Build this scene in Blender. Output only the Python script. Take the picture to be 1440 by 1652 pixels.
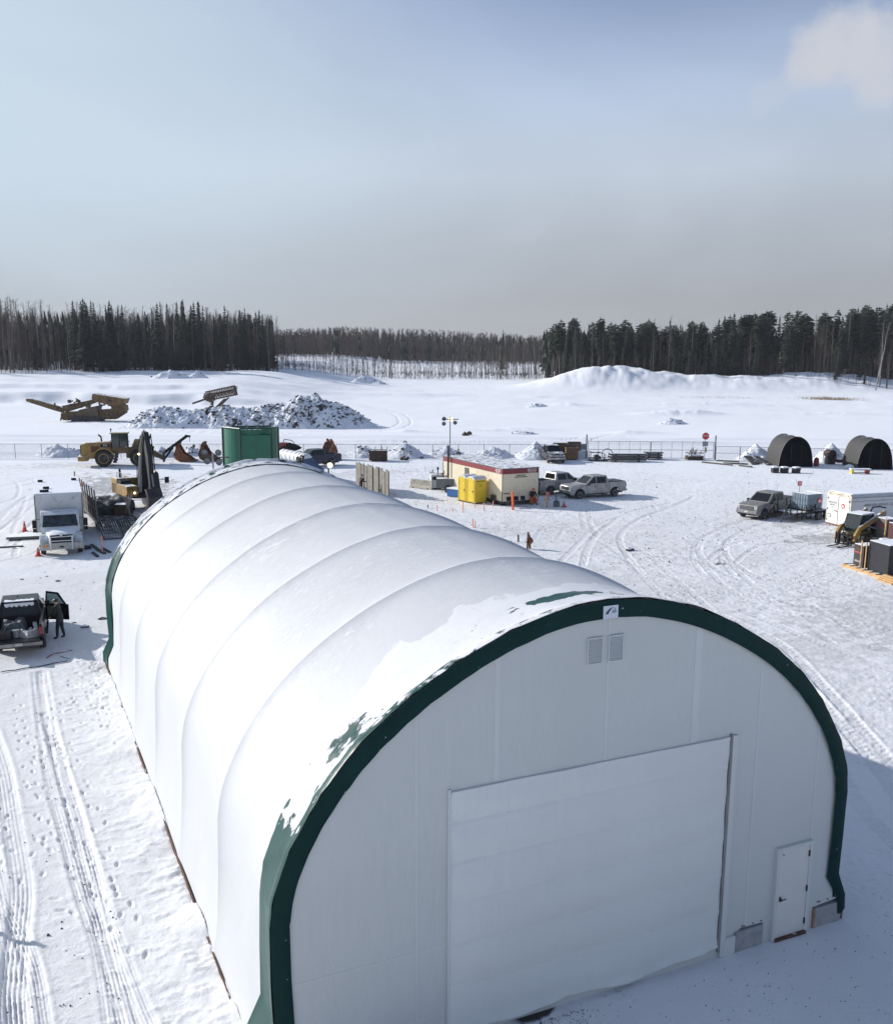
import bpy, bmesh, math, random
import numpy as np
from mathutils import Vector, Matrix, Euler
random.seed(7); R=math.radians; PI=math.pi
S=bpy.context.scene
for o in list(bpy.data.objects): bpy.data.objects.remove(o)
COL=S.collection
# ------------------------------------------------------------------ camera
F,CY,PITCH,YAW,ROLL=1577.97,872.53,.1917,.4305,.0047
CAM=np.array([-3.4935,-14.9306,12.8982])
fw=np.array([math.sin(YAW)*math.cos(PITCH),math.cos(YAW)*math.cos(PITCH),-math.sin(PITCH)])
rt=np.array([math.cos(YAW),-math.sin(YAW),0.]); up=np.cross(rt,fw)
r2=rt*math.cos(ROLL)+up*math.sin(ROLL); u2=-rt*math.sin(ROLL)+up*math.cos(ROLL)
cam=bpy.data.cameras.new('camera'); camo=bpy.data.objects.new('camera',cam); COL.objects.link(camo)
camo.matrix_world=Matrix(((r2[0],u2[0],-fw[0],CAM[0]),(r2[1],u2[1],-fw[1],CAM[1]),(r2[2],u2[2],-fw[2],CAM[2]),(0,0,0,1)))
cam.sensor_fit='VERTICAL'; cam.sensor_height=32; cam.sensor_width=32; cam.lens=32*F/1652; cam.shift_y=(CY-826)/1652
cam.clip_start=.1; cam.clip_end=8000
S.camera=camo
# ------------------------------------------------------------------ light
SUN_DIR=Vector((.672,-.740,-.432)).normalized()      # the way the light travels
elev=math.asin(-SUN_DIR.z)
W=bpy.data.worlds.new('World'); S.world=W; W.use_nodes=True
nt=W.node_tree; nt.nodes.clear()
def N(nt,t,**k):
    n=nt.nodes.new(t)
    for a,b in k.items():
        if a.startswith('i_'):
            key=a[2:]; key=int(key) if key.isdigit() else key.replace('_',' ')
            n.inputs[key].default_value=b
        else: setattr(n,a,b)
    return n
wo=N(nt,'ShaderNodeOutputWorld'); bg=N(nt,'ShaderNodeBackground'); sky=N(nt,'ShaderNodeTexSky',sky_type='NISHITA',sun_disc=False)
sky.sun_elevation=elev; sky.sun_rotation=math.atan2(-SUN_DIR.x,-SUN_DIR.y); sky.altitude=700; sky.air_density=1.; sky.dust_density=1.2; sky.ozone_density=1.5
SKY_STRENGTH=.1
bg.inputs[1].default_value=SKY_STRENGTH
tc=N(nt,'ShaderNodeTexCoord'); sep=N(nt,'ShaderNodeSeparateXYZ'); nt.links.new(tc.outputs['Generated'],sep.inputs[0])
# thin high overcast: its own brightness by height above the horizon, thinner towards the zenith
ramp=N(nt,'ShaderNodeValToRGB'); cr=ramp.color_ramp
K=1/SKY_STRENGTH
stops=[(0.0,(.285,.293,.325)),(.05,(.298,.309,.350)),(.10,(.360,.384,.430)),(.165,(.450,.500,.575)),(.235,(.355,.425,.550)),(.31,(.232,.300,.455)),(.45,(.165,.228,.385)),(1.0,(.085,.125,.235))]
while len(cr.elements)<len(stops): cr.elements.new(.5)
for e,(p,c) in zip(cr.elements,stops): e.position=p; e.color=(*c,1)
nt.links.new(sep.outputs[2],ramp.inputs[0])
mul=N(nt,'ShaderNodeMixRGB',blend_type='MULTIPLY',i_Fac=1); nt.links.new(ramp.outputs[0],mul.inputs[1]); mul.inputs[2].default_value=(K,K,K,1)
mp=N(nt,'ShaderNodeMapping'); mp.inputs['Scale'].default_value=(1,1,2.6); mp.inputs['Rotation'].default_value=(0,R(24),R(20))
nt.links.new(tc.outputs['Generated'],mp.inputs[0])
nz=N(nt,'ShaderNodeTexNoise'); nz.inputs['Scale'].default_value=1.9; nz.inputs['Detail'].default_value=8; nz.inputs['Roughness'].default_value=.5; nz.inputs['Distortion'].default_value=.5
nt.links.new(mp.outputs[0],nz.inputs[0])
mr=N(nt,'ShaderNodeMapRange'); mr.inputs[1].default_value=.34; mr.inputs[2].default_value=.66; mr.inputs[3].default_value=.90; mr.inputs[4].default_value=1.16
nt.links.new(nz.outputs[0],mr.inputs[0])
veil=N(nt,'ShaderNodeMixRGB',blend_type='MULTIPLY',i_Fac=1); nt.links.new(mul.outputs[0],veil.inputs[1]); nt.links.new(mr.outputs[0],veil.inputs[2])
mixs0=N(nt,'ShaderNodeMixRGB',i_Fac=.88); nt.links.new(sky.outputs[0],mixs0.inputs[1]); nt.links.new(veil.outputs[0],mixs0.inputs[2])
# glare of the thin cloud on the sun's side of the sky
dt=N(nt,'ShaderNodeVectorMath',operation='DOT_PRODUCT'); nt.links.new(tc.outputs['Generated'],dt.inputs[0]); hs=Vector((-SUN_DIR.x,-SUN_DIR.y,0)).normalized(); dt.inputs[1].default_value=(hs.x,hs.y,0)
g1=N(nt,'ShaderNodeMapRange',interpolation_type='SMOOTHSTEP'); nt.links.new(dt.outputs['Value'],g1.inputs[0]); g1.inputs[1].default_value=.22; g1.inputs[2].default_value=.78
g2=N(nt,'ShaderNodeMapRange',interpolation_type='SMOOTHSTEP'); nt.links.new(sep.outputs[2],g2.inputs[0]); g2.inputs[1].default_value=-.10; g2.inputs[2].default_value=.20
g3=N(nt,'ShaderNodeMapRange'); nt.links.new(nz.outputs[0],g3.inputs[0]); g3.inputs[1].default_value=.3; g3.inputs[2].default_value=.7; g3.inputs[3].default_value=.75; g3.inputs[4].default_value=1.1
ga=N(nt,'ShaderNodeMath',operation='MULTIPLY'); nt.links.new(g1.outputs[0],ga.inputs[0]); nt.links.new(g2.outputs[0],ga.inputs[1])
gb=N(nt,'ShaderNodeMath',operation='MULTIPLY',use_clamp=True); nt.links.new(ga.outputs[0],gb.inputs[0]); nt.links.new(g3.outputs[0],gb.inputs[1])
mixs=N(nt,'ShaderNodeMixRGB'); nt.links.new(gb.outputs[0],mixs.inputs[0]); nt.links.new(mixs0.outputs[0],mixs.inputs[1]); mixs.inputs[2].default_value=(.475*K,.565*K,.65*K,1)
# small cumulus high on the right
def skydir(u,v):
    d=fw+r2*(u-720)/F+u2*(CY-v)/F; return d/np.linalg.norm(d)
prev=mixs
nz2=N(nt,'ShaderNodeTexNoise'); nz2.inputs['Scale'].default_value=26; nz2.inputs['Detail'].default_value=7; nz2.inputs['Roughness'].default_value=.55
nt.links.new(tc.outputs['Generated'],nz2.inputs[0])
for (u,v,rad,den) in ((1308,88,.036,.80),(1360,75,.046,.80),(1425,95,.052,.80),(1235,150,.022,.22)):
    d=skydir(u,v)
    sub=N(nt,'ShaderNodeVectorMath',operation='DISTANCE'); nt.links.new(tc.outputs['Generated'],sub.inputs[0]); sub.inputs[1].default_value=d
    ad=N(nt,'ShaderNodeMath',operation='MULTIPLY_ADD'); nt.links.new(nz2.outputs[0],ad.inputs[0]); ad.inputs[1].default_value=-rad*1.25; nt.links.new(sub.outputs['Value'],ad.inputs[2])
    m2=N(nt,'ShaderNodeMapRange',interpolation_type='SMOOTHSTEP'); nt.links.new(ad.outputs[0],m2.inputs[0])
    m2.inputs[1].default_value=-rad*.25; m2.inputs[2].default_value=rad*.30; m2.inputs[3].default_value=den; m2.inputs[4].default_value=0
    mx=N(nt,'ShaderNodeMixRGB'); nt.links.new(m2.outputs[0],mx.inputs[0]); nt.links.new(prev.outputs[0],mx.inputs[1]); mx.inputs[2].default_value=(.47*K,.49*K,.54*K,1)
    prev=mx
nt.links.new(prev.outputs[0],bg.inputs[0]); nt.links.new(bg.outputs[0],wo.inputs[0])
sl=bpy.data.lights.new('sun','SUN'); sl.energy=4.1; sl.angle=R(.55); sl.color=(1,.955,.90)
sl.color=(1,.965,.925); so=bpy.data.objects.new('sun',sl); so.rotation_euler=SUN_DIR.to_track_quat('-Z','Y').to_euler(); so.location=(0,0,60); COL.objects.link(so)
S.view_settings.view_transform='Standard'; S.view_settings.look='None'; S.view_settings.gamma=1; S.view_settings.use_curve_mapping=False
S.view_settings.exposure=.35
S.render.engine='CYCLES'; S.cycles.max_bounces=6; S.cycles.diffuse_bounces=3; S.cycles.transparent_max_bounces=8
# ------------------------------------------------------------------ terrain
def vnoise(x,y,seed=0):
    x=np.asarray(x,float); y=np.asarray(y,float)
    xi=np.floor(x).astype(np.int64); yi=np.floor(y).astype(np.int64); fx=x-xi; fy=y-yi
    fx=fx*fx*(3-2*fx); fy=fy*fy*(3-2*fy)
    def h(a,b):
        n=(a*374761393+b*668265263+seed*1442695041)&0xffffffff
        n=((n^(n>>13))*1274126177)&0xffffffff
        return ((n^(n>>16))&0xffff)/65535.-.5
    return (h(xi,yi)*(1-fx)+h(xi+1,yi)*fx)*(1-fy)+(h(xi,yi+1)*(1-fx)+h(xi+1,yi+1)*fx)*fy
def fbm(x,y,o=4,seed=0,g=.5):
    a=1;t=0;s=0
    for i in range(o):
        t=t+a*vnoise(x,y,seed+i*17); s+=a; a*=g; x=x*2.03+11.3; y=y*2.03-7.1
    return t/s*2
def sst(a,b,x):
    t=np.clip((x-a)/(b-a),0,1); return t*t*(3-2*t)
sn,cn=math.sin(YAW),math.cos(YAW)
def base_h(x,y):
    x=np.asarray(x,float); y=np.asarray(y,float)
    s=(x-CAM[0])*sn+(y-CAM[1])*cn; t=(x-CAM[0])*cn-(y-CAM[1])*sn
    h=np.interp(s,[0,190,260,345,420,505,540,600,900,3500],[0,0,1.2,3.2,4.6,6.9,7.4,5.5,2,2])
    w=fbm(x/14,y/14,3,3)
    far=sst(125,150,s)
    h=h+far*(.30*fbm(x/28,y/28,4,5)+.10*fbm(x/5,y/5,3,9)*sst(150,230,s))
    # road and banks beyond the fence
    h=h+.55*np.exp(-((s-140.5+1.2*w)/1.5)**2)*(1-sst(55,80,t))*(.75+.5*w)
    h=h+.40*np.exp(-((s-147.5+1.5*w)/1.6)**2)*(1-sst(45,70,t))
    h=h+.35*np.exp(-((s-121.5+.8*w)/1.2)**2)*(1-sst(-10,40,t))
    # cut bank on the left of the field
    lb=1-sst(-62,-22,t+4*w)
    h=h+lb*(2.3*sst(225,230,s+5*w)+1.0*sst(238,241.5,s+6*w+.05*t))
    h=h+(1-sst(-10,15,t))*.8*np.exp(-((s-262+4*w)/4)**2)+(1-sst(-30,0,t))*.7*np.exp(-((s-284+3*w)/3.2)**2)
    # long berm before the left forest, mounds before the right one
    h=h+(1-sst(-62,-38,t))*1.0*np.exp(-((s-304+3*w)/9)**2)*(1+.35*w)
    h=h+1.0*np.exp(-((s-301)/8)**2)*np.exp(-((t+38)/20)**2)
    for (tt,ss,wt,ws,hh) in ((50,300,17,14,4.3),(47,296,7,7,.7),(70,303,17,13,3.0),(40,297,14,12,1.6),(32,296,9,9,.9),(98,303,21,14,3.1),(116,306,16,13,2.5),(140,305,22,13,1.6),(88,290,10,6,.5),(128,300,10,8,.9)):
        h=h+hh*np.exp(-((t-tt)/wt)**2-((s-ss)/ws)**2)*(1+.22*fbm(x/4.5,y/4.5,3,21))
    # low humps on the open field
    for (tt,ss,wt,ws,hh) in ((46,203,7,2.6,.9),(53,205,4,2,.7),(28,226,5,3,.6),(62,232,18,2.5,.5),(80,208,9,2.5,.4),(30,160,4,1.8,.5),(6,163,7,1.6,.35),(12,166,5,1.6,.35),(-6,158,3,1.2,.35),(90,170,12,2,.35),(24,258,6,2,.4)):
        h=h+hh*np.exp(-((t-tt)/wt)**2-((s-ss)/ws)**2)*(1+.5*fbm(x/2,y/2,3,31))
    # yard: very low relief
    h=h+(1-far)*(.05*fbm(x/6,y/6,3,41))
    return h
_gx,_gy=np.meshgrid(np.arange(-320,700.),np.arange(-40,720.)); _G=base_h(_gx,_gy).tolist()
def hz(x,y):
    a=x+320; b=y+40
    if not(0<=a<1018 and 0<=b<758): return float(base_h(x,y))
    i=int(a); j=int(b); u=a-i; v=b-j; r0=_G[j]; r1=_G[j+1]
    return (r0[i]*(1-u)+r0[i+1]*u)*(1-v)+(r1[i]*(1-u)+r1[i+1]*u)*v
def at(u,v,z=None):
    d=fw+r2*(u-720)/F+u2*(CY-v)/F
    zz=0. if z is None else z
    for _ in range(1 if z is not None else 12):
        t=(zz-CAM[2])/d[2]; p=CAM+d*t
        if z is None: zz=.5*zz+.5*hz(p[0],p[1])
    return Vector(p)
def at_dist(u,dist):
    d=fw+r2*(u-720)/F; d=d[:2]/np.linalg.norm(d[:2]); p=CAM[:2]+d*dist
    return Vector((p[0],p[1],hz(p[0],p[1])))
# ------------------------------------------------------------------ materials
def newmat(name):
    m=bpy.data.materials.new(name); m.use_nodes=True; nt=m.node_tree; nt.nodes.clear()
    o=N(nt,'ShaderNodeOutputMaterial'); b=N(nt,'ShaderNodeBsdfPrincipled'); nt.links.new(b.outputs[0],o.inputs[0])
    return m,nt,b
MATS={}
def pm(name,col,rough=.6,var=.18,scale=3.,metal=0.,bump=0.,bscale=20.,snow=0.,dirt=None,dirtf=.0,spec=None,alpha=None,trans=0.,emit=None):
    """painted / bare surface: noise variation, optional grime low down and dry snow lying on upward faces"""
    if name in MATS: return MATS[name]
    m,nt,b=newmat(name); L=nt.links
    tc=N(nt,'ShaderNodeTexCoord')
    nz=N(nt,'ShaderNodeTexNoise'); nz.inputs['Scale'].default_value=scale; nz.inputs['Detail'].default_value=6; nz.inputs['Roughness'].default_value=.6
    L.new(tc.outputs['Object'],nz.inputs[0])
    r=N(nt,'ShaderNodeMapRange'); r.inputs[1].default_value=.3; r.inputs[2].default_value=.7; r.inputs[3].default_value=1-var; r.inputs[4].default_value=1+var
    L.new(nz.outputs[0],r.inputs[0])
    mu=N(nt,'ShaderNodeMixRGB',blend_type='MULTIPLY',i_Fac=1); mu.inputs[1].default_value=(*col,1); L.new(r.outputs[0],mu.inputs[2])
    out=mu.outputs[0]
    if dirt:
        n2=N(nt,'ShaderNodeTexNoise'); n2.inputs['Scale'].default_value=1.8; n2.inputs['Detail'].default_value=8; n2.inputs['Roughness'].default_value=.7; L.new(tc.outputs['Object'],n2.inputs[0])
        r2_=N(nt,'ShaderNodeMapRange'); r2_.inputs[1].default_value=.62-.35*dirtf; r2_.inputs[2].default_value=.75-.1*dirtf; L.new(n2.outputs[0],r2_.inputs[0])
        mx=N(nt,'ShaderNodeMixRGB'); L.new(r2_.outputs[0],mx.inputs[0]); L.new(out,mx.inputs[1]); mx.inputs[2].default_value=(*dirt,1); out=mx.outputs[0]
    rough_out=None
    if snow>0:
        g=N(nt,'ShaderNodeNewGeometry'); sp=N(nt,'ShaderNodeSeparateXYZ'); L.new(g.outputs['Normal'],sp.inputs[0])
        n3=N(nt,'ShaderNodeTexNoise'); n3.inputs['Scale'].default_value=2.2; n3.inputs['Detail'].default_value=7; n3.inputs['Roughness'].default_value=.65; L.new(tc.outputs['Object'],n3.inputs[0])
        a=N(nt,'ShaderNodeMath',operation='MULTIPLY_ADD'); L.new(n3.outputs[0],a.inputs[0]); a.inputs[1].default_value=1.1; L.new(sp.outputs[2],a.inputs[2])
        r3=N(nt,'ShaderNodeMapRange'); c0=1.75-.6*snow; r3.inputs[1].default_value=c0; r3.inputs[2].default_value=c0+.10; L.new(a.outputs[0],r3.inputs[0])
        mx=N(nt,'ShaderNodeMixRGB'); L.new(r3.outputs[0],mx.inputs[0]); L.new(out,mx.inputs[1]); mx.inputs[2].default_value=(.80,.82,.85,1); out=mx.outputs[0]
        rr=N(nt,'ShaderNodeMapRange'); rr.inputs[3].default_value=rough; rr.inputs[4].default_value=.9; L.new(r3.outputs[0],rr.inputs[0]); L.new(rr.outputs[0],b.inputs['Roughness'])
        if metal:
            mm=N(nt,'ShaderNodeMapRange'); mm.inputs[3].default_value=metal; mm.inputs[4].default_value=0; L.new(r3.outputs[0],mm.inputs[0]); L.new(mm.outputs[0],b.inputs['Metallic'])
    else:
        b.inputs['Roughness'].default_value=rough; b.inputs['Metallic'].default_value=metal
    L.new(out,b.inputs['Base Color'])
    if spec is not None: b.inputs['Specular IOR Level'].default_value=spec
    if trans: b.inputs['Transmission Weight'].default_value=trans
    if alpha is not None: b.inputs['Alpha'].default_value=alpha
    if emit: b.inputs['Emission Color'].default_value=(*emit[:3],1); b.inputs['Emission Strength'].default_value=emit[3]
    if bump:
        n4=N(nt,'ShaderNodeTexNoise'); n4.inputs['Scale'].default_value=bscale; n4.inputs['Detail'].default_value=5; L.new(tc.outputs['Object'],n4.inputs[0])
        bp=N(nt,'ShaderNodeBump'); bp.inputs['Strength'].default_value=bump; bp.inputs['Distance'].default_value=.05; L.new(n4.outputs[0],bp.inputs['Height']); L.new(bp.outputs[0],b.inputs['Normal'])
    MATS[name]=m; return m
MUD=(.19,.165,.135)
M_BLACK=pm('black_plastic',(.010,.010,.012),.6,spec=.25); M_RUBBER=pm('tyre_rubber',(.022,.022,.023),.85,.3,12,dirt=(.14,.13,.12),dirtf=.35)
M_RIM=pm('wheel_rim_metal',(.26,.27,.28),.4,.2,8,.7,dirt=MUD,dirtf=.3)
M_GLASS=pm('tinted_glass',(.008,.011,.013),.08,.3,2,spec=.42); M_CHROME=pm('chrome',(.55,.56,.58),.2,.1,4,.9)
M_LAMP=pm('headlamp_lens',(.42,.44,.47),.12,.1,6); M_RED=pm('red_lens',(.30,.012,.012),.2); M_AMBER=pm('amber_lens',(.7,.25,.02),.25)
M_STEEL=pm('galvanised_steel',(.27,.29,.31),.45,.15,6,.6); M_DSTEEL=pm('dark_steel',(.045,.045,.05),.5,.35,4,.4,dirt=(.12,.07,.045),dirtf=.35)
M_RUST=pm('rusty_steel',(.13,.065,.035),.8,.45,3,.1,bump=.3); M_DRUST=pm('dark_rusty_steel',(.07,.045,.032),.8,.5,3,.1,bump=.3,snow=.5)
M_WOOD=pm('raw_timber',(.50,.31,.14),.75,.22,4,bump=.2); M_WOODS=pm('timber_with_snow',(.40,.26,.13),.75,.25,4,snow=.8); M_PLY=pm('weathered_plywood',(.26,.165,.095),.8,.3,2,snow=.3)
M_CONC=pm('concrete',(.33,.34,.34),.85,.18,5,bump=.3,bscale=30); M_BCONC=pm('buff_concrete',(.42,.39,.32),.85,.15,3,snow=.7,bump=.3)
M_ORANGE=pm('orange_plastic',(.75,.12,.03),.5,.12); M_PINK=pm('pink_marking_ribbon',(.85,.30,.22),.6)
M_WHITEP=pm('white_paint',(.66,.68,.70),.4,.07,2,snow=.9); M_SNOWC=pm('settled_snow',(.80,.82,.86),.85,.05,3,bump=.4,bscale=6)
M_YEL=pm('machine_yellow',(.32,.19,.04),.5,.22,2,snow=.55,dirt=(.10,.075,.05),dirtf=.4)
M_YELD=pm('dark_machine_yellow',(.20,.13,.04),.6,.3,2,dirt=(.07,.055,.04),dirtf=.6)
M_LIT=pm('lit_lamp_glass',(1,.9,.6),.3,0,emit=(1,.84,.42,2.0)); M_WTXT=pm('white_print',(.78,.78,.78),.5,.02); M_BTXT=pm('black_print',(.03,.03,.035),.5,.02)
M_REDP=pm('red_print',(.55,.035,.04),.5,.05)
# ------------------------------------------------------------------ mesh helpers
class MB:
    def __init__(s): s.v=[]; s.f=[]; s.m=[]; s.M=Matrix.Identity(4); s.mi=0
    def add(s,vs,fs):
        b=len(s.v); s.v+=[tuple(s.M@Vector(p)) for p in vs]; s.f+=[tuple(i+b for i in q) for q in fs]; s.m+=[s.mi]*len(fs); return s
    def box(s,c,d,rz=0,rx=0,ry=0):
        x,y,z=[k/2 for k in d]; E=Euler((rx,ry,rz)).to_matrix(); c=Vector(c)
        vs=[c+E@Vector((a*x,b*y,e*z)) for e in(-1,1) for b in(-1,1) for a in(-1,1)]
        return s.add(vs,[(0,2,3,1),(4,5,7,6),(0,1,5,4),(2,6,7,3),(0,4,6,2),(1,3,7,5)])
    def bb(s,x0,x1,y0,y1,z0,z1): return s.box(((x0+x1)/2,(y0+y1)/2,(z0+z1)/2),(abs(x1-x0),abs(y1-y0),abs(z1-z0)))
    def prism(s,poly,a,b,ax='y'):
        """poly in the plane across axis ax, from a to b along it"""
        n=len(poly)
        def P(p,t):
            return {'y':(p[0],t,p[1]),'x':(t,p[0],p[1]),'z':(p[0],p[1],t)}[ax]
        vs=[P(p,a) for p in poly]+[P(p,b) for p in poly]
        return s.add(vs,[tuple(range(n-1,-1,-1)),tuple(range(n,2*n))]+[(i,(i+1)%n,n+(i+1)%n,n+i) for i in range(n)])
    def tube(s,p,q,r,r1=None,n=8,cap=True):
        p=Vector(p);q=Vector(q); r1=r if r1 is None else r1; d=(q-p)
        if d.length<1e-6: return s
        d.normalize(); a=d.orthogonal().normalized(); b=d.cross(a); vs=[]
        for c,rr in((p,r),(q,r1)):
            for i in range(n):
                t=2*PI*i/n; vs.append(c+a*rr*math.cos(t)+b*rr*math.sin(t))
        fs=[(i,(i+1)%n,n+(i+1)%n,n+i) for i in range(n)]
        if cap: fs+=[tuple(range(n-1,-1,-1)),tuple(range(n,2*n))]
        return s.add(vs,fs)
    def path(s,pts,r,n=6):
        for a,b in zip(pts,pts[1:]): s.tube(a,b,r,n=n)
        return s
    def bar(s,p,q,w,h):
        p=Vector(p);q=Vector(q); d=(q-p); L=d.length; d.normalize()
        upv=Vector((0,0,1)) if abs(d.z)<.95 else Vector((0,1,0)); a=d.cross(upv).normalized(); b=a.cross(d)
        vs=[c+a*i*w/2+b*j*h/2 for c in(p,q) for i,j in((-1,-1),(1,-1),(1,1),(-1,1))]
        return s.add(vs,[(3,2,1,0),(4,5,6,7),(0,1,5,4),(1,2,6,5),(2,3,7,6),(3,0,4,7)])
    def lathe(s,prof,c=(0,0,0),ax='z',n=20,cap=True):
        vs=[];k=len(prof); c=Vector(c)
        for i in range(n):
            t=2*PI*i/n
            for r,h in prof:
                p={'z':(r*math.cos(t),r*math.sin(t),h),'y':(r*math.cos(t),h,r*math.sin(t)),'x':(h,r*math.cos(t),r*math.sin(t))}[ax]
                vs.append(c+Vector(p))
        fs=[(i*k+j,((i+1)%n)*k+j,((i+1)%n)*k+j+1,i*k+j+1) for i in range(n) for j in range(k-1)]
        if cap: fs+=[tuple(i*k for i in range(n-1,-1,-1)),tuple(i*k+k-1 for i in range(n))]
        return s.add(vs,fs)
    def grid(s,P,closed=False):
        a=len(P);b=len(P[0]); vs=[p for r in P for p in r]
        fs=[(i*b+j,i*b+j+1,(i+1)*b+j+1,(i+1)*b+j) for i in range(a-1) for j in range(b-1)]
        if closed: fs+=[((a-1)*b+j,(a-1)*b+j+1,j+1,j) for j in range(b-1)]
        return s.add(vs,fs)
    def blob(s,c,r,n=7,j=.25,seed=0):
        rnd=random.Random(seed); vs=[];c=Vector(c); rx,ry,rz=r
        rows=[0.,.3,.62,.88,1.]
        for a in (-1,-.5,0,.5,1):
            rr=math.sqrt(max(0,1-a*a))+.02
            for i in range(n):
                t=2*PI*i/n; k=1+rnd.uniform(-j,j); vs.append(c+Vector((rx*rr*math.cos(t)*k,ry*rr*math.sin(t)*k,rz*a*(1+rnd.uniform(-j,j)*.5))))
        fs=[(i*n+q,i*n+(q+1)%n,(i+1)*n+(q+1)%n,(i+1)*n+q) for i in range(4) for q in range(n)]+[tuple(range(n-1,-1,-1)),tuple(range(4*n,5*n))]
        return s.add(vs,fs)
    def build(s,name,mat,parent=None,bevel=0,smooth=False,warp=None,kind=None,label=None,recalc=True):
        me=bpy.data.meshes.new(name)
        v=[warp(*p) for p in s.v] if warp else s.v
        me.from_pydata(v,[],s.f)
        for m in (mat if isinstance(mat,(list,tuple)) else [mat]): me.materials.append(m)
        if any(s.m):
            me.polygons.foreach_set('material_index',s.m)
        if bevel or recalc:
            bm=bmesh.new(); bm.from_mesh(me)
            if recalc: bmesh.ops.recalc_face_normals(bm,faces=bm.faces)
            if bevel:
                es=[e for e in bm.edges if len(e.link_faces)==2 and e.calc_face_angle(0)>.5]
                bmesh.ops.bevel(bm,geom=es,offset=bevel,segments=2,profile=.7,affect='EDGES',clamp_overlap=True)
            bm.to_mesh(me); bm.free()
        if smooth: me.polygons.foreach_set('use_smooth',[True]*len(me.polygons))
        me.update()
        o=bpy.data.objects.new(name,me); COL.objects.link(o)
        if parent: o.parent=parent
        if kind: o['kind']=kind
        if label: o['label']=label
        return o
def tag(o,label=None,cat=None,group=None,kind=None):
    if label: o['label']=label
    if cat: o['category']=cat
    if group: o['group']=group
    if kind: o['kind']=kind
    return o
def thing(name,label,cat,loc=(0,0,0),rz=0,group=None):
    o=bpy.data.objects.new(name,None); COL.objects.link(o); o.location=loc; o.rotation_euler=(0,0,rz); o.empty_display_size=.3
    return tag(o,label,cat,group)
def copy_tree(o,parent=None):
    c=o.copy(); COL.objects.link(c)
    if parent: c.parent=parent
    for ch in list(o.children): copy_tree(ch,c)
    return c
def text(body,size,mat,parent,loc,rot,name='lettering',ext=.004,align='CENTER',sx=1):
    cu=bpy.data.curves.new(name,'FONT'); cu.body=body; cu.size=size; cu.extrude=ext; cu.align_x=align; cu.align_y='CENTER'; cu.resolution_u=2
    o=bpy.data.objects.new(name,cu); me=bpy.data.meshes.new_from_object(o); bpy.data.objects.remove(o); bpy.data.curves.remove(cu)
    me.materials.clear(); me.materials.append(mat)
    o=bpy.data.objects.new(name,me); COL.objects.link(o); o.parent=parent; o.location=loc; o.rotation_euler=rot; o.scale=(sx,1,1)
    return o
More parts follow.
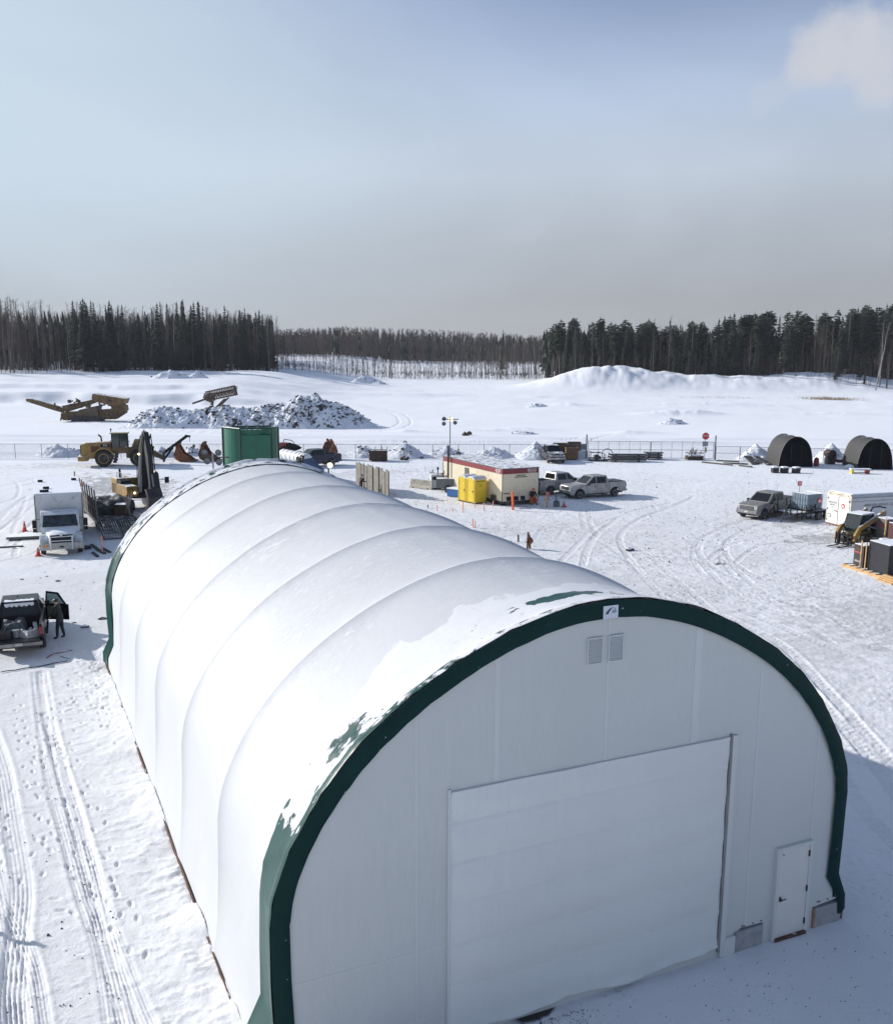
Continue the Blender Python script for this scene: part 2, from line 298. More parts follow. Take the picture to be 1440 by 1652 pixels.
# ------------------------------------------------------------------ ground
def snow_ground_mat():
    m,nt,b=newmat('packed_snow'); L=nt.links
    tc=N(nt,'ShaderNodeTexCoord'); P=tc.outputs['Object']
    def noise(sc,det=6,ro=.6,dis=0):
        n=N(nt,'ShaderNodeTexNoise'); n.inputs['Scale'].default_value=sc; n.inputs['Detail'].default_value=det; n.inputs['Roughness'].default_value=ro; n.inputs['Distortion'].default_value=dis; L.new(P,n.inputs[0]); return n.outputs[0]
    def mapr(i,a,b_,c=0,d=1):
        r=N(nt,'ShaderNodeMapRange'); r.inputs[1].default_value=a; r.inputs[2].default_value=b_; r.inputs[3].default_value=c; r.inputs[4].default_value=d; L.new(i,r.inputs[0]); return r.outputs[0]
    base=N(nt,'ShaderNodeMixRGB'); L.new(mapr(noise(.12),.35,.65),base.inputs[0]); base.inputs[1].default_value=(.83,.832,.84,1); base.inputs[2].default_value=(.775,.775,.78,1)
    at_=N(nt,'ShaderNodeAttribute',attribute_name='dirt'); sp=N(nt,'ShaderNodeSeparateColor'); L.new(at_.outputs['Color'],sp.inputs[0])
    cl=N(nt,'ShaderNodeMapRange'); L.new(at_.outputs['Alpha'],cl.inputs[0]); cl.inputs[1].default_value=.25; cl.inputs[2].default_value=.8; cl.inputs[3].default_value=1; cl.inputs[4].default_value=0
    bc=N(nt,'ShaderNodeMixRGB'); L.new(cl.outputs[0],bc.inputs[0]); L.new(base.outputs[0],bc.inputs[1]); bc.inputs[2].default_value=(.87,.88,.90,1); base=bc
    # fine grit sprinkled where the yard has been driven
    grit=mapr(noise(6,8,.85,.6),.56,.66)
    gm=N(nt,'ShaderNodeMath',operation='MULTIPLY'); L.new(grit,gm.inputs[0]); L.new(sp.outputs[1],gm.inputs[1])
    c1=N(nt,'ShaderNodeMixRGB'); L.new(gm.outputs[0],c1.inputs[0]); L.new(base.outputs[0],c1.inputs[1]); c1.inputs[2].default_value=(.20,.18,.155,1)
    dn=N(nt,'ShaderNodeMath',operation='MULTIPLY'); L.new(mapr(noise(1.3,8,.7),.3,.7,.35,1.3),dn.inputs[0]); L.new(sp.outputs[0],dn.inputs[1]); dn.use_clamp=True
    c2=N(nt,'ShaderNodeMixRGB'); L.new(dn.outputs[0],c2.inputs[0]); L.new(c1.outputs[0],c2.inputs[1]); c2.inputs[2].default_value=(.20,.185,.17,1)
    # bare gravel
    c3=N(nt,'ShaderNodeMixRGB'); L.new(sp.outputs[2],c3.inputs[0]); L.new(c2.outputs[0],c3.inputs[1]); c3.inputs[2].default_value=(.055,.055,.052,1)
    L.new(c3.outputs[0],b.inputs['Base Color']); b.inputs['Roughness'].default_value=.75; b.inputs['Specular IOR Level'].default_value=.3
    bs=N(nt,'ShaderNodeMath',operation='MULTIPLY'); L.new(at_.outputs['Alpha'],bs.inputs[0]); bs.inputs[1].default_value=.75
    b1=N(nt,'ShaderNodeBump'); L.new(bs.outputs[0],b1.inputs['Strength']); b1.inputs['Distance'].default_value=.045; L.new(noise(4.5,9,.68,.2),b1.inputs['Height'])
    b2=N(nt,'ShaderNodeBump'); L.new(bs.outputs[0],b2.inputs['Strength']); b2.inputs['Distance'].default_value=.016; L.new(noise(22,4,.7),b2.inputs['Height']); L.new(b1.outputs[0],b2.inputs['Normal'])
    L.new(b2.outputs[0],b.inputs['Normal'])
    return m
M_GROUND=snow_ground_mat()
def make_ground():
    na=980; ang=YAW+np.linspace(R(-31.5),R(31.5),na)
    r=np.concatenate([np.geomspace(10,16.3,18)[:-1],np.geomspace(16.3,70,600)[:-1],np.geomspace(70,160,190)[:-1],np.geomspace(160,640,200)[:-1],np.geomspace(640,3600,20)])
    A,Rr=np.meshgrid(ang,r); X=(CAM[0]+Rr*np.sin(A)).ravel(); Y=(CAM[1]+Rr*np.cos(A)).ravel(); nr=len(r)
    Z=base_h(X,Y); n=len(X); dirt=np.zeros(n); grit=np.zeros(n); grav=np.zeros(n)
    Rf=Rr.ravel(); near=1-sst(90,150,Rf)
    inb=(X>-.05)&(X<13.5)&(Y>-.3)&(Y<26.4)
    # settled lumps that slid off the roof, piled along the left wall
    dl=np.where((Y>-6)&(Y<30),-X,99); bank=np.exp(-np.clip(dl,0,9)/.9)*(X<=.6)*(Y>-8)*(Y<29)
    Z+=bank*(.22+.24*fbm(X/1.4,Y/1.4,4,61))
    lump=np.exp(-np.clip(dl,0,99)/3.2)*(X<=.6)*sst(-6,0,Y)
    rid=np.clip(fbm(X/.42+Y*.8,Y/.20,4,63,.6)+.02,0,1)
    Z+=lump*.075*rid
    Z+=near*.016*fbm(X/.8,Y/.8,4,64)
    # churned yard
    yard=sst(12.5,16,X-0.0*Y)*(1-sst(100,128,Rf))*(.45+.55*sst(-.15,.35,fbm(X/9,Y/9,3,65)))
    ch=np.clip(fbm(X/.45,Y/.45,4,66,.6),-.3,1)
    Z+=yard*(.022*ch+.038*np.clip(vnoise(X/.16+Y*1.2,Y/.11,67),-.05,.5)*(1-sst(50,85,Rf)))
    rearY=sst(27,33,Y)*(1-sst(100,125,Rf)); Z+=rearY*.035*np.clip(fbm(X/.5,Y/.5,3,68,.6),-.2,1)*sst(-.2,.3,fbm(X/6,Y/6,3,69))
    grit+=yard*1.0*sst(-.2,.5,fbm(X/5,Y/5,4,70))+rearY*.5*sst(-.1,.5,fbm(X/4,Y/4,3,71))
    # ---- tyre tracks: polylines on the ground
    tr=[]
    def T(pts,w=.30,dep=.045,kind=0,pair=0,d=.12):
        P=[at(u,v,0) for u,v in pts]
        Q=[]
        for i in range(len(P)-1):          # Catmull-Rom
            p0=P[max(i-1,0)];p1=P[i];p2=P[i+1];p3=P[min(i+2,len(P)-1)]
            for k in range(5):
                t=k/5; Q.append(.5*((2*p1)+(p2-p0)*t+(2*p0-5*p1+4*p2-p3)*t*t+(3*p1-p0-3*p2+p3)*t**3))
        Q.append(P[-1]); offs=(0,) if not pair else (-pair/2,pair/2)
        for o in offs:
            q=[]
            for i,p in enumerate(Q):
                dd=(Q[min(i+1,len(Q)-1)]-Q[max(i-1,0)]); nn=Vector((-dd.y,dd.x)).normalized(); q.append((p.x+nn.x*o,p.y+nn.y*o))
            tr.append((q,w,dep,kind,d))
    # left side, beside the building (four broad runs)
    rq=random.Random(8)
    for _ in range(46):
        u=rq.uniform(880,1480); v=rq.uniform(800,1080); du=rq.uniform(120,420)*rq.choice((1,1,-1)); dv=rq.uniform(-.25,.55)*abs(du)*.6; bend=rq.uniform(-45,45)
        if u+du<780 or v+dv>1250 or v+dv<765: continue
        T([(u,v),(u+du*.33,v+dv*.33+bend*.7),(u+du*.66,v+dv*.66+bend),(u+du,v+dv)],rq.choice((.28,.35,.45)),rq.uniform(.014,.032),rq.choice((0,1,1)),rq.choice((0,1.75,1.9)))
    for _ in range(16):
        u=rq.uniform(-20,900); v=rq.uniform(752,800); T([(u,v),(u+90,v+rq.uniform(-9,9)),(u+190,v+rq.uniform(-12,12)),(u+300,v+rq.uniform(-16,16))],.35,rq.uniform(.02,.04),rq.choice((0,1)),rq.choice((0,1.8)))
    T([(60,1085),(72,1180),(85,1260),(110,1350),(135,1440),(165,1530),(185,1652)],.42,.05)
    T([(68,1085),(78,1150),(95,1230),(120,1310),(140,1390),(160,1470),(182,1560),(210,1660)],.42,.05)
    T([(74,1150),(100,1240),(122,1310),(140,1370),(158,1430),(178,1500),(215,1600),(240,1660)],.38,.05)
    T([(-15,1180),(5,1240),(20,1330),(35,1430),(30,1500),(22,1600),(25,1660)],.5,.065)
    T([(-25,1330),(-5,1420),(10,1500),(25,1580),(32,1660)],.45,.05)
    T([(0,1450),(30,1500),(55,1570),(70,1660)],.35,.045)
    # right, below and beside the building
    T([(1080,960),(1180,1000),(1260,1040),(1330,1110),(1400,1190),(1460,1260)],.5,.07,1)
    T([(1110,985),(1200,1030),(1280,1090),(1340,1150),(1400,1220),(1450,1290)],.5,.07,1)
    T([(1355,1245),(1380,1290),(1410,1330),(1460,1380)],.5,.05,1)
    T([(1000,880),(1100,905),(1200,915),(1300,935),(1440,968)],.5,.06,1,1.9)
    T([(960,885),(1080,930),(1200,960),(1320,965),(1440,955)],.5,.06,1)
    T([(1440,1010),(1300,985),(1180,965),(1080,950)],.5,.06,1,1.9)
    T([(1440,1080),(1330,1040),(1200,985)],.5,.05,1)
    # sweeping curves in the middle of the yard
    T([(940,912),(948,885),(970,855),(1020,825),(1080,812)],.45,.06,0,0,.2)
    T([(1035,925),(1010,895),(1000,865),(1030,838),(1090,815),(1120,800)],.45,.06,0,0,.2)
    T([(905,905),(930,880),(960,850),(995,835)],.4,.05,0,0,.15)
    T([(948,826),(952,845),(962,858)],.4,.04); T([(938,826),(942,850)],.4,.03)
    T([(880,870),(900,848),(950,838),(1000,850)],.35,.035,0,1.6); T([(1180,860),(1150,870),(1140,900),(1160,930)],.35,.035,0,1.8)
    T([(860,770),(960,768),(1060,772),(1160,778),(1300,786),(1440,800)],.4,.05,1,1.8,.15)
    T([(860,757),(960,770),(1100,790),(1180,800)],.35,.03,0,1.7); T([(1440,790),(1250,775),(1140,766),(1000,764),(940,775)],.4,.045,0,1.8,.1)
    T([(1230,838),(1190,850),(1155,870),(1150,895),(1190,925),(1260,945)],.4,.05,0,1.7); T([(1320,850),(1260,868),(1200,880),(1165,905)],.35,.05,0,1.7,.1)
    T([(1330,870),(1270,858),(1200,858),(1150,845)],.35,.04,0,1.7); T([(1150,905),(1200,950),(1280,985),(1400,1010)],.4,.04,0,1.7)
    T([(620,800),(700,830),(800,860),(900,850),(1000,820)],.4,.04,1,1.8); T([(900,830),(1000,880),(1060,930),(1120,985)],.4,.035,0,1.8)
    # behind the building
    T([(560,768),(640,772),(760,760),(860,748)],.45,.06,1,2.0,.25); T([(560,758),(660,760),(730,752)],.45,.06,1,2.0,.25); T([(650,750),(760,744),(860,742),(940,748)],.4,.05,0,1.8,.15)
    T([(60,800),(20,830),(0,860),(10,900)],.35,.05,0,1.7,.1); T([(55,835),(20,855),(-10,880)],.35,.05,0,1.7,.1)
    T([(0,765),(60,760),(130,755),(200,775),(190,800)],.45,.06,1,2,.2); T([(0,790),(80,770),(160,765)],.4,.05,0,1.8,.2); T([(0,758),(100,752),(160,752)],.4,.05,0,1.8,.2); T([(-20,905),(40,890),(60,860)],.35,.04,0,1.7)
    T([(-20,840),(10,815),(45,800),(40,775),(0,772)],.35,.05,0,1.7,.1); T([(0,900),(15,860),(50,830),(60,800)],.35,.05,0,1.7,.1)
    # field road beyond the fence
    T([(0,720),(300,718),(600,716),(900,712),(1000,700)],.6,.12,0,2.4); T([(0,672),(120,672),(200,690),(500,700),(640,690),(640,668),(560,655)],.5,.12,0,2.2)
    for q,w,dep,kind,dd in tr:
        q=np.array(q); acc=0
        xs0,ys0=q.min(0)-1; xs1,ys1=q.max(0)+1
        idx=np.where((X>xs0)&(X<xs1)&(Y>ys0)&(Y<ys1))[0]
        if len(idx)==0: continue
        x=X[idx];y=Y[idx]; best=np.full(len(idx),9.); al=np.zeros(len(idx)); sd=np.zeros(len(idx))
        for a,b in zip(q,q[1:]):
            e=b-a; Ls=np.hypot(*e)+1e-9; t=np.clip(((x-a[0])*e[0]+(y-a[1])*e[1])/Ls**2,0,1)
            px=x-a[0]-t*e[0]; py=y-a[1]-t*e[1]; d=np.hypot(px,py); k=d<best
            best[k]=d[k]; al[k]=acc+t[k]*Ls; sd[k]=(np.sign(e[0]*py-e[1]*px)*d)[k]; acc+=Ls
        k=best<w*1.8; ii=idx[k]; d=best[k]; a_=al[k]; s_=sd[k]
        fade=(.45+.55*sst(-.5,.2,vnoise(a_/2.5,a_*0+len(q),int(w*100)+len(q))))
        dep=dep*(.62 if a_[0]<-99 or q[0][0]<0 else .42); prof=-dep*(1-sst(w*.42,w*.58,d))+.45*dep*np.exp(-((d-w*.68)/(w*.14))**2)
        if kind==0: prof+=(d<w*.46)*dep*(.42*np.cos(2*PI*s_/(w/5.))+.35*np.clip(vnoise(a_/.06,s_/.12,7),-.2,.5))
        else: prof+=(d<w*.5)*dep*.6*(np.cos(2*PI*(a_+.6*np.abs(s_))/.32)>.1)
        Z[ii]+=prof*fade; dirt[ii]=np.maximum(dirt[ii],(d<w*.5)*dd*fade)
        if kind==1: grit[ii]=np.maximum(grit[ii],(d<w*.8)*.5)
    # ---- footprints
    rnd=random.Random(5); fp=[]
    for path in ([(30,1110),(35,1180),(50,1260),(70,1330),(60,1400)],[(90,1120),(95,1200),(110,1290),(130,1380),(140,1450)],[(75,1150),(60,1230),(75,1330),(100,1400),(150,1420),(180,1480)],[(100,1180),(150,1300),(190,1420),(230,1560)],[(150,1060),(160,1110),(190,1190)],[(140,1085),(150,1130),(175,1170)],[(10,1250),(5,1340),(20,1420)],[(100,1040),(130,1060),(160,1050)],[(0,1450),(60,1455),(130,1470),(160,1500)]):
        P=[at(u,v,0) for u,v in path]
        for a,b in zip(P,P[1:]):
            L=(b-a).length; dv=(b-a).normalized(); k=0; 
            while k<L:
                side=.13*(1 if int(k/.38)%2 else -1); k+=rnd.choice((0,0,.8)); p=a+dv*k+Vector((-dv.y,dv.x,0))*side; fp.append((p.x+rnd.uniform(-.05,.05),p.y+rnd.uniform(-.05,.05),math.atan2(dv.y,dv.x)+rnd.uniform(-.3,.3),rnd.uniform(.7,1))); k+=rnd.uniform(.34,.5)
    for _ in range(70):
        p=at(rnd.uniform(110,185),rnd.uniform(1050,1180),0); fp.append((p.x,p.y,rnd.uniform(0,3),rnd.uniform(.6,1.1)))
    for fx_,fy_,fa,fk in fp:
        ii=np.where((np.abs(X-fx_)<.45)&(np.abs(Y-fy_)<.45))[0]; dx=X[ii]-fx_;dy=Y[ii]-fy_
        e=((dx*math.cos(fa)+dy*math.sin(fa))/.14)**2+((-dx*math.sin(fa)+dy*math.cos(fa))/.06)**2
        Z[ii]+=fk*(-.045*np.exp(-e**2)+.010*np.exp(-((np.sqrt(e)-1.35)/.3)**2))
    # bare gravel showing at the foot of the curtain door, dirty ground round the machines
    def spot(arr,u,v,rx,ry,amt,ns=.3,rr=0):
        p=at(u,v,0) ; c,s_=math.cos(rr),math.sin(rr); x=(X-p.x)*c+(Y-p.y)*s_; y=-(X-p.x)*s_+(Y-p.y)*c
        e=np.hypot(x/rx,y/ry)+ns*fbm(X/.5,Y/.5,4,77)*1.5
        arr[:]=np.maximum(arr,amt*(1-sst(.75,1.05,e)))
    spot(grav,852,1628,.85,.34,1,.5,.1); spot(grav,1145,1532,.35,.10,.9); spot(grit,900,1640,1.6,.8,1)
    spot(dirt,190,785,5,9,.7,.8); spot(dirt,215,840,2.5,6,.75,.6); spot(dirt,1330,868,3.2,1.6,.65,.8); spot(dirt,1300,845,3.6,1.2,.45,.8); spot(dirt,1425,1000,5,5,.38,.8); spot(dirt,1180,905,6,2.5,.16,.9); spot(dirt,1260,1100,3,4,.16,.9)
    spot(dirt,700,865,9,2,.28,.9); spot(dirt,960,870,7,8,.17,.9); spot(dirt,1040,960,5,7,.20,.9); spot(dirt,1310,1045,3,2.5,.28,.9); spot(dirt,560,765,9,2.5,.3,.8); spot(dirt,160,748,10,3,.3,.8); spot(dirt,850,800,6,3,.15,.8); spot(dirt,770,806,3.5,3,.2,.8)
    dirt=np.maximum(dirt,near*.015+near*.115*(1-sst(.5,3,X))*(Rf<60))
    Z[inb]=np.minimum(Z[inb],0)
    V=np.column_stack([X,Y,Z])
    i=np.arange(nr-1)[:,None]*na+np.arange(na-1)[None,:]; q=np.stack([i,i+1,i+1+na,i+na],-1).reshape(-1,4)
    q=q[:,::-1]
    # coarse remainder all round, so that the ground goes on outside the frame
    a2=YAW+np.linspace(R(31.5),R(360-31.5),90); r3=np.concatenate([[10.],np.geomspace(18,3600,40)]); A2,R2=np.meshgrid(a2,r3)
    X2=(CAM[0]+R2*np.sin(A2)).ravel();Y2=(CAM[1]+R2*np.cos(A2)).ravel(); Z2=np.where(R2.ravel()<120,0,base_h(X2,Y2)*0.); b0=len(V)
    j=np.arange(len(r3)-1)[:,None]*90+np.arange(89)[None,:]; q2=(np.stack([j,j+1,j+1+90,j+90],-1).reshape(-1,4))[:,::-1]+b0
    nc=YAW+np.linspace(0,2*PI,61)[:-1]; V3=np.vstack([np.column_stack([CAM[0]+10.*np.sin(nc),CAM[1]+10.*np.cos(nc),np.zeros(60)-.01]),[[CAM[0],CAM[1],-.01]]]); b1=b0+len(X2)
    V=np.vstack([V,np.column_stack([X2,Y2,Z2]),V3]); tri=[(b1+k,b1+(k+1)%60,b1+60) for k in range(60)]
    Q=np.vstack([q,q2]); me=bpy.data.meshes.new('ground'); nv=len(V); nq=len(Q)
    me.vertices.add(nv); me.vertices.foreach_set('co',V.ravel())
    loops=np.concatenate([Q.ravel(),np.array(tri).ravel()]); me.loops.add(len(loops)); me.loops.foreach_set('vertex_index',loops)
    me.polygons.add(nq+60); st=np.concatenate([np.arange(nq)*4,nq*4+np.arange(60)*3]); me.polygons.foreach_set('loop_start',st)
    me.update(calc_edges=True); me.polygons.foreach_set('use_smooth',np.ones(nq+60,bool))
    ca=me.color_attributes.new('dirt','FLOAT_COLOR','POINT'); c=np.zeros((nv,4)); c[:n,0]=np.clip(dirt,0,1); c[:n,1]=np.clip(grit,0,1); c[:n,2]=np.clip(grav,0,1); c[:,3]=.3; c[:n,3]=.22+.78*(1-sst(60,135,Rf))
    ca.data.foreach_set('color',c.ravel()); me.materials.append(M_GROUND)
    o=bpy.data.objects.new('snow_ground',me); COL.objects.link(o); tag(o,kind='structure'); return o
make_ground()
# ------------------------------------------------------------------ the fabric building
BW,BL,NB=13.37,26.23,6
half=[(-.10,.22),(-.02,.62),(.03,1.2),(.08,2.2),(.12,3.25),(.22,3.84),(.44,4.44),(.77,5.05),(1.20,5.64),(1.66,6.14),(2.16,6.58),(2.75,7.0),(3.4,7.38),(4.1,7.72),(4.85,8.00),(5.75,8.22),(6.685,8.30)]
def cr(P,n=4):
    out=[]
    for i in range(len(P)-1):
        p0=P[max(i-1,0)];p1=P[i];p2=P[i+1];p3=P[min(i+2,len(P)-1)]
        for k in range(n):
            t=k/n; out.append(tuple(.5*((2*b)+(c-a)*t+(2*a-5*b+4*c-d)*t*t+(3*b-a-3*c+d)*t**3) for a,b,c,d in zip(p0,p1,p2,p3)))
    return out+[P[-1]]
hp=half[:5]+cr(half[4:],4)[1:]
prof=hp+[(BW-x,z) for x,z in reversed(hp[:-1])]
def normals(P):
    o=[]
    for i in range(len(P)):
        a=P[max(i-1,0)];b=P[min(i+1,len(P)-1)]; dx,dz=b[0]-a[0],b[1]-a[1]; l=math.hypot(dx,dz); o.append((-dz/l,dx/l))
    return o
pn=normals(prof)   # outward
def fabric_mat(name,base,frost=.0,snow=0.,rough=.38):
    m,nt,b=newmat(name); L=nt.links; tc=N(nt,'ShaderNodeTexCoord')
    def noise(sc,det,ro,scale=(1,1,1),dis=0):
        mp=N(nt,'ShaderNodeMapping'); mp.inputs['Scale'].default_value=scale; L.new(tc.outputs['Object'],mp.inputs[0])
        n=N(nt,'ShaderNodeTexNoise'); n.inputs['Scale'].default_value=sc; n.inputs['Detail'].default_value=det; n.inputs['Roughness'].default_value=ro; n.inputs['Distortion'].default_value=dis; L.new(mp.outputs[0],n.inputs[0]); return n.outputs[0]
    def mapr(i,a,b_,c=0,d=1):
        r=N(nt,'ShaderNodeMapRange'); r.inputs[1].default_value=a; r.inputs[2].default_value=b_; r.inputs[3].default_value=c; r.inputs[4].default_value=d; L.new(i,r.inputs[0]); return r.outputs[0]
    def math_(op,a,b_):
        q=N(nt,'ShaderNodeMath',operation=op)
        for i,x in enumerate((a,b_)):
            if isinstance(x,(int,float)): q.inputs[i].default_value=x
            else: L.new(x,q.inputs[i])
        return q.outputs[0]
    v=N(nt,'ShaderNodeMixRGB'); L.new(mapr(noise(.35,4,.5),.3,.7),v.inputs[0]); v.inputs[1].default_value=(*base,1); v.inputs[2].default_value=(*[c*.93 for c in base],1)
    out=v.outputs[0]; hgt=None
    if frost:
        g=N(nt,'ShaderNodeNewGeometry'); sp=N(nt,'ShaderNodeSeparateXYZ'); L.new(g.outputs['Normal'],sp.inputs[0])
        patch=mapr(noise(.32,3,.5,(1,1,1),.3),.44,.60); streak=mapr(noise(4,7,.78,(.5,1.6,1),.4),.50,.60)
        k=math_('MULTIPLY',math_('MULTIPLY',patch,streak),mapr(sp.outputs[2],.45,.8))
        sn2=math_('MULTIPLY',mapr(noise(1.5,7,.68,(.5,1.6,1)),.66,.69),mapr(sp.outputs[2],.2,.5))
        xy=N(nt,'ShaderNodeSeparateXYZ'); L.new(tc.outputs['Object'],xy.inputs[0])
        ed=math_('ADD',math_('MULTIPLY',noise(.8,4,.45),3.0),math_('MULTIPLY',xy.outputs[1],-1.0))
        sn3=math_('MULTIPLY',mapr(ed,-.65,-.55),mapr(sp.outputs[2],.55,.72)); sn2=math_('MAXIMUM',sn2,sn3)
        k=math_('MAXIMUM',math_('MULTIPLY',k,.9),sn2)
        mx=N(nt,'ShaderNodeMixRGB'); L.new(math_('MULTIPLY',k,frost),mx.inputs[0]); L.new(out,mx.inputs[1]); mx.inputs[2].default_value=(.665,.675,.695,1); out=mx.outputs[0]; hgt=k
    L.new(out,b.inputs['Base Color']); b.inputs['Roughness'].default_value=rough; b.inputs['Specular IOR Level'].default_value=.45
    w=noise(1.1,4,.55,(1,1,1)); bp=N(nt,'ShaderNodeBump'); bp.inputs['Strength'].default_value=.18 if frost else .45; bp.inputs['Distance'].default_value=.12; L.new(w if frost else noise(1.6,5,.6,(1.,1,.28),.4),bp.inputs['Height'])
    if hgt is not None:
        b2=N(nt,'ShaderNodeBump'); b2.inputs['Strength'].default_value=.5; b2.inputs['Distance'].default_value=.012; L.new(hgt,b2.inputs['Height']); L.new(bp.outputs[0],b2.inputs['Normal']); bp=b2
    L.new(bp.outputs[0],b.inputs['Normal']); return m
M_ROOF=fabric_mat('white_roof_fabric',(.56,.572,.59),frost=1.,rough=.62); M_GABLE=fabric_mat('white_gable_fabric',(.605,.625,.605),rough=.55)
M_CURT=fabric_mat('curtain_fabric',(.72,.74,.72),rough=.6); M_STRIP=fabric_mat('welded_seam_fabric',(.64,.662,.645),rough=.5)
def green_mat(name,snowy):
    m,nt,b=newmat(name); L=nt.links; tc=N(nt,'ShaderNodeTexCoord')
    def noise(sc,det,ro,scale=(1,1,1)):
        mp=N(nt,'ShaderNodeMapping'); mp.inputs['Scale'].default_value=scale; L.new(tc.outputs['Object'],mp.inputs[0])
        n=N(nt,'ShaderNodeTexNoise'); n.inputs['Scale'].default_value=sc; n.inputs['Detail'].default_value=det; n.inputs['Roughness'].default_value=ro; L.new(mp.outputs[0],n.inputs[0]); return n.outputs[0]
    v=N(nt,'ShaderNodeMixRGB'); r=N(nt,'ShaderNodeMapRange'); L.new(noise(1.5,5,.6),r.inputs[0]); r.inputs[1].default_value=.3;r.inputs[2].default_value=.7
    L.new(r.outputs[0],v.inputs[0]); v.inputs[1].default_value=(.0025,.026,.024,1) if not snowy else (.005,.050,.040,1); v.inputs[2].default_value=(.0035,.034,.031,1) if not snowy else (.007,.066,.053,1); out=v.outputs[0]
    b.inputs['Roughness'].default_value=.33 if snowy else .6
    b.inputs['Specular IOR Level'].default_value=.25 if snowy else .15
    if snowy:
        at_=N(nt,'ShaderNodeAttribute',attribute_name='snow'); s1=N(nt,'ShaderNodeSeparateColor'); L.new(at_.outputs['Color'],s1.inputs[0])
        a=N(nt,'ShaderNodeMath',operation='MULTIPLY_ADD'); L.new(noise(2.6,7,.62,(1,1.5,1)),a.inputs[0]); a.inputs[1].default_value=1.0; L.new(s1.outputs[0],a.inputs[2])
        r3=N(nt,'ShaderNodeMapRange'); L.new(a.outputs[0],r3.inputs[0]); r3.inputs[1].default_value=.97; r3.inputs[2].default_value=1.03
        mx=N(nt,'ShaderNodeMixRGB'); L.new(r3.outputs[0],mx.inputs[0]); L.new(out,mx.inputs[1]); mx.inputs[2].default_value=(.66,.67,.695,1); out=mx.outputs[0]
        rr=N(nt,'ShaderNodeMapRange'); rr.inputs[3].default_value=.33; rr.inputs[4].default_value=.85; L.new(r3.outputs[0],rr.inputs[0]); L.new(rr.outputs[0],b.inputs['Roughness'])
        b2=N(nt,'ShaderNodeBump'); b2.inputs['Strength'].default_value=.8; b2.inputs['Distance'].default_value=.03; L.new(r3.outputs[0],b2.inputs['Height'])
        b3=N(nt,'ShaderNodeBump'); b3.inputs['Strength'].default_value=.3; b3.inputs['Distance'].default_value=.05; L.new(noise(3,4,.5,(1,.4,1)),b3.inputs['Height']); L.new(b2.outputs[0],b3.inputs['Normal']); L.new(b3.outputs[0],b.inputs['Normal'])
    else:
        fl=N(nt,'ShaderNodeMapRange'); L.new(noise(9,2,.5),fl.inputs[0]); fl.inputs[1].default_value=.74; fl.inputs[2].default_value=.77
        mx=N(nt,'ShaderNodeMixRGB'); L.new(fl.outputs[0],mx.inputs[0]); L.new(out,mx.inputs[1]); mx.inputs[2].default_value=(.3,.4,.4,1); out=mx.outputs[0]
        b3=N(nt,'ShaderNodeBump'); b3.inputs['Strength'].default_value=.35; b3.inputs['Distance'].default_value=.03; L.new(noise(7,4,.6,(1.,1,.35)),b3.inputs['Height']); L.new(b3.outputs[0],b.inputs['Normal'])
    L.new(out,b.inputs['Base Color']); return m
M_GREEN=green_mat('green_trim_fabric',True); M_GREENF=green_mat('green_fascia_fabric',False)
bld=thing('fabric_building','large white fabric arch building with dark green end trim in the foreground','building')
M_WOODB=pm('stained_sill_timber',(.10,.05,.032),.8,.5,4,snow=.15)
def flare(z): return float(np.interp(z,[.2,.34,.50,.75,1.02,1.28,2.1,3.2],[.0,-.03,-.12,-.03,.10,.15,.05,0]))
def roof_point(i,y,lift=0.):
    x,z=prof[i]; nx,nzz=pn[i]
    t=(y/BL*NB)%1.0; k=int(y/BL*NB)
    dr_=min(t,1-t)*BL/NB; sag=.085*(1-math.exp(-dr_/.24))+.05*math.sin(PI*t)
    leg=sst(.3,2.6,z); sag*=.25+.75*float(leg)
    lx=float(vnoise(x*.8,z*.8+y*.5,91))*.03
    e_=max(1-float(sst(1.15,1.9,y)),float(sst(BL-1.6,BL-.85,y)))
    x=x+flare(z)*e_*(1 if x<BW/2 else -1)
    return (x-nx*(sag)+nx*(lift+lx),y,z-nzz*(sag)+nzz*(lift+lx))
for b_ in range(NB):
    mb=MB(); y0=b_*BL/NB; P=[]
    tt=[0,.012,.03,.05,.075,.11,.16,.22,.3,.4,.5,.6,.7,.78,.84,.89,.925,.95,.97,.988,1]
    for j in range(21):
        y=y0+BL/NB*tt[j]; y=min(max(y,y0+1e-4),y0+BL/NB-1e-4); P.append([roof_point(i,y) for i in range(len(prof))])
    mb.grid(P).build('roof_panel',M_ROOF,bld,smooth=True,recalc=False)
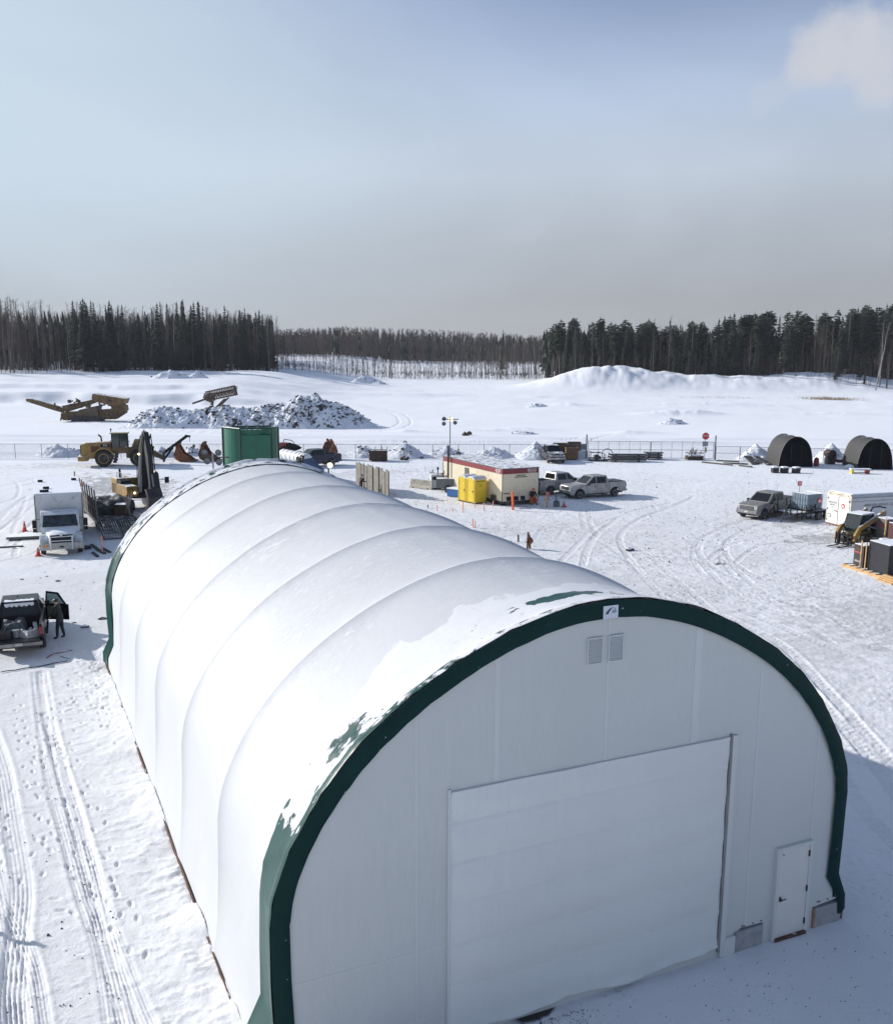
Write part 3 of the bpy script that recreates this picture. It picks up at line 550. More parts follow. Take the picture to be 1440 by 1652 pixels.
# ribs under the cloth show as a narrow welded band on each line
for b_ in []:
    mb=MB(); y0=b_*BL/NB
    P=[[roof_point(i,y0+1e-3 if dy==0 else y0+dy,.012-.25*abs(dy)*0) for i in range(len(prof))] for dy in(-.09,-.04,0,.04,.09)]
    mb.grid(P).build('rib_seam_band',M_ROOF,bld,smooth=True,recalc=False)
def flare(z): return float(np.interp(z,[.2,.34,.50,.75,1.02,1.28,2.1,3.2],[.0,-.03,-.12,-.03,.10,.15,.05,0]))
def trim(y0,y1,name,front):
    mb=MB(); P=[]; SN=[]; ny=14
    for j in range(ny+1):
        y=y0+(y1-y0)*j/ny; row=[]
        for i,(x,z) in enumerate(prof):
            nx,nzz=pn[i]; yy=min(max(y,1e-3),BL-1e-3); q=roof_point(i,yy)
            f=j/ny if front else 1-j/ny     # 0 at the outer edge of the building
            lip=.035+.05*math.exp(-((f-.12)/.10)**2)+.02*float(vnoise(x*3+z*3,y*2,55))+.022*max(0,math.sin(i*1.05+f*5.5+2*float(vnoise(i*.3,1,4))))**3
            row.append((q[0]+nx*lip,y,q[2]+nzz*lip))
            # where snow still lies on it
            top=float(sst(.25,.62,nzz)); side=1 if x<BW/2 else 0
            s_=.52*float(sst(.35,.55,nzz))+.08*top-.02
            if z<4.2: s_-=.35
            if front:
                s_+=.10*(f>.22)*top-.22*math.exp(-((f-.17)/.035)**2)*(1-.6*float(sst(.8,.97,nzz)))-.30*math.exp(-(f/.06)**2)*(1-float(sst(.75,.95,nzz)))
                s_-=.7*math.exp(-((x-6.4)/.8)**2-((f-.84)/.14)**2)+.26*math.exp(-((x-1.7)/.5)**2-((f-.55)/.35)**2)
            SN.append(s_)
        P.append(row)
    o=mb.grid(P).build(name,M_GREEN,bld,smooth=True,recalc=False)
    ca=o.data.color_attributes.new('snow','FLOAT_COLOR','POINT'); c=np.ones((len(SN),4)); c[:,0]=np.clip(SN,0,2); ca.data.foreach_set('color',c.ravel())
trim(-.03,1.2,'green_end_trim',True); trim(BL-.9,BL+.03,'green_end_trim',False)
for yy0,yy1 in ():
    for sx in(0,1):
        mb=MB(); P=[]
        for j in range(8):
            y=yy0+(yy1-yy0)*j/7; row=[]
            for k,(x,z) in enumerate([(.06,1.35),(.05,.95),(-.08,.68),(-.20,.50),(-.16,.34),(-.06,.30)]):
                x=x-.02*math.sin(j*2.1+k)-.02; row.append(((x if sx==0 else BW-x),y,z+.02*math.sin(j*1.7)))
            P.append(row)
        o=mb.grid(P).build('trim_foot',M_GREENF,bld,smooth=True,recalc=False)
# fascia on the front and rear
for (yf,nm) in((-.035,'fascia'),(BL+.035,'fascia')):
    mb=MB(); P=[]; w=.345
    lv=(0,.15,.5,.85,1.)
    for k in lv:
        row=[]
        for i,(x,z) in enumerate(prof):
            nx,nzz=pn[i]; dpt=w*k; bul=.03*math.sin(PI*k)+.009*math.sin(i*1.9+k*5)+.012*max(0,math.sin(i*.83+k*3))**4; sgn=-1 if yf<1 else 1
            lo=.6+.4*float(sst(.4,1.3,z))
            row.append((x-nx*dpt*lo+nx*.03+flare(z)*(1 if x<BW/2 else -1),yf+sgn*bul+(.012*float(vnoise(i*1.3,k*4,8))),z-nzz*dpt*lo+nzz*.03))
        P.append(row)
    mb.grid(P).build('fascia',M_GREENF,bld,smooth=True,recalc=False)
# gables
def inner(w):
    return [(x-pn[i][0]*w,z-pn[i][1]*w) for i,(x,z) in enumerate(prof)]
gp=inner(.22)
CURX0,CURX1,CURZ=3.47,9.835,5.08
poly=[(gp[0][0]+.05,-.05)]+[p for p in gp if p[1]>.5]
poly+=[(13.50,.56),(12.58,.50),(12.58,-.05),(11.12,-.05),(11.12,.50),(10.50,.52),(10.27,.40),(10.27,-.05)]
mb=MB(); mb.prism(poly,.02,.10,'y'); mb.build('gable_wall',M_GABLE,bld)
mb=MB(); mb.prism([(p[0],p[1]) for p in gp]+[(BW,-.05),(0,-.05)],BL-.10,BL-.02,'y'); mb.build('gable_wall',M_GABLE,bld)
for x,w_ in((2.80,.05),(4.40,.11),(6.77,.06),(8.92,.17),(10.6,.05),(12.35,.05)):
    zt=max(z for (a,z) in zip([p[0] for p in gp],[p[1] for p in gp]) if abs(a-x)<.35)-.12
    zb=CURZ+.02 if CURX0<x<CURX1 else (0.0 if x<5 else .55 if x<11 else 2.25)
    mb=MB(); mb.bb(x-w_/2,x+w_/2,.012,.022,zb,zt); mb.build('welded_seam',M_STRIP,bld)
for z,x0,x1 in((2.02,.45,3.46),(.62,.45,3.46),(2.02,9.95,11.3)):
    mb=MB(); mb.bb(x0,x1,.015,.021,z,z+.03); mb.build('welded_seam',M_STRIP,bld)
# curtain door of heavy fabric, sagging between its wind bars
zs=[CURZ,4.43,3.62,2.80,1.95,1.05,.16]
def cur(x,z):
    for k in range(6):
        if zs[k]>=z>=zs[k+1]: break
    f=(zs[k]-z)/(zs[k]-zs[k+1]); fx=(x-CURX0)/(CURX1-CURX0)
    edge=min(1,(CURX1-x)/.5); edl=min(1,(x-CURX0)/.25)
    bul=.045*math.sin(PI*min(1,f*1.0))*min(edge*.95+.05,1)*(.35+.65*edl)
    fold=-.006*math.exp(-((f-.93)/.05)**2)+.012*math.exp(-((f-.04)/.05)**2)
    wr=.020*float(vnoise(x*5.5,z*1.1,12))*(.5+1.2*math.exp(-(CURX1-x)/.5))*min(1,(CURX1-x)/.15)+.03*float(vnoise(x*1.1+z*.7,z*2.2,13))
    wr+=.02*math.exp(-(CURX1-x)/.22)*math.sin(z*9+x*3)*math.sin(PI*f)*min(1,(CURX1-x)/.12)
    return bul+fold+wr+.024*math.exp(-(CURZ-z)/.12)
mb=MB(); P=[]; nx_,nz_=110,96
for j in range(nz_+1):
    row=[]
    for i in range(nx_+1):
        x=CURX0+(CURX1-CURX0)*i/nx_; z=CURZ-(CURZ-.16)*j/nz_
        b_=.16+.05*math.sin(x*2.3)+.05*float(vnoise(x*2.5,0,14))+.10*float(sst(8.9,9.8,x)); zz=CURZ-(CURZ-b_)*j/nz_
        kick=.16*float(sst(.55,.15,zz))*0+.10*math.exp(-((zz-b_)/.12)**2)*(.6+.8*float(vnoise(x*3.1,3,15)))
        row.append((x+(.012*math.sin(z*7) if i==nx_ else 0),.0-cur(x,z)-kick,zz))
    P.append(row)
P.reverse(); mb.grid(P).build('curtain_door',M_CURT,bld,smooth=True,recalc=False)
for z in zs[1:-1]:
    mb=MB(); P=[[(CURX0+.05+(CURX1-CURX0-.1)*i/40,-.003-cur(CURX0+.05+(CURX1-CURX0-.1)*i/40,z+dz),z+dz) for i in range(41)] for dz in(-.03,.03)]
    mb.grid(P).build('wind_bar_pocket',M_CURT,bld,smooth=True,recalc=False)
mb=MB(); mb.bb(CURX0,9.84,-.028,.02,CURZ-.015,CURZ+.004); mb.build('curtain_header',M_CURT,bld,bevel=.012)
mb=MB(); mb.bb(9.85,9.90,-.03,.02,.12,CURZ+.05); mb.build('guide_rail',pm('rail_grey_steel',(.24,.24,.24),.5),bld)  # plain grey rail beside the curtain edge
mb=MB(); mb.bb(9.90,10.03,-.05,.02,.0,CURZ+.02); mb.build('door_jamb',M_STRIP,bld,bevel=.01)
mb=MB(); mb.bb(CURX0-.06,CURX0,-.03,.02,.0,CURZ+.05); mb.build('door_jamb',M_STRIP,bld,bevel=.01)
mb=MB(); mb.bb(9.98,10.30,-.06,.02,-.02,.42); mb.build('jamb_foot',M_STRIP,bld,bevel=.01)
# person door
mb=MB(); mb.bb(11.42,12.27,-.055,.02,.06,2.17); dr=mb.build('door',pm('cream_door_paint',(.68,.67,.63),.45,.05,1),bld,bevel=.004)
for x0,x1,z0,z1 in((11.34,11.42,.0,2.24),(12.27,12.36,.0,2.24),(11.42,12.27,2.17,2.24)):
    mb=MB(); mb.bb(x0,x1,-.075,.02,z0,z1); mb.build('door_frame',M_STRIP,bld,bevel=.004)
mb=MB(); mb.bb(11.40,12.30,-.12,.02,-.02,.06); mb.build('door_sill',M_WOODB,bld)
mb=MB(); mb.tube((11.50,-.055,1.0),(11.50,-.115,1.0),.03,n=10); mb.tube((11.50,-.11,1.0),(11.63,-.11,1.0),.012,n=6); mb.bb(11.475,11.525,-.062,-.05,.94,1.06); mb.build('handle',M_DSTEEL,dr)
mb=MB(); mb.tube((11.51,-.05,2.07),(11.51,-.075,2.07),.014,n=8); mb.build('bolt',M_DSTEEL,dr)
for z in(.3,1.1,1.95): mb=MB(); mb.bb(12.245,12.275,-.085,-.05,z-.07,z+.07); mb.build('hinge',M_DSTEEL,dr)
# louvred vents
for x0 in(6.28,6.75):
    mb=MB()
    z0,z1=7.10,7.62; x1=x0+.34
    for a in((x0,x1,z0,z0+.02),(x0,x1,z1-.02,z1),(x0,x0+.02,z0+.02,z1-.02),(x1-.02,x1,z0+.02,z1-.02)): mb.bb(a[0],a[1],-.02,.018,a[2],a[3])
    v=mb.build('vent',M_STRIP,bld)
    mb=MB(); mb.bb(x0+.02,x1-.02,.005,.015,z0+.02,z1-.02); mb.build('vent_back',pm('vent_grey',(.40,.42,.43),.7),v)
    for k in range(12):
        mb=MB(); z=z0+.04+k*.0405; mb.box(((x0+x1)/2,-.006,z),(.30,.004,.030),rx=R(-38)); mb.build('louvre',M_STRIP,v)
# maker's plate on the crown
mb=MB(); mb.bb(6.55,6.88,-.092,-.080,7.985,8.235); pl=mb.build('maker_plate',pm('plate_white',(.62,.66,.72),.4,.04),bld,bevel=.002)
arc=[(-.125,-.035),(-.08,.03),(-.03,.07),(.03,.09),(.045,.088),(0,.055),(-.035,.01),(-.06,-.035)]
mb=MB(); mb.prism([(6.715+x,8.11+z) for x,z in arc],-.096,-.093,'y'); mb.build('arch_emblem',pm('emblem_green',(.015,.05,.055),.5),pl)
arc2=[(.045,.088),(.08,.075),(.115,.045),(.105,.047),(.075,.065)]
mb=MB(); mb.prism([(6.715+x,8.11+z) for x,z in arc2],-.096,-.093,'y'); mb.build('arch_emblem',MATS['emblem_green'],pl)
text('GS',.085,M_BTXT,pl,(6.785,-.094,8.115),(PI/2,0,0),sx=1)
# footing blocks along the gable and the sill along the walls
def block(x0,x1,y0,y1,z0,z1,mat=M_CONC): mb=MB(); mb.bb(x0,x1,y0,y1,z0,z1); return mb.build('footing_block',mat,bld,bevel=.01)
block(10.34,11.10,-.03,.55,-.1,.47); block(12.64,13.42,-.03,.55,-.1,.47)
mb=MB(); mb.bb(12.58,12.68,-.028,.5,-.05,.46); mb.build('timber_packer',pm('plywood_side',(.33,.20,.13),.7,.3,5),bld)
mb=MB(); mb.bb(10.32,10.36,-.026,.5,-.05,.46); mb.build('timber_packer',pm('grey_packer',(.30,.31,.32),.7,.2,5),bld)
for x in(10.52,10.58,10.83,11.06,12.72,12.77,13.02,13.30):
    mb=MB(); z=.56 if x<11.2 else .60; mb.tube((x,.03,z),(x,-.005,z),.014,n=8); mb.build('bolt',M_DSTEEL,bld)
for k in range(11):
    y0=k*BL/11
    mb=MB(); mb.bb(-.125,-.09,y0+.01,y0+BL/11-.01,-.05,.21+.01*math.sin(k*2.1)); mb.build('sill_board',M_WOODB,bld)
    mb=MB(); mb.bb(BW+.09,BW+.16,y0+.01,y0+BL/11-.01,-.05,.30); mb.build('sill_board',M_WOODB,bld)
mb=MB(); mb.bb(-.17,-.08,-.02,.25,-.05,.5); mb.build('footing_block',M_CONC,bld)
# ------------------------------------------------------------------ vehicles
def wheel(parent,x,y,r,w,side,name='wheel',rim=M_RIM,n=22,tread=0):
    mb=MB(); h=w/2
    mb.lathe([(r*.60,-h),(r*.90,-h),(r*.985,-h*.72),(r,-h*.4),(r,h*.4),(r*.985,h*.72),(r*.90,h),(r*.60,h)],(0,0,0),'y',n)
    if tread:
        for k in range(tread):
            t=2*PI*k/tread
            for s in(-1,1): mb.box((r*math.cos(t)*1.0,s*h*.45,r*math.sin(t)*1.0),(.05,h*.9,.07),ry=-t+PI/2+s*.0)
    t=mb.build(name,M_RUBBER,parent); t.location=(x,y,r)
    mb=MB(); s=side
    mb.lathe([(r*.62,s*h*.80),(r*.60,s*(h+.004)),(r*.52,s*(h+.006)),(r*.48,s*h*.7),(r*.16,s*h*.62),(r*.15,s*h*.9),(.001,s*h*.92)],(0,0,0),'y',n,cap=False)
    for k in range(6):
        a=2*PI*k/6; mb.bar((r*.14*math.cos(a),s*h*.72,r*.14*math.sin(a)),(r*.54*math.cos(a),s*h*.92,r*.54*math.sin(a)),.07,.03)
    mb.build('rim',rim,t); return t
def arch(xc,r,z0,n=9,zc=.40):
    a0=math.asin((z0-zc)/r); return [(xc+r*math.cos(a0+(PI-2*a0)*k/n),zc+r*math.sin(a0+(PI-2*a0)*k/n)) for k in range(n+1)]
def quadwin(c,u0,u1,v0,v1,off):
    """point pairs inside a quad c (bl,br,tr,tl)"""
    c=[Vector(p) for p in c]
    nrm=(c[1]-c[0]).cross(c[3]-c[0]).normalized()
    f=lambda u,v:(c[0]*(1-u)+c[1]*u)*(1-v)+(c[3]*(1-u)+c[2]*u)*v+nrm*off
    return [f(u0,v0),f(u1,v0),f(u1,v1),f(u0,v1)]
def pickup(label,loc,rz,paint,group='pickup trucks parked about the yard',cover=True,trim=M_BLACK,open_tail=False,open_door=False,text_r=None,snowroof=False,name='pickup_truck'):
    t=thing(name,label,'pickup truck',loc,rz,group)
    def warp(x,y,z):
        k=1-.035*max(0,z-.85)/.3
        if x>2.35: k*=1-.07*(x-2.35)/.6
        if z>.98 and x>1.25: k*=1-.05*min(1,(z-.98)/.2)
        return (x,y*k,z)
    Wd=1.0
    poly=[(2.93,.42)]+arch(2.02,.50,.42)+arch(-1.72,.50,.42)[:0]+[(-1.1,.42),(-1.1,1.30),(-.2,1.295),(1.30,1.28),(1.38,1.275),(2.60,1.21),(2.86,1.13),(2.96,.90),(2.97,.62)]
    mb=MB(); mb.prism(poly,-Wd,Wd,'y'); mb.build('body',paint,t,bevel=.035,warp=warp)
    # pickup box
    bp=[(-1.13,.45)]+arch(-1.72,.50,.45)+[(-2.88,.50),(-2.92,.75),(-2.90,1.37),(-1.13,1.36)]
    for s in(-1,1):
        mb=MB(); mb.prism(bp,s*Wd,s*(Wd-.12),'y'); mb.build('bed_side',paint,t,bevel=.02,warp=warp)
    mb=MB(); mb.bb(-2.86,-1.12,-.88,.88,.72,.76); mb.bb(-1.17,-1.12,-.88,.88,.76,1.34); mb.build('bed_floor',trim,t)
    if open_tail: mb=MB(); mb.bb(-3.42,-2.90,-.84,.84,.74,.80); mb.build('tailgate',paint,t,bevel=.015)
    else: mb=MB(); mb.bb(-2.93,-2.86,-.87,.87,.66,1.36); tg=mb.build('tailgate',paint,t,bevel=.015); mb=MB(); mb.bb(-2.945,-2.93,-.12,.12,1.12,1.18); mb.build('handle',M_BLACK,tg)
    if cover: mb=MB(); mb.bb(-2.84,-1.14,-.86,.86,1.365,1.405); mb.build('tonneau_cover',pm('tonneau_vinyl',(.05,.052,.057),.6,.2,3,snow=.15),t,bevel=.01)
    # cab
    b=[(1.42,1.20),(-.98,1.22)]; zt=1.97; zb=1.25; yb,yt=.935,.74
    bot=[Vector((1.42,-yb,zb)),Vector((1.42,yb,zb)),Vector((-1.12,yb,zb)),Vector((-1.12,-yb,zb))]
    top=[Vector((.52,-yt,zt-.02)),Vector((.52,yt,zt-.02)),Vector((-.92,yt,zt)),Vector((-.92,-yt,zt))]
    mb=MB(); mb.add(bot+top,[(0,1,2,3),(4,7,6,5),(0,4,5,1),(1,5,6,2),(2,6,7,3),(3,7,4,0)]); roof=mb.build('cab',paint,t,bevel=.06)
    if snowroof: mb=MB(); mb.prism([(-.72,-.62),(.42,-.62),(.42,.62),(-.72,.62)],zt-.005,zt+.05,'z'); mb.build('snow_cap',M_SNOWC,t,bevel=.02)
    def pane(nm,c,u0,u1,v0,v1,par=None):
        q=quadwin(c,u0,u1,v0,v1,.006); q2=quadwin(c,u0,u1,v0,v1,-.01); mb=MB(); mb.add(q+q2,[(0,1,2,3),(4,7,6,5),(0,4,5,1),(1,5,6,2),(2,6,7,3),(3,7,4,0)]); return mb.build(nm,M_GLASS,par or t)
    pane('windshield',[bot[1],bot[0],top[0],top[1]][::-1] if 0 else [bot[0],bot[1],top[1],top[0]],.06,.94,.10,.90)
    pane('rear_window',[bot[2],bot[3],top[3],top[2]],.10,.90,.22,.86)
    L=[bot[1],bot[2],top[2],top[1]]; Rr=[bot[3],bot[0],top[0],top[3]]
    for side,c in((1,L),(-1,Rr)):
        # front and rear door glass, as trapezoids
        def sw(a):
            pts=[]; cc=[Vector(p) for p in c]; nrm=(cc[1]-cc[0]).cross(cc[3]-cc[0]).normalized()
            for (x,v) in a:
                z=zb+(zt-zb)*v; y=side*(yb+(yt-yb)*v); pts.append(Vector((x,y,z))+nrm*.006)
            mb=MB(); n=len(pts); mb.add(pts+[p-nrm*.016 for p in pts],[tuple(range(n)),tuple(range(2*n-1,n-1,-1))]+[(i,(i+1)%n,n+(i+1)%n,n+i) for i in range(n)]); mb.build('side_window',M_GLASS,t)
        sw([(1.10,.10),(.30,.10),(.30,.84),(.50,.84)]); sw([(.20,.10),(-.80,.10),(-.78,.84),(.20,.84)])
        for (x0,x1,nm) in((.28,1.28,'f'),(-.86,.22,'r')):
            if open_door and side==-1 and nm=='f': continue
            mb=MB(); mb.bb(x0,x1,side*(Wd-.01),side*(Wd+.014),.52,1.22); d=mb.build('door',paint,t,bevel=.012,warp=lambda x,y,z:(x,y*(1-.035*max(0,z-.85)/.3),z))
            mb=MB(); mb.bb(x0+.06,x0+.22,side*(Wd+.01),side*(Wd+.035),1.03,1.07); mb.build('handle',M_BLACK,d)
        mb=MB(); mb.box((1.12,side*1.07,1.30),(.12,.20,.24)); mb.bb(1.08,1.14,side*.90,side*1.0,1.22,1.26); mb.build('mirror',M_BLACK,t,bevel=.03)
        mb=MB(); mb.bb(2.80,2.975,side*.62,side*.90,.86,1.04); mb.build('headlight',M_LAMP,t,bevel=.02)
        mb=MB(); mb.bb(-2.955,-2.86,side*.86,side*.985,.92,1.26); mb.build('taillight',M_RED,t,bevel=.01,warp=warp)
        mb=MB(); mb.bb(-.85,1.42,side*.97,side*.985,.40,.50); mb.bb(-.8,1.35,side*.98,side*1.08,.36,.41); mb.build('side_step',M_BLACK,t)
        for xc in(2.02,-1.72):
            mb=MB(); o=arch(xc,.53,.44); i_=arch(xc,.49,.44); mb.prism(o+i_[::-1],side*(Wd-.02),side*(Wd+.018),'y'); mb.build('arch_trim',M_BLACK,t,warp=warp)
    mb=MB(); mb.bb(2.90,2.985,-.60,.60,.80,1.06); g=mb.build('grille',trim,t,bevel=.01)
    mb=MB(); 
    for z in(.86,.93,1.0): mb.bb(2.985,2.995,-.57,.57,z-.012,z+.012)
    mb.build('grille_bar',M_CHROME,g)
    mb=MB(); mb.bb(2.84,3.06,-.92,.92,.50,.74); f=mb.build('front_bumper',pm('bumper_'+paint.name,(.30,.30,.30),.4,.15,3,.4,dirt=MUD,dirtf=.5),t,bevel=.04)
    mb=MB(); mb.bb(3.06,3.07,-.15,.15,.58,.70); mb.build('licence_plate',pm('plate_metal',(.6,.6,.58),.5),f)
    mb=MB(); mb.bb(2.9,3.05,-.75,.75,.38,.50); mb.build('air_dam',M_BLACK,t)
    mb=MB(); mb.bb(-3.10,-2.90,-.92,.92,.50,.66); rb=mb.build('rear_bumper',MATS['bumper_'+paint.name],t,bevel=.03)
    mb=MB(); mb.bb(-3.112,-3.10,-.15,.15,.54,.65); mb.build('licence_plate',MATS['plate_metal'],rb)
    mb=MB(); mb.bb(-2.7,2.7,-.75,.75,.34,.46); mb.build('chassis',M_DSTEEL,t)
    for x in(2.02,-1.72):
        for s in(-1,1): wheel(t,x,s*.88,.40,.27,s)
    mb=MB(); mb.tube((.0,.1,1.92),(.0,.1,2.0),.02,n=6); mb.build('roof_antenna',M_BLACK,t)
    return t
SILVER=pm('silver_truck_paint',(.42,.43,.44),.35,.06,2,.25,snow=.1,dirt=(.24,.21,.17),dirtf=.75)
SILVER2=pm('grey_silver_truck_paint',(.36,.37,.38),.35,.06,2,.3,snow=.1,dirt=(.22,.20,.17),dirtf=.35)
BEIGE=pm('muddy_silver_paint',(.34,.34,.33),.4,.06,2,.2,snow=.1,dirt=(.20,.175,.14),dirtf=.9)
DARKP=pm('dark_truck_paint',(.025,.028,.035),.3,.1,2,.1,snow=.45,dirt=(.12,.11,.10),dirtf=.5)
BLACKP=pm('black_truck_paint',(.006,.006,.009),.3,.1,2,.0,spec=.25,dirt=(.05,.045,.042),dirtf=.12)
BLUEP=pm('navy_truck_paint',(.018,.03,.055),.35,.1,2,.1,dirt=(.10,.10,.10),dirtf=.3)
def place(rearuv,frontuv,side):
    """near-side wheel contact points; side=-1 when the near side is the truck's right"""
    a=at(*rearuv);b=at(*frontuv); d=(b-a).normalized(); rz=math.atan2(d.y,d.x); n=Vector((-d.y,d.x,0))*side
    mid=(a+b)/2; off=Vector((.15*d.x,.15*d.y,0)); p=mid-n*.9-off; return (p.x,p.y,hz(p.x,p.y)-.01),rz
loc,rz=place((995,801),(929,805),1); gmc=pickup('muddy silver crew cab pickup with black bed cover, parked beside the beige office trailer',loc,rz,SILVER)
loc,rz=place((887,798.5),(937,794),-1); pickup('grey pickup with an open empty bed, half hidden between the office trailer and another pickup',loc,rz,SILVER2,cover=False)
p=at(1230,838); rz=R(196); d=Vector((math.cos(rz),math.sin(rz),0)); n=Vector((-d.y,d.x,0)); p=p-d*2.02-n*.9
pickup('beige grey pickup facing left beside the white cargo trailer and water tote trailer',(p.x,p.y,hz(p.x,p.y)-.01),rz,BEIGE)
p=at(899,748.5); rz=R(-107); d=Vector((math.cos(rz),math.sin(rz),0)); p=p-d*3
darkp=pickup('dark pickup with snow on its hood facing the camera beside stacked wooden crates',(p.x,p.y,hz(p.x,p.y)-.01),rz,DARKP,cover=False)
loc,rz=place((538,751.5),(484,755),1); pickup('dark blue pickup seen from the side right of the green tank',loc,rz,BLUEP,cover=False)
# black pickup, open tailgate
rz=R(86); d=Vector((math.cos(rz),math.sin(rz),0)); p=at(73,1056)+d*2.9+Vector((-d.y,d.x,0))*.98
bpk=pickup('black pickup at the left edge with its front door open and tarpaulins in the bed',(p.x,p.y,-.01),rz,BLACKP,cover=False,open_tail=True,open_door=True)
# the open front door, swung out on the right
mb=MB(); mb.prism([(0,.48),(1.08,.48),(1.08,1.22),(.98,1.22),(.62,1.78),(.05,1.84),(-.02,1.22)],-.035,.035,'y')
dr=mb.build('open_door',BLACKP,bpk,bevel=.02); dr.location=(1.30,-1.0,0); dr.rotation_euler=(0,0,R(180+66))
mb=MB(); mb.prism([(.08,1.26),(.88,1.26),(.56,1.70),(.12,1.75)],.036,.042,'y'); mb.prism([(.08,1.26),(.88,1.26),(.56,1.70),(.12,1.75)],-.042,-.036,'y'); mb.build('door_glass',pm('pale_door_glass',(.30,.42,.40),.08,.1,2),dr)
mb=MB(); mb.box((.30,.075,.90),(.42,.03,.5)); mb.box((.30,-.075,.90),(.42,.03,.5)); mb.build('door_pocket',pm('olive_lining',(.10,.12,.08),.7),dr,bevel=.05)
mb=MB(); rj=random.Random(6); jag=[(-.90+.0*k,-.62+.1*k) for k in range(13)]; mb.prism([(-.93,-.60),(-.93,.60)]+[(-.62+rj.uniform(-.16,.10),.60-.1*k) for k in range(13)],1.962,1.985,'z'); mb.build('roof_snow_patch',M_SNOWC,bpk)
mb=MB(); mb.prism([(-.60,1.90),(.60,1.90)]+[(.60-.1*k,1.84-(.10 if k%2 else .0)-rj.uniform(0,.07)) for k in range(13)],-.99,-.968,'x'); mb.build('frost_patch',M_SNOWC,bpk)
# load in the bed, top-level things
def tarp(name,label,cat,c,r,mat,rz=0,seed=0,group=None,flat=.5):
    mb=MB(); P=[]; n=26
    for i in range(n+1):
        row=[]
        for j in range(n+1):
            a=i/n*2-1;b=j/n*2-1; rr=min(1,math.hypot(a,b)/1.25); e=max(0,1-max(abs(a),abs(b))**4)
            z=(e**flat)*(.78+.55*float(vnoise(a*1.5+seed,b*1.5,seed+1))+.16*float(vnoise(a*5,b*5+seed,seed+2)))
            row.append((a*r[0]*(1+.1*float(vnoise(a*3,b*3,seed+5))),b*r[1],max(0,z)*r[2]))
        P.append(row)
    mb.grid(P); o=mb.build(name,mat,None,smooth=False); o.location=c; o.rotation_euler=(0,0,rz); tag(o,label,cat,group); return o
M_TARP=pm('grey_tarp',(.07,.082,.088),.7,.25,2,bump=.4,bscale=4); M_WTARP=pm('white_crumpled_sheet',(.36,.36,.35),.7,.1,3,bump=.5,bscale=6)
M_BTARP=pm('black_tarp',(.010,.012,.014),.6,.3,2,bump=.4,bscale=4)
def loc_of(o,x,y,z): return o.matrix_basis@Vector((x,y,z))
def basis(o): return Matrix.Translation(o.location)@o.rotation_euler.to_matrix().to_4x4()
B=basis(bpk)
q=B@Vector((-1.7,.25,.76)); tarp('tarpaulin','grey tarpaulin heaped over the load in the black pickup bed','tarpaulin',q,(.62,.55,.62),M_TARP,rz,3)
q=B@Vector((-2.45,-.42,.76)); tarp('plastic_sheet','crumpled white sheet lying at the tail of the black pickup bed','sheet',q,(.40,.38,.38),M_WTARP,rz+.6,9,flat=.9)
mb=MB(); mb.box((0,0,.16),(.5,.42,.32)); mb.tube((-.2,0,.32),(-.2,0,.42),.02,n=6); mb.tube((.2,0,.32),(.2,0,.42),.02,n=6); mb.tube((-.2,0,.42),(.2,0,.42),.02,n=6)
o=mb.build('tool_box',M_DSTEEL,None,bevel=.04); o.location=B@Vector((-2.50,.52,.765)); o.rotation_euler=(0,0,rz); tag(o,'black tool box with a handle at the tail of the black pickup bed','tool box')
mb=MB(); mb.bar((0,0,0),(.1,-.05,.95),.13,.10); o=mb.build('timber_offcut',M_PLY,None); 
mb=MB(); mb.bar((0,0,.05),(.95,.12,.32),.16,.12); bpy.data.objects.remove(o); o=mb.build('timber_offcut',pm('pale_timber',(.5,.47,.42),.7),None,bevel=.01); o.location=B@Vector((-2.55,-.72,.78)); o.rotation_euler=(0,0,rz); tag(o,'pale timber offcut leaning along the right side of the black pickup bed','timber')
mb=MB(); mb.lathe([(.14,0),(.15,.3),(.155,.32)],(0,0,0),'z',14); o=mb.build('bucket_pail',pm('grey_pail',(.30,.32,.32),.5),None); o.location=B@Vector((-2.42,.12,.765)); tag(o,'small grey pail among the load at the tail of the black pickup','pail')
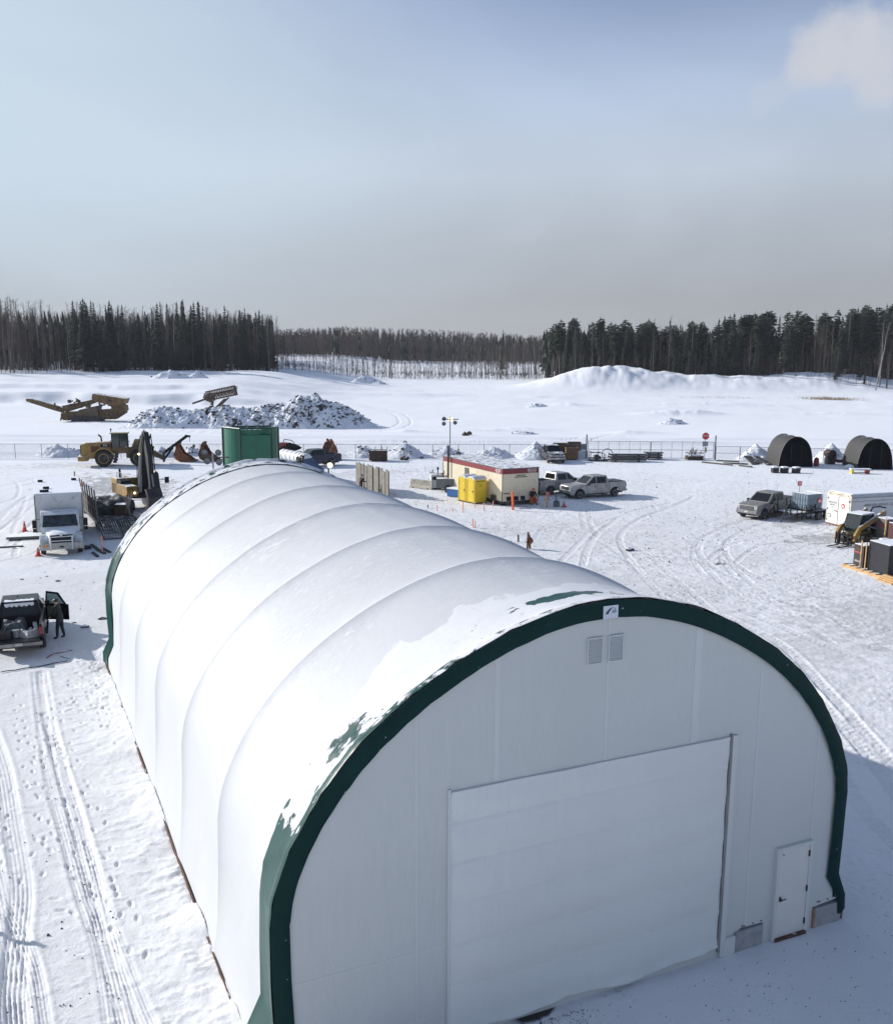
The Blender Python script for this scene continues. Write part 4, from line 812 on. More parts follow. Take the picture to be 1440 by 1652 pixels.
# ------------------------------------------------------------------ people
def person(label,loc,rz,J,coat,trousers,skin=(.45,.27,.2),scale=1.0,boots=(.03,.03,.03),hat=None,vest=None,group=None):
    """J: joint name -> (x,y,z) local, +x is the way the figure faces"""
    t=thing('person',label,'person',loc,rz,group); t.scale=(scale,)*3
    names=['pelvis','waist','chest','neck','headb','head','headt','shL','elL','wrL','haL','shR','elR','wrR','haR','hipL','knL','anL','toL','hipR','knR','anR','toR']
    rad={'pelvis':.155,'waist':.15,'chest':.18,'neck':.065,'headb':.072,'head':.098,'headt':.075,'sh':.085,'el':.062,'wr':.048,'ha':.036,'hip':.115,'kn':.078,'an':.058,'to':.045}
    idx={n:i for i,n in enumerate(names)}; vs=[J[n] for n in names]; rr=[rad.get(n) or rad[n[:-1]] for n in names]
    E=[('pelvis','waist'),('waist','chest'),('chest','neck'),('neck','headb'),('headb','head'),('head','headt'),('pelvis','hipL'),('pelvis','hipR')]
    for s in'LR': E+=[('chest','sh'+s),('sh'+s,'el'+s),('el'+s,'wr'+s),('wr'+s,'ha'+s),('hip'+s,'kn'+s),('kn'+s,'an'+s),('an'+s,'to'+s)]
    es=[(idx[a],idx[b]) for a,b in E]
    lab=list(names)
    for s in'LR':   # five short fingers from each palm
        w=Vector(J['wr'+s]);h=Vector(J['ha'+s]); d=(h-w).normalized(); sd=Vector((1,0,0)) if abs(d.x)<.7 else Vector((0,1,0)); sd=(sd-d*sd.dot(d)).normalized()
        for k,(o,l) in enumerate(((-.030,.055),(-.010,.065),(.010,.07),(.030,.06))):
            a=h+sd*o+d*.01; b=a+d*l; vs+= [a,b]; rr+=[.012,.009]; lab+=['ha'+s]*2; es+=[(idx['ha'+s],len(vs)-2),(len(vs)-2,len(vs)-1)]
        a=w+(h-w)*.6+sd*.04; b=a+sd*.03+d*.035; vs+=[a,b]; rr+=[.014,.011]; lab+=['ha'+s]*2; es+=[(idx['ha'+s],len(vs)-2),(len(vs)-2,len(vs)-1)]
    me=bpy.data.meshes.new('body'); me.from_pydata([tuple(v) for v in vs],es,[]); o=bpy.data.objects.new('tmp',me); COL.objects.link(o)
    md=o.modifiers.new('s','SKIN'); 
    for i,sv in enumerate(me.skin_vertices[0].data): sv.radius=(rr[i],rr[i]); sv.use_root=(i==0)
    sub=o.modifiers.new('b','SUBSURF'); sub.levels=1; sub.render_levels=1
    bpy.context.view_layer.update(); dg=bpy.context.evaluated_depsgraph_get(); m2=bpy.data.meshes.new_from_object(o.evaluated_get(dg)); bpy.data.objects.remove(o)
    mats=[pm('coat_'+str(coat),coat,.8,.2,8,bump=.3),pm('trousers_'+str(trousers),trousers,.8,.2,8,bump=.3),pm('skin',skin,.55,.05),pm('boots_'+str(boots),boots,.7)]
    m2.materials.clear(); [m2.materials.append(m) for m in mats]
    bones=[(Vector(J[a]),Vector(J[b]),a,b) for a,b in E]
    for p in m2.polygons:
        c=p.center; best=9;bn=None
        for a,b,na_,nb_ in bones:
            ab=b-a; tt=max(0,min(1,(c-a).dot(ab)/ab.length_squared)); dd=(a+ab*tt-c).length
            if dd<best: best=dd;bn=(na_,nb_,tt)
        a_,b_,tt=bn
        k=0
        if a_[:2]in('hi','kn') or a_=='pelvis' and b_[:3]=='hip': k=1
        if a_[:2]=='an' or (a_[:2]=='kn' and tt>.85): k=3
        if a_[:2]=='wr' and tt>.3: k=3 if vest else 2
        if a_ in('headb','head') or (a_=='neck' and tt>.4): k=2
        p.material_index=k; p.use_smooth=True
    o=bpy.data.objects.new('body',m2); COL.objects.link(o); o.parent=t
    h=Vector(J['head']); 
    mb=MB(); mb.blob(h+Vector((.085,0,-.01)),(.022,.014,.022),6,0); mb.build('nose',mats[2],t)
    mb=MB(); [mb.blob(h+Vector((0,s*.095,-.01)),(.02,.01,.03),6,0) for s in(-1,1)]; mb.build('ears',mats[2],t)
    mb=MB(); [mb.blob(h+Vector((.088,s*.034,.022)),(.010,.012,.008),5,0) for s in(-1,1)]; mb.build('eyes',M_BLACK,t)
    mb=MB(); mb.blob(h+Vector((-.012,0,.045)),(.115,.108,.10),10,.03); 
    if hat: mb.lathe([(.14,.02),(.145,.03),(.12,.04)],h+Vector((.01,0,.02)),'z',14)
    mb.build('hat' if hat else 'hair',pm('headwear_'+str(hat),hat or (.03,.02,.015),.5),t,smooth=True)
    if vest:
        mb=MB(); c=Vector(J['chest']);w=Vector(J['waist'])
        P=[]
        for k,(cc,rx,ry) in enumerate(((w-Vector((0,0,.06)),.185,.205),(w*.5+c*.5,.20,.215),(c,.21,.225),(c+Vector((0,0,.12)),.16,.19))):
            P.append([cc+Vector((rx*math.cos(a),ry*math.sin(a),0)) for a in [2*PI*i/14 for i in range(14)]])
        mb.grid([r+[r[0]] for r in P]).build('work_vest',pm('vest_'+str(vest),vest,.7),t,smooth=True)
    return t
def standing(lean=0.,armf=.2,step=.12,bend=.0):
    J=dict(pelvis=(0,0,.95),waist=(.02,0,1.10),chest=(.04+lean*.5,0,1.33),neck=(.05+lean,0,1.50),headb=(.07+lean,0,1.57),head=(.08+lean,0,1.66),headt=(.07+lean,0,1.74))
    for s,k in(('L',1),('R',-1)):
        J['sh'+s]=(.04+lean*.8,k*.19,1.42); J['el'+s]=(.02+armf*.5,k*.27,1.15); J['wr'+s]=(.02+armf*1.5,k*.22,1.0+armf*.4); J['ha'+s]=(.05+armf*1.8,k*.21,.94+armf*.4)
        J['hip'+s]=(0,k*.10,.88); J['kn'+s]=(.03+k*step*.5,k*.12,.48); J['an'+s]=(k*step,k*.13,.09); J['to'+s]=(.17+k*step,k*.15,.05)
    return J
def sitting():
    J=dict(pelvis=(0,0,.50),waist=(.03,0,.66),chest=(.12,0,.88),neck=(.20,0,1.03),headb=(.23,0,1.08),head=(.27,0,1.16),headt=(.27,0,1.24))
    for s,k in(('L',1),('R',-1)):
        J['sh'+s]=(.14,k*.18,.96); J['el'+s]=(.24,k*.26,.72); J['wr'+s]=(.42,k*.12,.62); J['ha'+s]=(.48,k*.08,.62)
        J['hip'+s]=(.03,k*.10,.47); J['kn'+s]=(.44,k*.17,.50); J['an'+s]=(.46,k*.20,.09); J['to'+s]=(.62,k*.22,.05)
    return J
q=at(99,1031); person('worker in dark clothes standing at the open door of the black pickup',(q.x,q.y,0),R(150),standing(.05,.16,.10),(.012,.013,.014),(.012,.018,.026),hat=(.03,.03,.03),vest=None,scale=1.05)
q=at(857,813); person('worker in bright orange trousers sitting at the shaded end of the office trailer',(q.x,q.y-.1,0),R(-100),sitting(),(.035,.022,.02),(.62,.09,.03),hat=(.75,.14,.04),scale=1.12)
mb=MB(); mb.bb(-.22,.22,-.25,.25,.0,.40); o=mb.build('upturned_crate',M_PLY,None,bevel=.01); o.location=(q.x,q.y+.0,0); tag(o,'low wooden crate the seated worker sits on at the trailer end','crate')
q=at_dist(583,89.3); q=Vector((q.x,q.y,0)); person('worker in black standing beside the left end of the timber hoarding',(q.x,q.y,0),R(20),standing(.05,.25),(.016,.016,.018),(.03,.014,.014),hat=(.03,.03,.03))
q=at_dist(738,113); person('worker seen from the waist up beyond the office trailer roof near the fence',(q.x,q.y,q.z),R(-100),standing(0,.1),(.10,.12,.13),(.05,.06,.07),hat=(.02,.02,.02))
q=at_dist(727,93.5); person('worker in black behind the far end of the office trailer by the light mast',(q.x,q.y,.95),R(-60),standing(0,.1),(.012,.012,.014),(.03,.03,.035),hat=(.02,.02,.02)).scale=(1,1,1)
q=at_dist(855,54); 
# ------------------------------------------------------------------ office trailer
Q=at(809,816.5); ot=thing('office_trailer','long beige office trailer with a dark red band under a snowy roof','office trailer',(Q.x+.02,Q.y,0),R(1.2))
OL,OW,OH=11.5,3.55,3.12; Z0=.38
M_BEI=pm('beige_siding',(.74,.66,.49),.6,.05,1.2,dirt=(.40,.34,.25),dirtf=.15); M_BAND=pm('dark_red_band',(.21,.028,.035),.5,.08,2)
mb=MB(); mb.bb(0,OW,0,OL,Z0,OH-.42); mb.build('wall',M_BEI,ot)
mb=MB(); mb.bb(-.02,OW+.02,-.02,OL+.02,OH-.42,OH); mb.build('name_band',M_BAND,ot)
mb=MB(); mb.bb(-.05,OW+.05,-.05,OL+.05,OH,OH+.07); mb.build('roof',pm('membrane_roof',(.16,.16,.165),.7,.35,1.0,snow=.47),ot,bevel=.01)
mb=MB(); mb.bb(-.025,.02,-.025,.02,Z0,OH-.42); mb.build('corner_trim',M_BLACK,ot); mb=MB(); mb.bb(OW-.02,OW+.025,-.025,.02,Z0,OH-.42); mb.build('corner_trim',M_BLACK,ot)
mb=MB(); mb.bb(-.03,.03,OL-.02,OL+.025,Z0,OH-.42); mb.build('corner_trim',M_BLACK,ot)
mb=MB()
for k in range(1,56): mb.bb(-.012,0.002,k*.205-.012,k*.205+.012,Z0,OH-.43)
mb.build('siding_ribs',M_BEI,ot,kind='stuff')
mb=MB()
for k in range(1,17): mb.bb(k*.205-.012,k*.205+.012,-.012,.002,Z0,OH-.43)
mb.build('siding_ribs',M_BEI,ot,kind='stuff')
mb=MB(); mb.bb(.08,OW-.08,.1,OL-.1,.05,Z0); mb.build('undercarriage',M_BLACK,ot); mb=MB(); mb.bb(.0,OW,.0,.12,Z0-.2,Z0); mb.bb(.0,.1,.12,OL,Z0-.2,Z0); mb.build('chassis_beam',M_DSTEEL,ot)
mb=MB(); mb.bb(-.03,.02,6.15,7.0,1.75,2.55); w=mb.build('window',M_BLACK,ot); 
for y in(6.20,6.62): mb=MB(); mb.bb(-.036,-.028,y,y+.34,1.80,2.50); mb.build('pane',M_GLASS,w)
for y in(6.40,6.80): mb=MB(); mb.bb(-.042,-.036,y-.05,y+.05,1.8,2.5); mb.build('blind_strip',pm('pale_blind',(.5,.5,.48),.6),w)
text('BOXX',.34,M_WTXT,ot,(-.026,.72,OH-.17),(PI/2,0,-PI/2),sx=.95); text('MODULAR',.13,M_WTXT,ot,(-.026,.72,OH-.35),(PI/2,0,-PI/2),sx=1.15)
text('BOXX',.34,M_WTXT,ot,(OW-.68,-.026,OH-.17),(PI/2,0,0),sx=.95); text('MODULAR',.13,M_WTXT,ot,(OW-.68,-.026,OH-.35),(PI/2,0,0),sx=1.15)
for x0,x1,z in((1.35,2.25,2.55),(1.2,2.4,2.40),(.1,.7,1.05)): mb=MB(); mb.bb(x0,x1,-.03,-.010,z-.03,z+.03); mb.build('vent_slot',M_BLACK,ot)
for s,y in((.5,4.6),(.5,5.7)):
    pass
mb=MB(); mb.box((-.12,1.35,.42),(.18,.75,.75)); o=mb.build('spare_tyre_stack',M_RUBBER,None,bevel=.08); o.parent=ot; o.name='skirt_tyre'
# chairs / small seats along the shaded end
for k,(u,v) in enumerate(((822,816),(834,815.2),(845,814.4))):
    q=at(u,v+3); c=thing('folding_chair',['folding black chair nearest the trailer corner','middle of three black chairs against the trailer end','black chair nearest the seated worker'][k],'chair',(q.x,q.y,0),R(3*k),'black chairs against the trailer end')
    mb=MB(); mb.bb(-.22,.22,-.22,.22,.42,.47); mb.build('seat',M_BLACK,c,bevel=.015)
    mb=MB(); mb.box((0,.22,.72),(.44,.04,.36),rx=R(-10)); mb.build('backrest',M_BLACK,c,bevel=.015)
    for a in(-.2,.2):
        for b_ in(-.2,.2): mb=MB(); mb.tube((a,b_,0),(a,b_,.42),.014,n=5); mb.build('leg',M_STEEL,c)
# portable toilets
def toilet(label,loc,rz,letters=True):
    M_Y=pm('toilet_yellow',(.70,.50,.03),.4,.05,2,dirt=(.45,.33,.06),dirtf=.1); M_RF=pm('translucent_roof',(.58,.60,.62),.4,.1,3,snow=.3)
    t=thing('portable_toilet',label,'portable toilet',loc,rz,'yellow portable toilets beside the office trailer')
    mb=MB(); mb.bb(-.56,.56,-.62,.62,.10,2.08); mb.build('cabin',M_Y,t,bevel=.02)
    mb=MB(); mb.bb(-.58,.58,-.64,.64,0,.10); mb.build('skid',M_BLACK,t)
    mb=MB(); rp=[(-.60,2.08),(.60,2.08),(.52,2.20),(.28,2.33),(0,2.38),(-.28,2.33),(-.52,2.20)]; mb.prism(rp,-.66,.66,'y'); mb.build('roof',M_RF,t,bevel=.01)
    for k in range(6):
        y=-.55+k*.22; mb=MB(); mb.prism([(a*1.01,b_+.012) for a,b_ in rp[2:]]+[(-.5,2.16),(.5,2.16)],y-.035,y+.035,'y'); mb.build('roof_rib',M_RF,t)
    # door on -x side? the door is the narrow front, facing -x after rotation
    mb=MB(); mb.bb(-.40,.40,-.65,-.62,.16,2.0); d=mb.build('door',M_Y,t,bevel=.01)
    mb=MB(); mb.bb(.26,.36,-.685,-.65,1.0,1.12); mb.build('handle',M_BLACK,d)
    for a in(-.56,.50): mb=MB(); mb.bb(a,a+.06,-.66,-.60,.10,2.08); mb.build('corner_post',pm('toilet_yellow_light',(.75,.58,.10),.4),t)
    mb=MB(); mb.prism([(-.46,2.0),(.46,2.0),(.40,2.12),(0,2.26),(-.40,2.12)],-.665,-.655,'y'); mb.build('door_arch',M_Y,t)
    if letters:
        for i,(w,x) in enumerate(((.42,-.18),(.16,.16),(.16,.37))):
            pass
        mb=MB(); x0=-.42
        for wd in(4,2,2):
            for k in range(wd):
                mb.bb(.561,.566,x0,x0+.075,1.88,1.98); x0+=.095
            x0+=.05
        mb.build('lettering',M_BTXT,t)
        mb=MB()
        for (z,a,b_,h) in((1.72,-.3,.1,.02),(1.64,-.35,.3,.03),(1.55,-.1,.12,.05),(1.45,-.22,.22,.02)): mb.bb(.561,.565,a,b_,z-h/2,z+h/2)
        mb.build('small_print',pm('amber_print',(.35,.22,.03),.6),t)
    return t
a=at(765,812.5); b=at(783,806.5)
fx,fy=at(764.5,813.5)[:2]
# near unit: corner at (765,813): narrow front looks left, long side looks at the camera
def tl(u,v): q=at(u,v); return Vector((q.x,q.y,0))
cnr=tl(765,813.5); fl=tl(757.5,810.5); bk=tl(783.5,807)
dd=(bk-cnr).normalized(); dd=Vector((math.cos(R(11)),math.sin(R(11)),0)); ang=R(11)-PI/2
cc=cnr+dd*.66+Vector((-dd.y,dd.x,0))*.58
toilet('nearer yellow portable toilet with dark lettering on its side',(cc.x,cc.y,0),ang)
cc2=cc+Vector((-dd.y,dd.x,0))*1.22
toilet('farther yellow portable toilet, partly hidden behind its twin beside the trailer window',(cc2.x,cc2.y,0),ang)
def bin_(label,u0,v0,rz,L,Wd,H,mat,lidm=None,name='storage_bin',cat='bin',z=0):
    q=at(u0,v0); t=thing(name,label,cat,(q.x,q.y,z),rz)
    mb=MB(); mb.bb(-L/2,L/2,-Wd/2,Wd/2,.05,H-.04); mb.build('box',mat,t,bevel=.02)
    mb=MB(); mb.bb(-L/2-.03,L/2+.03,-Wd/2-.03,Wd/2+.03,H-.04,H+.05); mb.build('lid',lidm or mat,t,bevel=.02)
    for k in(-1,1): mb=MB(); mb.bb(k*L*.35-.05,k*L*.35+.05,-Wd/2,Wd/2,0,.05); mb.build('skid',M_BLACK,t)
    return t
bin_('blue storage bin with snow on its lid next to the yellow toilets',742,802,R(-62),2.3,.9,.75,pm('blue_plastic',(.03,.13,.35),.5,.1),M_SNOWC)
# concrete barrier
q=at(681,788); t=thing('concrete_barrier','buff concrete road barrier standing alone left of the office trailer','barrier',(q.x,q.y,0),R(-62))
mb=MB(); mb.prism([(-.32,0),(.32,0),(.32,.08),(.14,.35),(.09,.85),(-.09,.85),(-.14,.35),(-.32,.08)],-1.35,1.35,'x'); mb.v=[(y_,x_,z_) if 0 else (x_,y_,z_) for x_,y_,z_ in mb.v]; mb.build('barrier_body',M_BCONC,t,bevel=.02)
for x in(-.9,.9): mb=MB(); mb.bb(x-.08,x+.08,-.34,.34,0,.10); mb.build('lift_slot',M_BLACK,t)
for x in(-.9,.3,.6): mb=MB(); mb.tube((x,-.14,.68),(x,-.10,.68),.04,n=8); mb.build('lift_hole',M_BLACK,t)
# engine unit with lamp, and grey dump trailer behind it
q=at(703,789); t=thing('generator','white generator cabinet with a dark control window beside the concrete barrier','generator',(q.x,q.y,0),R(-12))
mb=MB(); mb.bb(-.55,.55,-.4,.5,.15,1.42); mb.build('cabinet',pm('cabinet_white',(.55,.57,.57),.4,.1,3,snow=.9,dirt=MUD,dirtf=.2),t,bevel=.06)
mb=MB(); mb.bb(-.42,.36,-.42,-.40,.92,1.22); mb.build('control_window',M_GLASS,t); mb=MB(); mb.bb(-.45,.45,-.35,.45,0,.15); mb.build('skid',M_DSTEEL,t)
mb=MB(); mb.tube((.2,.1,1.4),(.2,.1,1.85),.05,n=8); mb.blob((.2,.1,1.95),(.12,.12,.14),8,.1); mb.build('exhaust_stack',M_BLACK,t)
mb=MB(); mb.tube((-.35,.1,1.4),(-.25,.1,1.7),.03,n=6); mb.lathe([(.0,-.05),(.2,-.03),(.26,.03),(.24,.05)],(-.35,.0,1.78),'x',14); mb.build('lamp_head',M_STEEL,t)
q=at(720,788); t=thing('utility_trailer','small grey box trailer tucked behind the generator at the trailer end','trailer',(q.x+.9,q.y+1.6,0),R(3))
mb=MB(); mb.bb(-1.6,1.6,-.85,.85,.62,1.42); mb.build('box',pm('trailer_grey',(.16,.17,.19),.5,.15,2,snow=.9),t,bevel=.02)
mb=MB(); mb.bb(-1.7,1.7,-.9,.9,.5,.62); mb.bar((-1.6,0,.5),(-2.5,0,.5),.08,.08); mb.build('frame',M_DSTEEL,t)
for s in(-1,1): wheel(t,-.35,s*.9,.36,.22,s)
mb=MB(); mb.prism(arch(-.35,.46,.45)+arch(-.35,.42,.45)[::-1],-1.02,-.78,'y'); mb.build('mudguard',M_STEEL,t)
# light mast
def lightmast(label,loc,H,rz,heads,base=True,lit=(),name='light_mast',hr=1.):
    t=thing(name,label,'light tower',loc,rz)
    if base:
        mb=MB(); mb.bb(-1.1,1.1,-.6,.6,.35,1.25); mb.build('engine_box',pm('grey_engine_box',(.14,.15,.16),.5,.2,3,snow=.5),t,bevel=.05)
        for s in(-1,1): wheel(t,0,s*.72,.32,.2,s)
    mb=MB(); mb.tube((0,0,0 if not base else 1.2),(0,0,H*.62),.085,n=8); mb.build('lower_mast',M_DSTEEL,t)
    mb=MB(); mb.tube((.16 if base else 0,0,H*.45),(.16 if base else 0,0,H),.05,n=8); mb.build('upper_mast',M_STEEL,t)
    mb=MB(); mb.bar((-.62,0,H-.25),(.95,0,H-.25),.07,.07); mb.build('crossbar',M_DSTEEL,t)
    for k,(x,z,f) in enumerate(heads):
        mb=MB(); mb.lathe([(a_*hr,b_*hr) for a_,b_ in((.05,.22),(.22,.12),(.30,-.06),(.31,-.10))],(x,0,z),'y',16,cap=False); h=mb.build('lamp_head',M_STEEL,t)
        mb=MB(); mb.lathe([(.001,.06*hr),(.22*hr,.0),(.29*hr,-.07*hr)],(x,0,z),'y',16,cap=False); mb.build('lamp_glass',M_LIT if k in lit else pm('dull_lamp_glass',(.16,.17,.18),.2),h)
    return t
q=at_dist(726,91); lightmast('tall light mast with one lit lamp rising behind the office trailer',(q.x-.25,q.y,0),6.95,R(-25),[(.22,6.72,0),(.62,6.40,0),(-.40,6.75,0),(-.42,6.3,0)],lit=(0,),hr=.62)
q=at_dist(349,59); lightmast('twin-headed lamp stand rising above the rear edge of the fabric roof',(q.x,q.y,0),6.95,R(-22),[(-.46,6.98,0),(.34,6.98,0),(-.33,6.48,0),(.36,6.42,0)],base=False,name='lamp_stand',hr=.62)
q=at_dist(532,62); t=thing('work_lamp','single lit work lamp on a thin pole right of the fabric roof','lamp',(q.x,q.y,0),R(-20))
mb=MB(); mb.tube((0,0,0),(0,0,5.6),.05,n=8); mb.build('pole',M_DSTEEL,t); mb=MB(); mb.lathe([(.05,.15),(.16,.1),(.20,-.08)],(.1,0,5.78),'y',14); h=mb.build('lamp_head',M_STEEL,t); mb=MB(); mb.lathe([(.001,-.10),(.17,-.085)],(.1,0,5.78),'y',14,cap=False); mb.build('lamp_glass',M_LIT,h)
# ------------------------------------------------------------------ green tank and gear behind the building
q=at_dist(410,68); t=thing('storage_tank','tall green cylindrical tank with dark external pipes behind the fabric building','tank',(q.x,q.y,0),math.atan2(q.y-CAM[1],q.x-CAM[0])-PI/2)
M_TG=pm('tank_green',(.007,.12,.068),.45,.14,1.2,dirt=(.02,.09,.055),dirtf=.2)
M_TGD=pm('dark_pipe_green',(.01,.035,.028),.45)
mb=MB(); Rt,Ht=1.80,7.72
mb.lathe([(Rt-.05,.1),(Rt,.0),(Rt,Ht),(Rt-.06,Ht),(Rt-.06,Ht-.3),(.01,Ht-.22)],(0,0,0),'z',40,cap=False); mb.build('shell',M_TG,t,smooth=False)
mb=MB(); mb.lathe([(Rt-.07,Ht-.28),(Rt*.5,Ht-.16),(.01,Ht-.12)],(0,0,0),'z',30,cap=False); mb.build('snow_on_top',M_SNOWC,t)
mb=MB(); mb.prism([(-.60,-1.86),(1.30,-1.86),(1.30,-1.2),(-.60,-1.2)],.2,Ht-.35,'z'); mb.build('flat_jacket_panel',M_TG,t,bevel=.03)
mb=MB(); mb.bb(.34,.36,-1.875,-1.86,.2,Ht-.36); mb.build('panel_joint',M_TGD,t)
for x,y in((-1.85,-.2),(-.68,-1.9),(1.38,-1.75),(1.84,-.6)):
    mb=MB(); mb.tube((x,y,0),(x,y,Ht+.1),.06,n=8); mb.build('down_pipe',M_TGD,t)
for (a,b_) in(((-1.85,-.2),(-.68,-1.9)),((-.68,-1.9),(1.38,-1.75)),((1.38,-1.75),(1.84,-.6))):
    mb=MB(); mb.tube((*a,Ht+.08),(*b_,Ht+.08),.05,n=8); mb.build('top_rail',M_TGD,t)
for x in(-.2,.5): mb=MB(); mb.tube((x,-1.85,Ht+.02),(x,1.2,Ht+.02),.045,n=6); mb.build('top_rail',M_TGD,t)
mb=MB(); mb.tube((-1.2,.5,Ht+.06),(1.4,.5,Ht+.06),.05,n=6); mb.build('top_rail',M_TGD,t)
for z in(1.2,3.2,5.2): mb=MB(); mb.lathe([(Rt+.015,z),(Rt+.02,z+.05),(Rt+.015,z+.1)],(0,0,0),'z',40,cap=False); mb.build('hoop',M_TG,t)
# white vacuum tank with hoops
va=at(452,731,2.2);vb=at(503,741.5,2.2); q=(va+vb)/2; q.z=.45; t=thing('pipe_tank','white horizontal tank with black hoops and hoses right of the green tank','tank',(q.x,q.y,.45),math.atan2(vb.y-va.y,vb.x-va.x))
mb=MB(); mb.lathe([(.01,-3.2),(.4,-3.1),(.58,-2.9),(.58,2.6),(.4,2.8),(.01,2.9)],(0,0,1.7),'x',20); mb.build('vessel',pm('white_vessel',(.70,.72,.74),.35,.05,2),t,smooth=False)
for x in(-2.2,-1.2,-.2,.8,1.6,2.3): mb=MB(); mb.lathe([(.60,x-.04),(.615,x),(.60,x+.04)],(0,0,1.7),'x',20,cap=False); mb.build('hoop',M_BLACK,t)
mb=MB(); mb.bb(-3,2.8,-.5,.5,.7,1.1)
for x in(-2.5,0,2.3): mb.bb(x-.1,x+.1,-.5,.5,0,.7)
mb.build('cradle',M_DSTEEL,t)
for k in range(5):
    mb=MB(); mb.path([(1.6+.25*k,-.62,1.9+.1*math.sin(k)),(1.7+.25*k,-.75,1.4),(1.9+.25*k,-.7,.9),(2.1+.2*k,-.55,1.5),(2.2+.2*k,-.5,2.1)],.05,6); mb.build('hose',M_BLACK,t)
q=at_dist(509,94); t=thing('steel_bin','dark blue steel bin end right of the white hooped tank','bin',(q.x,q.y,0),R(-42))
MBL=pm('worn_blue_steel',(.02,.06,.13),.5,.25,2,dirt=(.06,.06,.06),dirtf=.3)
mb=MB(); mb.prism([(-.75,0),(.75,0),(.75,1.7),(.1,2.2),(-.5,2.75),(-.75,2.75)],-.7,.7,'y'); mb.build('bin_body',MBL,t,bevel=.02)
for x in(-.6,-.15,.3,.65): mb=MB(); mb.bb(x-.05,x+.05,-.75,-.70,.1,1.65); mb.build('rib',MBL,t)
q=at_dist(470,117); t=thing('flat_deck_load','red and black machine loaded beyond the white hooped tank','machine',(q.x,q.y,hz(q.x,q.y)),R(-25))
mb=MB(); mb.bb(-1.4,1.4,-.8,.8,.9,1.1); mb.build('deck',M_DSTEEL,t); mb=MB(); mb.blob((0,0,1.6),(1.2,.6,.55),10,.3,3); mb.build('engine',M_BLACK,t)
mb=MB(); mb.bb(-1.1,-.2,-.5,.5,1.6,2.2); mb.build('cowl',pm('faded_red',(.22,.03,.03),.5),t,bevel=.1); mb=MB(); mb.path([(-.6,-.3,2.2),(-.5,-.3,2.6),(.4,-.3,2.5),(.8,-.3,2.0)],.05); mb.build('roll_bar',M_DSTEEL,t)
for s in(-1,1):
    for x in(-.9,.9): wheel(t,x,s*.85,.45,.25,s)
# excavator buckets
def bucket(label,u,v,rz,sc=1.,mat=M_RUST,group='spare excavator buckets near the fence',name='excavator_bucket',z=None):
    q=at(u,v); t=thing(name,label,'bucket',(q.x,q.y,hz(q.x,q.y) if z is None else z),rz,group); t.scale=(sc,)*3
    pr=[(-1.0,.1),(-.55,-.02),(.2,.0),(.75,.25),(1.0,.75)]; inn=[(x*.93,z_+.06) for x,z_ in pr]
    pr=[(-.35,1.75),(-.75,1.35),(-.95,.8),(-.8,.3),(-.3,0.02),(.5,0.0),(1.25,.12)]
    inn=[(x+.06,z_+.05) for x,z_ in pr][::-1]
    mb=MB(); mb.prism(pr+inn,-.7,.7,'y'); mb.build('shell',mat,t)
    for s in(-.72,.68): mb=MB(); mb.prism([(-.35,1.75),(-.75,1.35),(-.95,.8),(-.8,.3),(-.3,0.0),(.5,-.02),(1.25,.1),(.1,.95)],s,s+.05,'y'); mb.build('side_plate',mat,t)
    for s in(-.3,.3): mb=MB(); mb.prism([(-.35,1.7),(-.8,1.3),(-.75,1.75),(-.45,2.15),(-.2,2.1)],s-.04,s+.04,'y'); mb.build('lug',mat,t)
    for k in range(5): mb=MB(); y=-.6+k*.3; mb.prism([(1.2,.08),(1.55,.1),(1.2,.16)],y-.06,y+.06,'y'); mb.build('tooth',M_DSTEEL,t)
    return t
M_BRST=pm('orange_rust',(.20,.075,.03),.75,.4,3,bump=.3)
bucket('rust red excavator bucket left of the other one near the fence',297,744,R(-20),1.08,M_BRST); bucket('brown excavator bucket right beside the twin lamp stand',337,743.5,R(-28),1.08)
bucket('ochre digging bucket lying behind the dark blue pickup',527,741,R(200),1.15,M_BRST,group=None)
# timber crates etc near the fence
def crate(label,u,v,rz,L,Wd,H,mat,slats=5,posts=True,group=None,name='wooden_crate',z=0):
    q=at(u,v); t=thing(name,label,'crate',(q.x,q.y,hz(q.x,q.y)+z),rz,group)
    mb=MB(); mb.bb(-L/2+.03,L/2-.03,-Wd/2+.03,Wd/2-.03,.12,H*.92); mb.build('contents',mat,t)
    for k in range(slats):
        z0=.12+k*(H-.12)/slats; h=(H-.12)/slats*.82
        for s in(-1,1): mb=MB(); mb.bb(-L/2,L/2,s*Wd/2,s*(Wd/2-.03),z0,z0+h); mb.build('slat',mat,t)
        for s in(-1,1): mb=MB(); mb.bb(s*L/2,s*(L/2-.03),-Wd/2+.03,Wd/2-.03,z0,z0+h); mb.build('slat',mat,t)
    for a in(-1,1): mb=MB(); mb.bb(a*L*.35-.06,a*L*.35+.06,-Wd/2,Wd/2,0,.12); mb.build('runner',M_DRUST,t)
    if posts:
        for a in(-L/2,L/2,-L*.15,L*.2): mb=MB(); mb.bar((a,-Wd/2-.03,.1),(a,-Wd/2-.03,H+.45),.06,.06); mb.build('post',M_DRUST,t)
    return t
crate('rusty open crate of scrap standing alone near the fence, left of centre',610,743.5,R(-20),2.1,1.5,1.35,M_DRUST)
M_CRATE=pm('brown_crate_board',(.19,.11,.055),.75,.3,3)
